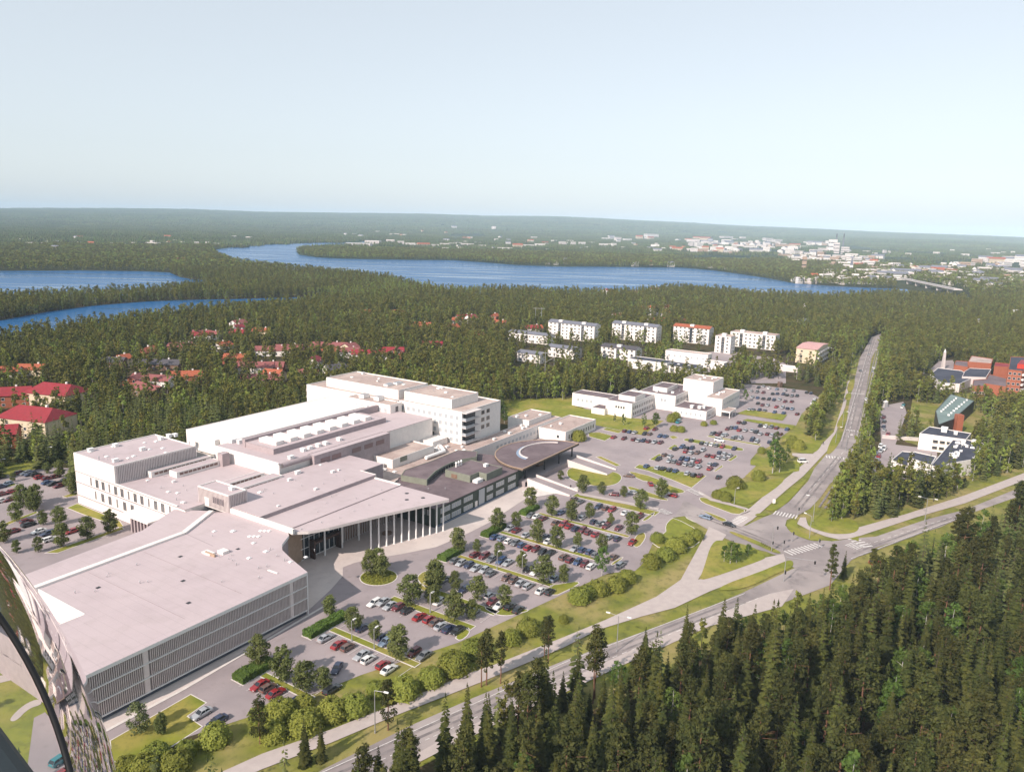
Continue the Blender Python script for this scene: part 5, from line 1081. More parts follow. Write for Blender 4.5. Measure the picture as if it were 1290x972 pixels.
# ------------------------------------------------------------------ street lamps and signals
lampglass = glassmat('lamp_lens', (.8,.8,.78), .2)
def lamp(px, h, ang, arms, label, arm=2.2, group='street lamps'):
    p = P(*px); r = thing('street_lamp', label, 'street lamp', (p.x,p.y,0), 0, group); q = Vector((p.x,p.y,0))
    mb = MB(); mb.cyl(q,q+Vector((0,0,h)),.13,.075,8); mb.cyl(q,q+Vector((0,0,.5)),.2,.18,8); mb.build('pole', metal, r)
    for k in range(arms):
        a = ang+math.pi*k; d = Vector((math.cos(a),math.sin(a),.12)); e = q+Vector((0,0,h-.05))
        mb = MB(); mb.cyl(e,e+d*arm,.055,.05,6); ar = mb.build('arm', metal, r)
        f = e+d*arm; u = Vector((math.cos(a),math.sin(a),0)); v = Vector((-u.y,u.x,0)); mb = MB()
        mb.prism([f-u*.1-v*.18,f+u*.9-v*.15,f+u*.9+v*.15,f-u*.1+v*.18], f.z-.08, f.z+.12, bot=True); mb.build('lamp_head', whitemetal, r)
        mb = MB(); mb.prism([f-v*.14,f+u*.8-v*.12,f+u*.8+v*.12,f+v*.14], f.z-.12, f.z-.08, bot=True); mb.build('lamp_lens', lampglass, r)
lamp(w6(484,757),9.5,math.radians(-20),1,'tall single-arm street lamp between the cycle path and the road'); lamp((776.7,821),9.5,math.radians(-25),2,'double-arm street lamp on the verge where the road meets the forest edge')
lamp(r4(800,383),9,math.radians(150),2,'double-arm street lamp beside the eastern cycle path'); lamp(zC(935,578),8,math.radians(120),1,'single-arm lamp on the corner island of the junction'); lamp(zC(380,320),6,math.radians(30),1,'short lamp by the shrubs of the car-park entrance',1)
lamp(r4(250,380),9.5,math.radians(170),1,'street lamp standing on the inside of the road bend'); lamp((658,895),8.5,math.radians(-30),1,'street lamp poking out above the roadside spruces'); lamp(zH(25,285),7,0,1,'lamp at the far left corner of the western car park',.8); lamp(zH(447,170),7,0,1,'lamp between meadow and western car park',.8)
for i,(x, y) in enumerate(((1062,392),(1012,515),(1085,575))): lamp(zB(x,y),8,math.radians(-10),1,('lamp on the grass strip farther up the main road','lamp on the tapered grass island of the main road','lamp in the middle of the main road before the bend')[i],1.4)
for i,(x,y) in enumerate(((m7(568,215)),(m7(345,205)),(m7(1283,270)))): lamp((x,y),9,2.5,1,('thin lamp post beside the far main road','thin lamp post beside the pink-roofed block','pole at the far right forest road')[i],1.2)
for i, (q, hh) in enumerate(((zE(10,890),5.5),(zF(1010,480),5.5),(zF(430,690),5.5),(zF(595,750),5.5),(zE(505,570),5.5),(zE(690,600),5.5))): lamp(q, hh, GA, 1, f'short lamp post on the planted strip, {ORD[i]} counted from the bus bay' if False else f'short lamp post on a planted strip near the {("second","fourth","third","fifth","seventh","eighth")[i]} car row', .6, 'short lamps in the car park')
def signal(px, h, ang, arm, label, green=True):
    p = P(*px); q = Vector((p.x,p.y,0)); r = thing('traffic_signal', label, 'traffic light', q, 0, 'signals of the junction'); d = Vector((math.cos(ang),math.sin(ang),0))
    mb = MB(); mb.cyl(q,q+Vector((0,0,h)),.12,.09,8); mb.build('pole', metal, r)
    if arm: mb = MB(); mb.cyl(q+Vector((0,0,h-.2)),q+Vector((0,0,h))+d*arm,.07,.05,6); mb.build('arm', metal, r)
    for k, (z, a) in enumerate(((3.0,0.0),)+(((h-.5),arm*.95),) if arm else ((3.0,0.0),)):
        c = q+d*(a+.25)+Vector((0,0,z)); mb = MB(); mb.box(c.x-.18,c.x+.18,c.y-.18,c.y+.18,c.z-.5,c.z+.5); hd = mb.build('signal_head', trim, r)
for q, h, a, arm, lab in ((zC(655,672),8.5,math.radians(10),1.2,'signal mast on the long island of the junction'),(zC(745,895),8,math.radians(-20),8,'signal mast with a long arm over the lower road'),(zC(738,665),3.4,0,0,'short signal post beside the lower zebra crossing'),(zC(848,415),3.4,0,0,'short signal post at the upper zebra crossing'),(zC(808,600),3.4,0,0,'short signal post inside the bend'),(zC(1000,655),3.4,0,0,'short signal post at the end of the lower crossing')): signal(q, h, a, arm, lab)
p = P(*zC(672,330)); r = thing('road_sign','white boxed sign on the grass strip before the junction','sign',p); mb = MB(); mb.cyl(p,p+Vector((0,0,1)),.06); mb.build('post', metal, r); mb = MB(); mb.box(p.x-.5,p.x+.5,p.y-.2,p.y+.2,.9,2.4); mb.build('panel', whitemetal, r)
p = P(*zC(612,640)); d = (P(*zC(640,655))-p).normalized(); r = thing('bicycle_rack','dark row of cycle stands on the long junction island','rack',p)
for i in range(5): c = p+d*(i*.9-1.8); mb = MB(); mb.cyl(c+Vector((0,-.5,0)),c+Vector((0,-.5,.9)),.05); mb.cyl(c+Vector((0,.5,0)),c+Vector((0,.5,.9)),.05); mb.cyl(c+Vector((0,-.5,.9)),c+Vector((0,.5,.9)),.05); mb.build('stand', trim, r)
def person(px, ang, top, legs, label):
    p = P(*px); me = bpy.data.meshes.new('person'); vs = [(0,0,.95),(0,0,1.25),(0,0,1.45),(0,0,1.55),(0,0,1.68),(.09,.06,.9),(.10,.1,.5),(.10,.12,.06),(.10,.26,.04),(-.09,-.04,.9),(-.10,0,.5),(-.10,-.22,.1),(-.1,-.08,.05),(.2,0,1.42),(.25,-.05,1.12),(.24,.06,.88),(-.2,0,1.42),(-.25,.08,1.12),(-.24,.16,.9)]
    ed = [(0,1),(1,2),(2,3),(3,4),(0,5),(5,6),(6,7),(7,8),(0,9),(9,10),(10,11),(11,12),(2,13),(13,14),(14,15),(2,16),(16,17),(17,18)]
    rad = [.15,.16,.15,.06,.11,.1,.075,.05,.04,.1,.075,.05,.04,.07,.055,.04,.07,.055,.04]
    me.from_pydata(vs, ed, []); o = bpy.data.objects.new('person', me); COL.objects.link(o); o.location = (p.x,p.y,.22); o.rotation_euler = (0,0,ang)
    md = o.modifiers.new('skin','SKIN'); o.modifiers.new('sub','SUBSURF').levels = 1
    sv = me.skin_vertices[0].data if me.skin_vertices else None
    if sv is None:
        me.attributes; 
    else:
        for i, x in enumerate(rad): sv[i].radius = (x, x)
        sv[0].use_root = True
    me.materials.append(top); tag(o, label, 'person', 'people on foot')
cl1 = pm('dark_clothing', (.03,.03,.045), (.05,.045,.05), 2, .9)
# ------------------------------------------------------------------ polished helicopter window frame beside the camera
chrome, cnt, cb = newmat('polished_chrome'); cb.inputs['Base Color'].default_value = (.80,.74,.73,1); cb.inputs['Metallic'].default_value = 1; cb.inputs['Roughness'].default_value = .03
n_ = cnt.nodes.new('ShaderNodeTexNoise'); n_.inputs['Scale'].default_value = 4; n_.inputs['Detail'].default_value = 1; g_ = cnt.nodes.new('ShaderNodeTexCoord'); cnt.links.new(g_.outputs['Object'], n_.inputs['Vector'])
b_ = cnt.nodes.new('ShaderNodeBump'); b_.inputs['Strength'].default_value = .035; b_.inputs['Distance'].default_value = .02; cnt.links.new(n_.outputs['Fac'], b_.inputs['Height']); cnt.links.new(b_.outputs[0], cb.inputs['Normal'])
rubber = pm('black_rubber_seam', (.012,.012,.014), (.018,.018,.02), 20, .45, world=False); slate = pm('slate_painted_frame', (.035,.05,.055), (.03,.042,.046), 8, .4, world=False)
pane, pnt, pb = newmat('clear_window_pane'); pnt.nodes.remove(pb)
t_ = pnt.nodes.new('ShaderNodeBsdfTransparent'); gl_ = pnt.nodes.new('ShaderNodeBsdfGlossy'); gl_.inputs['Roughness'].default_value = .02; mx_ = pnt.nodes.new('ShaderNodeMixShader'); mx_.inputs[0].default_value = .07; t_.inputs['Color'].default_value = (.93,.95,.94,1)
pnt.links.new(t_.outputs[0], mx_.inputs[1]); pnt.links.new(gl_.outputs[0], mx_.inputs[2]); pnt.links.new(mx_.outputs[0], pnt.nodes['Material Output'].inputs['Surface'])
cam0 = Vector((0,0,EYE))
def camdir(px, py): return (CR*((px-645)/FPX)+CU*((486-py)/FPX)+CF).normalized()
d1, d2, d3 = camdir(0,686), camdir(106,846), camdir(148,974)
ax = (d1-d2).cross(d3-d2).normalized()
if ax.dot(d2) < 0: ax = -ax
AL = math.acos(ax.dot(d2)); DC = 1.5; HR = DC*math.sin(AL); HC = cam0+ax*DC
r = thing('helicopter_window','curved chrome helicopter window rim with a black seam, mirroring the ground beside clear glass','helicopter part',HC)
u = ax.orthogonal().normalized(); v = ax.cross(u)
def shell(name, b0, b1, nb, m, R_=HR, npz=160):
    V = []; F = []
    for i in range(nb+1):
        b = b0+(b1-b0)*i/nb
        for j in range(npz):
            p = 2*math.pi*j/npz; V.append(tuple((-ax*math.cos(b)+(u*math.cos(p)+v*math.sin(p))*math.sin(b))*R_))
    for i in range(nb):
        for j in range(npz): k = (j+1) % npz; F.append((i*npz+j, (i+1)*npz+j, (i+1)*npz+k, i*npz+k))
    me = bpy.data.meshes.new(name); me.from_pydata(V, [], F); me.polygons.foreach_set('use_smooth',[True]*len(F)); me.materials.append(m); o = bpy.data.objects.new(name, me); COL.objects.link(o); o.parent = r
# where on the sphere does the seam pixel ray land
def hitbeta(px, py):
    d = camdir(px, py); oc = cam0-HC; b = d.dot(oc); c = oc.dot(oc)-HR*HR; dd = b*b-c
    q = oc+d*(-b-math.sqrt(dd)); return math.acos(max(-1,min(1,q.normalized().dot(-ax))))
bs = hitbeta(52,862); print('heli', math.degrees(AL), math.degrees(bs), HR)
shell('chrome_rim', bs, math.pi/2-AL+math.radians(3), 26, chrome)
def torus(name, beta, rad, m, RR=HR):
    V = []; F = []; nn, mm = 160, 10; c = -ax*math.cos(beta)*RR; R0 = math.sin(beta)*RR
    for i in range(nn):
        a = 2*math.pi*i/nn; d = u*math.cos(a)+v*math.sin(a)
        for j in range(mm):
            b = 2*math.pi*j/mm; V.append(tuple(c+d*(R0+rad*math.cos(b))-ax*rad*math.sin(b)))
    for i in range(nn):
        for j in range(mm): F.append((i*mm+j, ((i+1)%nn)*mm+j, ((i+1)%nn)*mm+(j+1)%mm, i*mm+(j+1)%mm))
    me = bpy.data.meshes.new(name); me.from_pydata(V, [], F); me.polygons.foreach_set('use_smooth',[True]*len(F)); me.materials.append(m); o = bpy.data.objects.new(name, me); COL.objects.link(o); o.parent = r
torus('black_seam', bs-.005, .0034, rubber)
V = [(0,0,0)]; c = -ax*math.cos(bs-.02)*HR; R0 = math.sin(bs-.02)*HR; V[0] = tuple(c)
for j in range(96): p = 2*math.pi*j/96; V.append(tuple(c+(u*math.cos(p)+v*math.sin(p))*R0))
me = bpy.data.meshes.new('window_pane'); me.from_pydata(V, [], [(0,1+j,1+(j+1)%96) for j in range(96)]); me.materials.append(pane); o = bpy.data.objects.new('window_pane', me); COL.objects.link(o); o.parent = r
mb = MB(); a, b = cam0+camdir(-175,786)*1.05, cam0+camdir(55,1093)*1.05; mb.cyl(a,b,.04,.04,20); mb.build('slate_strut', slate, r, True)
# ground seen through that window: lawn, footpath and a small lot
sheet('lawn_beside_lot', [gpoly([(-90,830),(58,840),(66,905),(112,985),(20,1030),(-120,1030)],0)], .2, lawnm)
sheet('sandy_patch', [smoothpoly(gpoly([(4,836),(24,831),(27,840),(8,845)],0),2) and [(q[0],q[1],.25) for q in smoothpoly(gpoly([(4,838),(22,831),(29,836),(20,845),(6,846)],0),2)], [(q[0],q[1],.25) for q in smoothpoly(gpoly([(10,908),(30,888),(50,880),(54,888),(36,893),(20,910)],0),2)]], .25, pathm)
sheet('side_path', [gpoly([(-60,858),(0,852),(50,843),(50,849),(0,861),(-60,868)],0)], .28, pathm)
sheet('side_lot', [gpoly([(34,972),(43,905),(57,898),(76,920),(118,1000),(90,1030),(20,1030)],0)], .28, asphalt)
car(P(76,957,.7), GA+.2, 'hatchback', 'teal', 'teal hatchback seen through the helicopter window', 'cars below the window', z=.28); car(P(80,975,.7), GA+.1, 'saloon', 'red', 'red saloon seen through the helicopter window', 'cars below the window', z=.28)
import numpy as np
# ------------------------------------------------------------------ foliage
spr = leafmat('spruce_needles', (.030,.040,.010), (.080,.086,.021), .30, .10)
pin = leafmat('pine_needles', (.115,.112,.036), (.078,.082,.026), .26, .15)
pind = leafmat('dimmed_pine_needles', (.072,.074,.020), (.036,.045,.013), .28, .10)  # near pines, like the near spruces, dimmed in colour for the dark frame corner
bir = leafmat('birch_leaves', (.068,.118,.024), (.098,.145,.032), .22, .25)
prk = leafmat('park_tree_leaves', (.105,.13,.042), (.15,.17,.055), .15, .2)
sprm = leafmat('sunlit_tint_spruce_needles', (.075,.095,.03), (.11,.125,.04), .3, .12); pinm = leafmat('sunlit_tint_pine_needles', (.165,.162,.036), (.085,.098,.022), .34, .15); birm = leafmat('sunlit_tint_birch_leaves', (.165,.215,.042), (.20,.235,.055), .25, .25)  # brighter copies for the farther wood: sunlight put into the leaf colours
wil = leafmat('willow_leaves', (.225,.245,.048), (.165,.19,.036), .22, .2)
hed = leafmat('hedge_leaves', (.075,.13,.026), (.105,.165,.036), .1, .2)
olv = leafmat('tired_leaves', (.13,.115,.045), (.10,.095,.036), .12, .15)
pal = leafmat('pale_leaves', (.19,.215,.10), (.13,.16,.065), .1, .2)
barks = pm('spruce_bark', (.085,.066,.052), (.065,.05,.04), 3, .95); barkp = pm('pine_bark', (.20,.10,.06), (.13,.07,.045), 2.5, .9); barkb = pm('birch_bark', (.52,.50,.47), (.20,.19,.18), 4, .8)
def spruce_crown(h, rad, layers, per, rs, sub=1, start=.06):
    mb = MB()
    for k in range(layers):
        f = (k+.5)/layers; z = h*(start+(.985-start)*f); R0 = rad*(1-f)**.8*(.86+.28*rs.random())+.12
        n = max(4, int(per*(1-f*.55)))
        for i in range(n):
            a = 2*math.pi*(i+rs.random()*.8)/n; L_ = R0*(.6+.5*rs.random()); d = Vector((math.cos(a),math.sin(a),0)); t = Vector((-d.y,d.x,0))
            z0 = z+rs.uniform(-.25,.25)*h/layers; dr = L_*(.28+.25*rs.random()); w = L_*(.30+.16*rs.random())
            o = d*.05+Vector((0,0,z0)); tip = d*L_+Vector((0,0,z0-dr)); mid = d*L_*.55+Vector((0,0,z0-dr*.35))
            for s in (-1,1):
                side = mid+t*w*s+Vector((0,0,-L_*.13-.1))
                mb.face([o,side,tip] if s < 0 else [o,tip,side])
            if sub > 1 and f < .9:
                for s in (-1,1):
                    b = d*L_*.4+Vector((0,0,z0-dr*.2)); e = b+(d*.55+t*s*.8)*L_*.5+Vector((0,0,-L_*.22)); q = b+d*L_*.22+t*s*.05+Vector((0,0,-.05)); mb.face([b,e,q+Vector((0,0,-L_*.12))]); 
    for i in range(3):
        a = i*2.1; mb.face([(0,0,h*1.0),(.16*math.cos(a),.16*math.sin(a),h*.93),(.16*math.cos(a+1.5),.16*math.sin(a+1.5),h*.93)])
    return mb
def clump(mb, c, r, n, size, rs, m=0, flat=.8):
    for _ in range(n):
        v = Vector((rs.gauss(0,1),rs.gauss(0,1),rs.gauss(0,1))).normalized(); p = Vector(c)+Vector((v.x*r,v.y*r,v.z*r*flat))*(.55+.5*rs.random())
        nrm = (v*.9+Vector((rs.gauss(0,.55),rs.gauss(0,.55),rs.gauss(0,.55)+.25))).normalized(); u = nrm.orthogonal().normalized(); w = nrm.cross(u)
        a = rs.random()*6.28; u, w = u*math.cos(a)+w*math.sin(a), w*math.cos(a)-u*math.sin(a); s = size*(.6+.8*rs.random())
        mb.face([p-u*s*.5,p-w*s*.28+u*s*.1,p+u*s*.55,p+w*s*.3], m)
def pine_crown(h, rad, nc, nl, size, rs, start=.42):
    mb = MB()
    for k in range(nc):
        f = rs.random()**.85; z = h*(start+(.97-start)*f); prof_ = math.sin(math.pi*min(1,.22+.78*f*.96))**.7*(1-.25*f); R0 = rad*prof_
        a = rs.random()*6.28; q = R0*(rs.random()**.55); cr = rad*(.26+.16*rs.random())
        clump(mb, (q*math.cos(a),q*math.sin(a),z), cr, nl, size, rs, flat=.6)
    return mb
def leafy_crown(h, rad, nc, nl, size, rs, start=.22, shape=1.0, flat=.85):
    mb = MB()
    for k in range(nc):
        f = rs.random(); z = h*(start+(.93-start)*f); R0 = rad*math.sin(math.pi*(.14+.80*f**shape))**.75
        a = rs.random()*6.28; q = R0*(rs.random()**.4)*.82; cr = rad*(.28+.14*rs.random())*(1.1-.4*f)
        clump(mb, (q*math.cos(a),q*math.sin(a),z), cr, nl, size, rs, flat=flat)
    return mb
def trunk_mesh(h, r, bark, rs, limbs=5, top=.9):
    mb = MB(); seg = 5; pts = [Vector((rs.uniform(-.01,.01)*h*(i>0),rs.uniform(-.01,.01)*h*(i>0),h*top*i/seg)) for i in range(seg+1)]
    for i in range(seg): mb.cyl(pts[i],pts[i+1],r*(1-.8*i/seg),r*(1-.8*(i+1)/seg),7,cap=False)
    for k in range(limbs):
        f = rs.uniform(.4,.8); a = rs.random()*6.28; b = pts[0].lerp(pts[-1], f); e = b+Vector((math.cos(a),math.sin(a),.35))*h*.13; mb.cyl(b,e,r*.22,r*.06,5,cap=False)
    return mb.mesh('trunk', bark)
rs = random.Random(5)
NEAR = {'spruce':[], 'pine':[], 'birch':[]}
for i in range(6):
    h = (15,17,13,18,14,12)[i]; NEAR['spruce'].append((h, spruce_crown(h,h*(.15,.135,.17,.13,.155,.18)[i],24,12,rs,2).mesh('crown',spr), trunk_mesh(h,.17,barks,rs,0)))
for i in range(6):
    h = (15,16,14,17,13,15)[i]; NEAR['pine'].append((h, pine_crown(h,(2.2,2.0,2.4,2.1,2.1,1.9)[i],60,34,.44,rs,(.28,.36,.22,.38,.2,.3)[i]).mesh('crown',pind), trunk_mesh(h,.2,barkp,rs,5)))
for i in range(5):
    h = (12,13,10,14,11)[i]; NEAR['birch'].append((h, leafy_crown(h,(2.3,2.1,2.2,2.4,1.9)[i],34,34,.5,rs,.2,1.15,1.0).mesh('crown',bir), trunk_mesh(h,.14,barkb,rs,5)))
far_pine = leafmat('distant_pine_needles', (.075,.085,.03), (.05,.065,.022), .25, .1)
MIDL = []  # prototypes of the scattered forest
PCOL = bpy.data.collections.new('forest_prototypes')
def proto(name, mb, m):
    o = bpy.data.objects.new(name, mb.mesh(name, m)); PCOL.objects.link(o); return o
def joined(mbs):
    out = MB(); mats = []
    for mb, m in mbs:
        o = len(out.v); out.v += mb.v; out.f += [tuple(i+o for i in f) for f in mb.f]; out.m += [len(mats)]*len(mb.f); mats.append(m)
    return out, mats
def tr(h, r, n=5):
    mb = MB(); mb.cyl((0,0,0),(0,0,h),r,r*.4,n,cap=False); return mb
NM = 0
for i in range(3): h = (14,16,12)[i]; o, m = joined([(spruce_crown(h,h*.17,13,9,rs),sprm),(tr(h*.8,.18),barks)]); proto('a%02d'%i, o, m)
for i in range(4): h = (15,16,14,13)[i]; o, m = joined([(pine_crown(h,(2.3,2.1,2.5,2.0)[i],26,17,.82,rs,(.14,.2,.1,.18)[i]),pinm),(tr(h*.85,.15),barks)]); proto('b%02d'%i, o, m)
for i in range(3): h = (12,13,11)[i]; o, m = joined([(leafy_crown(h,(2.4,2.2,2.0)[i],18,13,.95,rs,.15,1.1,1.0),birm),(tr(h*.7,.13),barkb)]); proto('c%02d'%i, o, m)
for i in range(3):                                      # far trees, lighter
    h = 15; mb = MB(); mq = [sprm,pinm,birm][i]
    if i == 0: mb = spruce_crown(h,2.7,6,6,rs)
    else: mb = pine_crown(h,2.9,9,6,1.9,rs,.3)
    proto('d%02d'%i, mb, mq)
for i in range(4):                                      # patches of far woodland
    mb = MB()
    for _ in range(120):
        x, y = rs.uniform(-50,50), rs.uniform(-50,50); h = rs.uniform(9,17); w = rs.uniform(2.2,3.8); mi = rs.choice((0,0,1,1,2)); a0 = rs.random()
        top = Vector((x+rs.uniform(-.6,.6),y+rs.uniform(-.6,.6),h)); ring = [Vector((x+w*rs.uniform(.7,1.2)*math.cos(a0+a*1.2566),y+w*rs.uniform(.7,1.2)*math.sin(a0+a*1.2566),h*rs.uniform(.2,.6))) for a in range(5)]
        low = [Vector((q.x*.92+x*.08,q.y*.92+y*.08,0)) for q in ring]
        for a in range(5): b = (a+1)%5; mb.face([ring[a],ring[b],top],mi); mb.face([low[a],low[b],ring[b],ring[a]],mi)
    proto('e%02d'%i, mb, [sprm,far_pine,bir])
for i in range(3): o, m = joined([(leafy_crown(1.8,1.3,8,16,.5,rs,.05,1,.9),[olv,wil,bir][i])]); proto('f%02d'%i, o, m)
ORDER = sorted(o.name for o in PCOL.objects); IDX = {n: i for i, n in enumerate(ORDER)}
# node group that sets the scattered prototypes on the points of a mesh
ng = bpy.data.node_groups.new('scatter', 'GeometryNodeTree')
ng.interface.new_socket('Geometry', in_out='INPUT', socket_type='NodeSocketGeometry'); ng.interface.new_socket('Geometry', in_out='OUTPUT', socket_type='NodeSocketGeometry')
N, L = ng.nodes, ng.links
gi, go = N.new('NodeGroupInput'), N.new('NodeGroupOutput'); ci = N.new('GeometryNodeCollectionInfo'); ci.inputs['Collection'].default_value = PCOL; ci.inputs['Separate Children'].default_value = True; ci.inputs['Reset Children'].default_value = True
ip = N.new('GeometryNodeInstanceOnPoints'); ip.inputs['Pick Instance'].default_value = True
def attr(nm, t):
    a = N.new('GeometryNodeInputNamedAttribute'); a.data_type = t; a.inputs['Name'].default_value = nm; return [s for s in a.outputs if s.enabled and s.name == 'Attribute'][0]
L.new(gi.outputs[0], ip.inputs['Points']); L.new(ci.outputs[0], ip.inputs['Instance']); L.new(attr('pick','INT'), ip.inputs['Instance Index']); L.new(attr('rot','FLOAT_VECTOR'), ip.inputs['Rotation']); L.new(attr('siz','FLOAT_VECTOR'), ip.inputs['Scale']); L.new(ip.outputs[0], go.inputs[0])
def scatter(name, rows, label=None):
    me = bpy.data.meshes.new(name); me.from_pydata([r[0] for r in rows], [], [])
    a = me.attributes.new('pick','INT','POINT'); a.data.foreach_set('value', [IDX[r[1]] for r in rows])
    a = me.attributes.new('rot','FLOAT_VECTOR','POINT'); a.data.foreach_set('vector', [c for r in rows for c in (0,0,r[2])])
    a = me.attributes.new('siz','FLOAT_VECTOR','POINT'); a.data.foreach_set('vector', [c for r in rows for c in (r[3]*r[4],r[3]*r[4],r[3])])
    o = bpy.data.objects.new(name, me); COL.objects.link(o); md = o.modifiers.new('scatter','NODES'); md.node_group = ng
    tag(o, label, None, None, 'stuff'); return o
# ------------------------------------------------------------------ where trees may stand
def pin_np(X, Y, poly):
    c = np.zeros(X.shape, bool); j = len(poly)-1
    for i in range(len(poly)):
        xi, yi = poly[i][0], poly[i][1]; xj, yj = poly[j][0], poly[j][1]
        if yi != yj: c ^= ((yi > Y) != (yj > Y)) & (X < (xj-xi)*(Y-yi)/(yj-yi)+xi)
        j = i
    return c
def wp(pts): return [tuple(P(*q)[:2]) for q in pts]
CLB = [Q(W(*q)) for q in ((366,207),(392,207),(418,193),(428,178),(440,156),(441,134))]
X_OPEN = [wp(q) for q in (
 [(-160,660),(-160,632),(0,604),(90,578),*[Q(W(*q))[:2] for q in ((131,272),(176,272),(252,271),(253,289),(290,289),(291,200))],(640,506),(722,503),*[c[:2] for c in CLB],(950,478),(1000,478),(1037,490),(1042,503),(1030,520),(1014,540),(1030,560),(1052,505),(1066,470),(1085,440),(1098,424),(1112,420),(1105,470),(1090,540),(1078,575),(1062,612),(1046,642),(1058,652),(1108,655),(1200,625),(1340,570),(1420,588),(1420,613),(1290,661),(1186,707),(1104,741),(1076,761),(1062,775),(1035,783),(1005,801),(940,813),(870,847),(800,875),(750,865),(702,887),(640,925),(566,955),(500,992),(430,1037),(-160,1037)],
 [(1104,508),(1152,505),(1150,530),(1130,556),(1185,570),(1180,600),(1150,614),(1098,610),(1095,585)],
 [(1168,470),(1180,455),(1205,450),(1200,470),(1175,475)],
 [m6(1085,375),m6(1130,345),m6(1215,350),m6(1290,385),m6(1290,420),m6(1120,430)], [m6(600,420),m6(760,345),m6(960,320),m6(1090,330),m6(1060,390),m6(900,430)], [(1122,351),(1215,365),(1228,382),(1135,376)],
)]
rngn = np.random.default_rng(3)
FOOT = []
for o in list(COL.objects):
    if o.parent is None and o.type == 'EMPTY' and o.get('category') in ('house','apartment block','hall','school','building','carport','kiosk','shed','mast','chimney','bridge','pylon'):
        lo = [1e9,1e9]; hi = [-1e9,-1e9]; zt = 0
        for c in o.children:
            if c.type != 'MESH': continue
            for v in c.data.vertices[:400]:
                x, y = v.co.x+c.location.x+o.location.x, v.co.y+c.location.y+o.location.y
                lo[0] = min(lo[0],x); lo[1] = min(lo[1],y); hi[0] = max(hi[0],x); hi[1] = max(hi[1],y); zt = max(zt, v.co.z+c.location.z)
        if o.get('category') not in ('chimney','bridge') : FOOT.append((lo[0],lo[1],hi[0],hi[1],zt,'big house' if o['label'].startswith('large house') else ('green hall' if 'grey-green' in o['label'] else o['category'])))
RESID = wp([(-100,425),(100,435),(240,405),(420,400),(640,395),(640,430),(520,470),(380,470),(200,500),(-100,560)])
def allowed(X, Y, far=False):
    ok = np.ones(X.shape, bool)
    for pl in LAKES: ok &= ~pin_np(X, Y, pl)
    if far: return ok
    ok &= ~(pin_np(X, Y, RESID) & (rngn.random(X.shape) < .38))
    for pl in X_OPEN: ok &= ~pin_np(X, Y, pl)
    u = rngn.random(X.shape)
    for x0, y0, x1, y1v, zt, cat in FOOT:
        m = 2.2; ok &= ~((X > x0-m) & (X < x1+m) & (Y > y0-m) & (Y < y1v+m))
        cx, cy = (x0+x1)/2, (y0+y1v)/2; d = math.hypot(cx,cy); ux, uy = cx/d, cy/d
        al = (X-cx)*ux+(Y-cy)*uy; la = (X-cx)*uy-(Y-cy)*ux; hw = (x1-x0)*.5+1.5
        reach, keep = {'house':(40,.36),'apartment block':(72,.12),'hall':(52,.12),'school':(30,.08),'building':(16,.4)}.get(cat,(14,.2))
        ok &= ~((al < 0) & (al > -reach-(y1v-y0)*.5) & (np.abs(la) < hw) & (u > keep))
    return ok
def grid(d0, d1, sp, fx=.72):
    ys = np.arange(d0*.8, d1, sp); xs = np.arange(-d1*fx-40, d1*fx+40, sp); X, Y = np.meshgrid(xs, ys); X = X+rngn.uniform(-.48,.48,X.shape)*sp; Y = Y+rngn.uniform(-.48,.48,Y.shape)*sp
    D = np.hypot(X, Y); k = (D >= d0) & (D < d1) & (np.abs(X) < Y*fx+40); return X[k], Y[k]
FGP = wp([(430,1040),(500,995),(566,958),(640,928),(702,890),(750,868),(800,878),(870,850),(940,816),(1005,804),(1035,786),(1062,778),(1076,764),(1104,744),(1186,710),(1290,664),(1420,616),(1420,1118),(430,1118)])
BIRCHY = [wp(q) for q in ([(986,566),(1003,538),(1035,502),(1060,468),(1085,430),(1093,430),(1079,462),(1063,500),(1051,530),(1033,556),(1015,568)],[(1075,600),(1085,545),(1098,470),(1112,425),(1130,430),(1112,500),(1100,600)],[(200,530),(330,480),(385,470),(385,490),(300,500),(240,535)],[(640,508),(860,465),(860,440),(640,480)],[(230,400),(560,345),(560,372),(300,395)],[(1040,660),(1062,612),(1090,600),(1080,655)])]
def species(x, y):
    b = .12+.85*max(0, noise.noise(Vector((x*.0085,y*.0085,1.7)))-.08)
    for pl in BIRCHY:
        if inside(x, y, pl): b = .62
    s = .33+.3*noise.noise(Vector((x*.009,y*.009,9.2)))
    d = math.hypot(x,y)
    if d < 420: s += .42; b *= .85
    if 380 < d < 800 and -150 < x < 150: s -= .2
    if d >= 420: s -= .1
    u = RND.random()
    return 'birch' if u < b else ('spruce' if u < b+s*(1-b) else 'pine')
KIND_N = {'spruce':0,'pine':0,'birch':0}
def forest_tree(k, x, y, sc, label, group, i=None):
    nm = {'spruce':'spruce_tree','pine':'pine_tree','birch':'birch_tree'}[k]; h, cr, tk = NEAR[k][RND.randrange(len(NEAR[k])) if i is None else i]
    r = thing(nm, label, 'tree', (x,y,0), RND.random()*6.28, group); w = RND.uniform(.9,1.15); r.scale = (sc*w, sc*w, sc); inst('trunk', tk, r); inst('crown', cr, r); KIND_N[k] += 1; return r
LABF = {'spruce':('dark pointed spruce','spruces of the dense wood'),'pine':('olive round-topped pine with reddish trunk','pines of the dense wood'),'birch':('bright green leafy birch','birches of the dense wood')}
MID = []; FARR = []
X, Y = grid(95, 420, 4.1); ok = allowed(X, Y); X, Y = X[ok], Y[ok]
fgm = pin_np(X, Y, FGP); cand = sorted([(math.hypot(x,y),x,y,f) for x, y, f in zip(X,Y,fgm)])
SP = {'spruce':'a','pine':'b','birch':'c'}; NP = {'spruce':3,'pine':4,'birch':3}
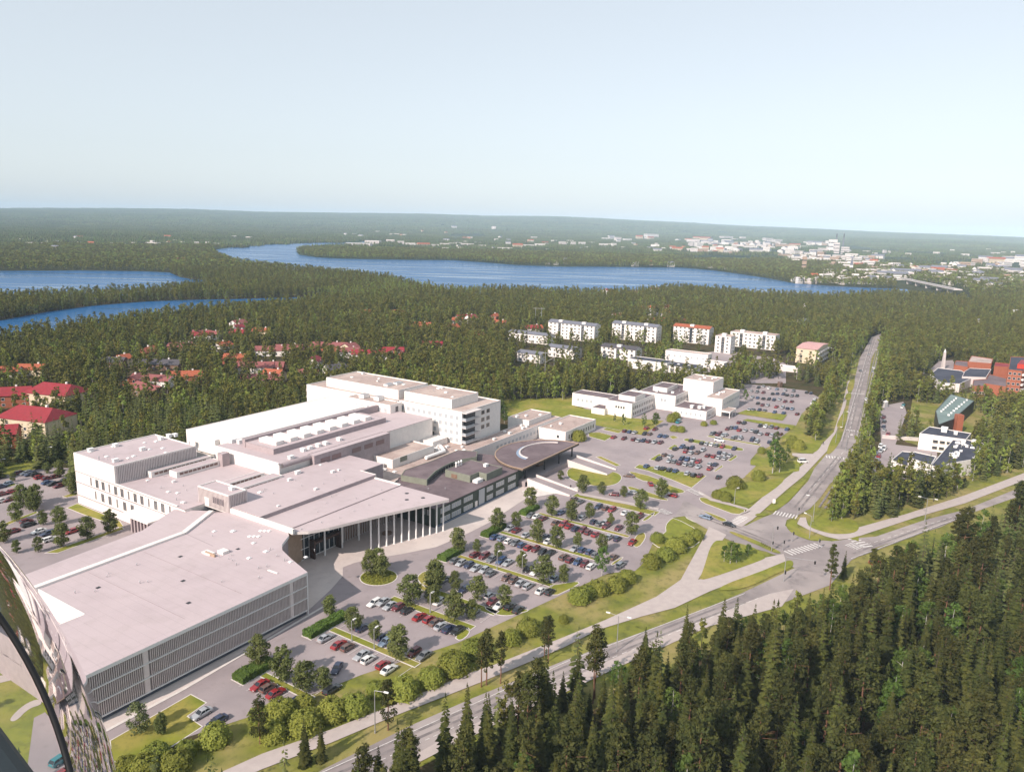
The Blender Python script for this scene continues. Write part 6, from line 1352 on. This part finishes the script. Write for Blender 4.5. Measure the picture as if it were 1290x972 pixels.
def midtree(x, y, k=None, s=None):
    k = k or species(x,y); MID.append(((x,y,0), '%s%02d' % (SP[k], RND.randrange(NP[k])), RND.random()*6.28, s or RND.uniform(.78,1.18), RND.uniform(.88,1.2)))
EDGE = [P(*q) for q in ((566,975),(640,948),(702,905),(750,870),(800,868),(870,820),(940,797),(1005,785))]
for d, x, y, f in cand:
    q = Q((x,y,8)); k = species(x,y)
    if f and KIND_N[k] < 285 and -80 < q[0] < 1370 and q[1] < 1060:
        near_edge = min(math.hypot(x-e.x,y-e.y) for e in EDGE) < 22
        z = 'at the roadside edge of the wood' if near_edge else ('in the nearest dense wood' if d < 175 else 'deep in the dense wood beyond the near trees')
        forest_tree(k, x, y, (RND.choice((.6,.75,.88,.98,1.06,1.12)) if near_edge else RND.choice((.65,.8,.92,1.02,1.1,1.2,1.3,1.4)))*RND.uniform(.92,1.08), LABF[k][0]+' '+z, LABF[k][1]+(' at its road edge' if near_edge else (' nearest' if d < 175 else ' farther in')))
    else: midtree(x, y, k)
for d0, d1, sp in ((420,950,4.3),(950,1500,6.0)):
    X, Y = grid(d0, d1, sp); ok = allowed(X, Y)
    for x, y in zip(X[ok], Y[ok]): midtree(float(x), float(y))
X, Y = grid(1500, 2700, 8.5); ok = allowed(X, Y)
for x, y in zip(X[ok], Y[ok]): 
    k = species(x,y); FARR.append(((x,y,0), {'spruce':'d00','pine':'d01','birch':'d02'}[k], RND.random()*6.28, RND.uniform(.75,1.15), RND.uniform(1.1,1.5)))
TOWNP = wp([(862,303),(1000,306),(1300,326),(1400,335),(1400,372),(1190,374),(1146,356),(1000,355),(985,340),(862,326)])
PATCH = []
X, Y = grid(2700, 6500, 88, .75); ok = allowed(X, Y, True); tp = pin_np(X, Y, TOWNP)
TX = np.array([[q[0],q[1]] for q in TOWNXY])
for x, y, t in zip(X[ok], Y[ok], tp[ok]):
    if np.hypot(TX[:,0]-x, TX[:,1]-y).min() < 70 and RND.random() < .55: continue
    if t and RND.random() < .8: continue
    PATCH.append(((x,y,hill(x,y)-1), 'e%02d' % RND.randrange(4), RND.choice((0,1.57,3.14,4.71)), RND.uniform(.75,1.05), RND.uniform(.95,1.1)))
X, Y = grid(6500, 13500, 150, .75); ok = allowed(X, Y, True)
for x, y in zip(X[ok], Y[ok]): PATCH.append(((x,y,hill(x,y)-2), 'e%02d' % RND.randrange(4), RND.choice((0,1.57,3.14,4.71)), RND.uniform(.9,1.2), 1.55))
# small islands of trees that stand between the scattered town buildings and on the shores
SCRUB = []
for _ in range(420):
    px, py = RND.uniform(-60,330), RND.uniform(505,612); p = P(px,py)
    if inside(p.x,p.y,[P(*q) for q in MEADOW]): SCRUB.append(((p.x,p.y,0), 'f%02d' % RND.randrange(3), RND.random()*6.28, RND.uniform(.5,1.3), 1))
for pl, n in ((BIRCHY[0],170),(BIRCHY[1],420),(BIRCHY[5],120)):
    xs = [q[0] for q in pl]; ys = [q[1] for q in pl]
    for _ in range(n*3):
        x, y = RND.uniform(min(xs),max(xs)), RND.uniform(min(ys),max(ys))
        if inside(x,y,pl): midtree(x,y,RND.choice(('birch','birch','birch','pine')),RND.uniform(.7,1.05))
GAP = wp([(1210,566),(1290,520),(1345,555),(1345,570),(1215,618),(1120,646),(1060,648),(1072,615),(1120,632),(1180,618)])
xs = [q[0] for q in GAP]; ys = [q[1] for q in GAP]; gx = min(xs)
while gx < max(xs):
    gy = min(ys)
    while gy < max(ys):
        x, y = gx+RND.uniform(-1.6,1.6), gy+RND.uniform(-1.6,1.6); q = Q((x,y,0))
        if inside(x,y,GAP) and not (1095 < q[0] < 1225 and q[1] < 612): midtree(x,y,RND.choice(('spruce','spruce','pine','birch')),RND.uniform(.8,1.15))
        gy += 4.3
    gx += 4.3
print('individual', KIND_N, 'mid', len(MID), 'far', len(FARR), 'patch', len(PATCH))
scatter('forest', MID); scatter('far_forest', FARR); scatter('distant_woodland', PATCH); scatter('meadow_scrub', SCRUB)
# ------------------------------------------------------------------ trees that stand alone and can be told apart
def planted(protos, nm, px, hpx, label, group, z=.1, wid=1.0):
    """px: foot of the trunk, hpx: height in photo pixels"""
    p = P(*px); h = hpx*Q((p.x,p.y,0))[2]/FPX*1.01; i = RND.randrange(len(protos)); h0, cr, tk = protos[i]
    r = thing(nm, label, 'tree', (p.x,p.y,z), RND.random()*6.28, group); k = h/h0; r.scale = (k*wid,k*wid,k); inst('trunk', tk, r); inst('crown', cr, r); return r
PARK = []
for i in range(5): h = 8; PARK.append((h, leafy_crown(h,(2.35,2.25,2.5,2.15,2.4)[i],62,44,.42,rs,.13,1.25,.95).mesh('crown',prk), trunk_mesh(h,.11,barks,rs,6,.8)))
PG = 'young trees of the car park'
def prow(z, txt, where):
    it = txt.split()
    for i, s in enumerate(it):
        x, y, t = [float(v) for v in s.split(',')]; a, b = z(x,y), z(x,t)
        planted(PARK, 'park_tree', a, (a[1]-b[1])*1.08, (f'{ORD[i]} young leafy tree from the plaza {where}' if len(it) > 1 else f'young leafy tree {where}'), PG, wid=RND.uniform(1.08,1.3))
prow(zD,'435,177,50 575,192,100 735,212,130 860,302,155','beside the drive to the round lawn'); prow(zD,'1015,218,75','with a full crown beside the upper zebra crossing'); prow(zD,'270,85,15','half covering the ramp wall')
prow(zD,'205,352,200 350,388,230 485,365,255 640,415,330','behind the twelfth car row'); prow(zD,'795,492,320','big and full at the end of the twelfth row'); prow(zD,'95,545,375 240,592,420 395,578,470 575,622,485','behind the tenth car row')
prow(zD,'45,292,140','rising from the hedge by the dark green building'); prow(zE,'215,442,262','rising from the hedge nearest the columns'); prow(zE,'505,282,120','rising from the middle hedge opposite the dark green building')
prow(zE,'355,440,345 520,480,370 685,562,435 845,672,465 995,672,530','behind the eighth car row'); prow(zE,'645,258,145','between hedge and tenth row'); prow(zE,'50,705,500 195,722,580 360,795,615 560,842,680','behind the sixth car row'); prow(zE,'35,830,680 190,955,720 320,935,790','behind the fifth car row')
prow(zF,'265,505,345 440,605,435 600,685,530 770,822,565','behind the third car row'); prow(zF,'860,422,195 1040,330,95 1015,402,280','around the rounded lawn head near the bus bay')
prow(zG,'560,360,115 740,462,185 900,532,290 1040,518,350','behind the first car row'); prow(zF,'570,200,15 655,215,60 625,190,0','on the round planted island')
prow(zH,'430,262,160 540,295,140 640,425,260 120,335,250','in the meadow-side row of the western car park'); prow(zH,'200,565,365 320,565,355 150,690,520 300,605,430','in the dense clump of the western car park'); prow(zH,'30,885,690 390,725,590 540,722,555 560,925,710 790,855,650 1000,795,580','below the west wing'); prow(zH,'150,980,860 350,970,830','nearest the chrome fairing')
PALE = [(8, leafy_crown(8,2.5,46,44,.42,rs,.05,.95,.95).mesh('crown',pal), trunk_mesh(8,.13,barks,rs,6,.8))]
planted(PALE,'park_tree',(176,923),46,'silvery pale tree with a wide crown on the lawn by the louvres',PG); planted(PARK,'park_tree',(203,926),32,'dark round-crowned small tree with a bare stem on the lawn by the louvres',PG)
# conifers on the roadside verge and in the campus
VG = 'tall trees on the verges'
for k, q, hh, lab in (('pine',w6(938,560),70,'westernmost of three tall pines beside the road with long bare red stems'),('pine',w6(960,552),78,'middle one of three tall pines beside the road'),('pine',w6(1020,545),72,'easternmost of three tall pines beside the road'),('pine',w6(540,745),72,'lone slim pine between the cycle path and the road'),('pine',w6(1208,440),58,'slender pine by the path with a narrow crown'),('pine',w6(1224,452),64,'pine by the path leaning over the round bushes'),('pine',zG(572,918),70,'brownish pine rising among the round bushes at the lawn bay'),('spruce',w6(185,895),68,'ragged dark spruce by the cycle path, fuller of two'),('spruce',w6(255,880),62,'ragged dark spruce by the cycle path, slimmer of two'),('pine',zC(1085,955),62,'tall pine with a bare trunk in front of the junction'),('spruce',zC(1185,870),38,'slim spruce beside the tall pine at the junction'),('spruce',w7(655,470),62,'tall spruce on the forest edge where the verge lamp stands'),('spruce',w7(800,500),80,'tall spruce on the forest edge closest to the path fork'),('spruce',w7(155,720),55,'thin spruce standing clear at the roadside'),('spruce',w7(490,520),48,'slim spruce at the roadside by the sign')):
    planted(NEAR[k], k+'_tree', q, hh, lab, VG, 0)
for k, q, hh, lab in (('birch',zD(575,790),42,'tall narrow leafy tree covering the exit lane'),('birch',zB(545,740),46,'dense leafy tree on the lawn above the junction, tallest'),('birch',zB(595,735),36,'leafy tree on the lawn above the junction, roundest'),('birch',zB(650,660),24,'small leafy tree on the lawn above the junction'),('birch',zB(570,545),22,'leafy tree at the end of the long grass strip'),('birch',zC(350,765),32,'larger leafy tree on the triangular lawn'),('birch',zC(395,760),28,'second leafy tree on the triangular lawn'),('birch',zC(305,750),26,'leafy tree at the narrow side of the triangular lawn'),('birch',zC(480,710),18,'small round tree on the triangular lawn'),('birch',zA(415,340),18,'slim young tree in front of the clinic, thinner'),('birch',zA(500,345),21,'young tree in front of the clinic, fuller'),('birch',zA(265,325),15,'pointed young tree at the clinic corner'),('birch',zA(200,300),11,'low pale young tree at the clinic corner'),('birch',zB(345,215),17,'dark compact tree beside the upper clinic wing'),('birch',z4(970,430),25,'leafy tree behind the ward tower balconies')):
    planted(NEAR['birch'], 'birch_tree', q, hh, lab, 'leafy trees on the lawns', .05, 1.25)
# round clipped bushes
def dome(r0, hh, m, seed, n=1500):
    q = random.Random(seed); mb = MB()
    for _ in range(n):
        a = q.random()*6.28; f = q.random()**.7; rr = math.cos(f*1.45)**.8; v = Vector((math.cos(a)*rr, math.sin(a)*rr, math.sin(f*1.45)))
        bump = 1+.15*noise.noise(v*3+Vector((seed,0,0))); p = Vector((v.x*r0*bump, v.y*r0*bump, .35+v.z*(hh-.35)*bump))*q.uniform(.9,1.08)
        nrm = (v+Vector((q.gauss(0,.35),q.gauss(0,.35),q.gauss(0,.35)))).normalized(); u = nrm.orthogonal().normalized(); w = nrm.cross(u); b = q.random()*6.28; u, w = u*math.cos(b)+w*math.sin(b), w*math.cos(b)-u*math.sin(b); s = q.uniform(.22,.46)
        mb.face([p-u*s*.6,p-w*s*.4,p+u*s*.6,p+w*s*.4])
    for i in range(10):
        for j in range(4):
            f = lambda i, j: (math.cos(i*.6283)*math.cos(j*.36)*r0*.86, math.sin(i*.6283)*math.cos(j*.36)*r0*.86, .3+math.sin(j*.36)*(hh-.35)*.88)
            mb.face([f(i,j),f(i+1,j),f(i+1,j+1),f(i,j+1)])
    return mb.mesh('foliage', m)
DOME = [dome(2.6,3.4,wil,i+1) for i in range(4)]; STEM = trunk_mesh(1.5,.1,barks,rs,0)
def bush(px, wpx, label, group, meshes=DOME, r0=2.6, sz=1.0, nm='round_bush'):
    p = P(*px); k = wpx*Q((p.x,p.y,0))[2]/FPX/(2*r0); r = thing(nm, label, 'bush', (p.x,p.y,.05), RND.random()*6.28, group); r.scale = (k,k,k*sz); inst('foliage', RND.choice(meshes), r); inst('stem', STEM, r); return r
BL = [(w6(80,690),118),(w6(-10,700),90),(w6(180,650),100),(w6(185,748),125),(w6(300,690),118),(w6(400,668),130),(w6(490,590),100),(w6(610,600),140),(w6(722,548),132),(w6(822,496),125),(w6(905,425),95),(w6(1065,372),105),(w6(1140,330),98),(w6(50,780),110),
 (zD(405,985),165),(zD(470,950),150),(zD(548,925),165),(zD(680,895),150),(zD(760,838),150),(zD(940,722),150),(zD(1045,668),150),(zD(1120,605),140),(zD(1195,560),135),(zD(1270,520),120),(zD(985,540),110),(y5(515,965),95),(y5(640,925),110),(y5(590,985),120),(y5(720,965),110),(y5(760,900),100),(y5(880,852),110),(y5(900,830),90)]
BL.sort(key=lambda b: b[0][0]); nn = len(BL)
for i, ((x, y), w) in enumerate(BL):
    zoomk = 3.395 if i < 0 else None
BLW = {}
for z, lst, kz in ((w6,[(80,690,118),(-10,700,90),(180,650,100),(185,748,125),(300,690,118),(400,668,130),(490,592,100),(610,600,140),(722,548,132),(822,496,125),(905,425,95),(1065,372,105),(1140,330,98),(50,780,110)],3.395),(zD,[(405,985,165),(470,950,150),(548,925,165),(680,895,150),(760,838,150),(940,722,150),(1045,668,150),(1120,605,140),(1195,560,135),(1270,520,120),(985,540,110)],5.864),(y5,[(515,965,95),(640,925,110),(590,985,120),(720,965,110),(760,900,100),(880,852,110)],3.24)):
    for x, y, w in lst: BLW[z(x,y)] = w/kz
for i, (q, w) in enumerate(sorted(BLW.items())):
    o = ORD[i] if i < 20 else 'twenty-'+ORD[i-20]
    bush(q, w*RND.uniform(.9,1.25), f'domed yellow-green bush, {o} from the louvred building on the car-park edge', 'round bushes along the car park', sz=.86)
GB = 'loose shrubs on the lawns'
for q, w, lab in ((zB(440,790),18,'broad bush on the lawn with a dark shadow beneath'),(zB(265,850),22,'brownish loose shrub on the lawn, larger'),(zB(310,850),14,'brownish loose shrub on the lawn, smaller'),(zB(465,590),11,'clipped bush at the corner of the upper car park'),(zB(140,920),16,'low green shrub by the entrance lamp, western'),(zB(200,940),18,'low green shrub by the entrance lamp, eastern'),(zA(620,300),14,'shrub in the clinic front bed, western'),(zA(650,280),13,'shrub in the clinic front bed, eastern'),(zA(640,370),12,'low shrub on the clinic island, western'),(zA(690,375),12,'low shrub on the clinic island, eastern'),(zA(860,330),9,'shrub at the low clinic wing, western'),(zA(930,320),9,'shrub at the low clinic wing, eastern'),(z7(640,440),19,'bright round bush beside the oval canopy'),(z7(420,415),10,'yellow-green bush between canopy and low wing'),(zB(690,530),16,'bush at the tree belt of the upper car park, western'),(zB(740,560),17,'bush at the tree belt of the upper car park, eastern'),(zE(1000,960),14,'bush behind the hedge row') ):
    bush(q, w, lab, GB, sz=.9 if 'low' in lab else 1.0, nm='loose_shrub')
def hedge(s0, s1, t0, t1, h, label):
    mb = MB(); q = random.Random(int(s0*10)); n = int(60*((s1-s0)*(t1-t0)+2*h*((s1-s0)+(t1-t0))))
    for _ in range(min(n,2600)):
        f = q.random(); a, b, z = q.uniform(s0,s1), q.uniform(t0,t1), q.uniform(.1,h)
        if f < .45: z = h+q.uniform(-.12,.1); nr = Vector((0,0,1))
        elif f < .7: b = q.choice((t0,t1)); nr = E2*(1 if b == t1 else -1)
        else: a = q.choice((s0,s1)); nr = E1*(1 if a == s1 else -1)
        z += .12*math.sin(a*1.3)+.1*math.sin(b*1.7)
        p = W(a,b,z)+Vector((q.gauss(0,.06),q.gauss(0,.06),0)); nr = (nr+Vector((q.gauss(0,.4),q.gauss(0,.4),q.gauss(0,.4)))).normalized(); u = nr.orthogonal().normalized(); w = nr.cross(u); e = q.uniform(.14,.3)
        mb.face([p-u*e,p-w*e*.7,p+u*e,p+w*e*.7])
    mb.gbox(s0+.15,s1-.15,t0+.15,t1-.15,0,h-.12)
    r = thing('hedge', label, 'hedge', W((s0+s1)/2,(t0+t1)/2), 0, 'clipped hedges at the row ends'); mb.build('foliage', hed, r); mb = MB(); mb.gbox(s0-.3,s1+.3,t0-.3,t1+.3,0,.16); mb.build('bed_kerb', kerbm, r)
hedge(170.6,179.8,132.8,136.2,1.6,'dark green clipped hedge at the plaza end of the seventh and eighth rows'); hedge(193,203.5,133,136,1.6,'dark green clipped hedge at the plaza end of the ninth and tenth rows'); hedge(216.5,225.5,133.4,136.4,1.5,'dark green clipped hedge at the plaza end of the eleventh row'); hedge(117,129.6,132.2,135.2,1.7,'dark green clipped hedge at the plaza end of the second and third rows'); hedge(95.5,104.5,130,133.6,1.7,'dark green clipped hedge at the plaza end of the first row')
mb = MB(); q = random.Random(3)
for _ in range(1500):
    a = q.random()*6.28; f = math.sqrt(q.random())*4.9; p = W(151.5+f*math.cos(a),142.3+f*math.sin(a),.15+q.random()*.7*(1-f/7)); nr = Vector((q.gauss(0,.5),q.gauss(0,.5),1)).normalized(); u = nr.orthogonal().normalized(); w = nr.cross(u); e = q.uniform(.14,.34); mb.face([p-u*e,p-w*e*.5,p+u*e,p+w*e*.5])
tag(mb.build('ground_cover', wil), kind='stuff')
person(zD(345,152),.4,cl1,cl1,'person in dark clothes walking on the apron by the ramp foot'); person(zB(920,530),2,cl1,cl1,'person in dark clothes on the cycle path beside the main road'); person(y1(703,412),1,cl1,cl1,'person in dark clothes at the west wing canopy')
r = P(*z5(925,600)); t = thing('plaza_bench','round dark plaza bench with a pale lamp globe under the colonnade','bench',(r.x,r.y,.14)); mb = MB(); mb.cyl((r.x,r.y,.14),(r.x,r.y,.6),1.6,1.6,18); mb.build('seat', timber, t); mb = MB(); mb.cyl((r.x,r.y,.6),(r.x,r.y,2.3),.06); mb.cyl((r.x,r.y,2.3),(r.x,r.y,2.7),.3,.2,10); mb.build('lamp_globe', whitemetal, t)
# ------------------------------------------------------------------ light, air, camera
SUN_AZ, SUN_EL = math.radians(50), math.radians(34)      # light travels towards azimuth 50 degrees from +x
sun = bpy.data.lights.new('sun', 'SUN'); sun.energy = 5.0; sun.angle = math.radians(.53); sun.color = (1.0,.865,.765)
so = bpy.data.objects.new('sun', sun); COL.objects.link(so)
Ld = Vector((math.cos(SUN_AZ)*math.cos(SUN_EL), math.sin(SUN_AZ)*math.cos(SUN_EL), -math.sin(SUN_EL))); so.rotation_euler = Ld.to_track_quat('-Z','Y').to_euler(); so.location = (0,0,400)
w = bpy.data.worlds.new('World'); SC.world = w; w.use_nodes = True
nt = w.node_tree; bg = nt.nodes['Background']; sk = nt.nodes.new('ShaderNodeTexSky'); sk.sky_type = 'NISHITA'; sk.sun_disc = False
sk.sun_elevation = SUN_EL; sx, sy = -Ld.x, -Ld.y; sk.sun_rotation = math.atan2(sx, sy); sk.altitude = 100; sk.air_density = 1.0; sk.dust_density = 1.2; sk.ozone_density = 1.0
hs = nt.nodes.new('ShaderNodeHueSaturation'); hs.inputs['Saturation'].default_value = .52; nt.links.new(sk.outputs[0], hs.inputs['Color']); sm_ = nt.nodes.new('ShaderNodeMixRGB'); sm_.inputs['Fac'].default_value = .5; sm_.inputs['Color2'].default_value = (5.5,6.05,6.45,1); nt.links.new(hs.outputs[0], sm_.inputs['Color1']); nt.links.new(sm_.outputs[0], bg.inputs['Color']); bg.inputs['Strength'].default_value = .122
HZ = MB(); HZ.box(-24000,24000,-2500,17600,-4,275); hz = HZ.build('haze', None); hz.data.materials.clear()
hm = bpy.data.materials.new('haze_air'); hm.use_nodes = True; hn = hm.node_tree; hn.nodes.remove(hn.nodes['Principled BSDF']); pv = hn.nodes.new('ShaderNodeVolumePrincipled'); pv.inputs['Color'].default_value = (.60,.80,1,1); pv.inputs['Density'].default_value = 6e-5; pv.inputs['Anisotropy'].default_value = -.3
hn.links.new(pv.outputs[0], hn.nodes['Material Output'].inputs['Volume']); hz.data.materials.append(hm); hz['kind'] = 'stuff'; hz.display_type = 'WIRE'
cam = bpy.data.cameras.new('camera'); co = bpy.data.objects.new('camera', cam); COL.objects.link(co); SC.camera = co
cam.sensor_fit = 'HORIZONTAL'; cam.sensor_width = 36; cam.lens = FPX/1290*36; cam.clip_start = .05; cam.clip_end = 80000
M = Matrix.Identity(4)
for i in range(3): M[i][0] = CR[i]; M[i][1] = CU[i]; M[i][2] = -CF[i]; M[i][3] = (0,0,EYE)[i]
co.matrix_world = M
SC.view_settings.view_transform = 'Standard'; SC.view_settings.look = 'None'; SC.view_settings.exposure = .34; SC.view_settings.gamma = 1; SC.view_settings.use_curve_mapping = False
cy = SC.cycles; cy.max_bounces = 5; cy.diffuse_bounces = 2; cy.glossy_bounces = 3; cy.transmission_bounces = 2; cy.volume_bounces = 1; cy.transparent_max_bounces = 4; cy.caustics_reflective = False; cy.caustics_refractive = False; cy.use_adaptive_sampling = True; cy.adaptive_threshold = .02
bad = [(o.name, o['label']) for o in COL.objects if o.get('label') and not 4 <= len(o['label'].replace('-','-').split()) <= 16]
print('BADLABEL', len(bad), bad[:12])
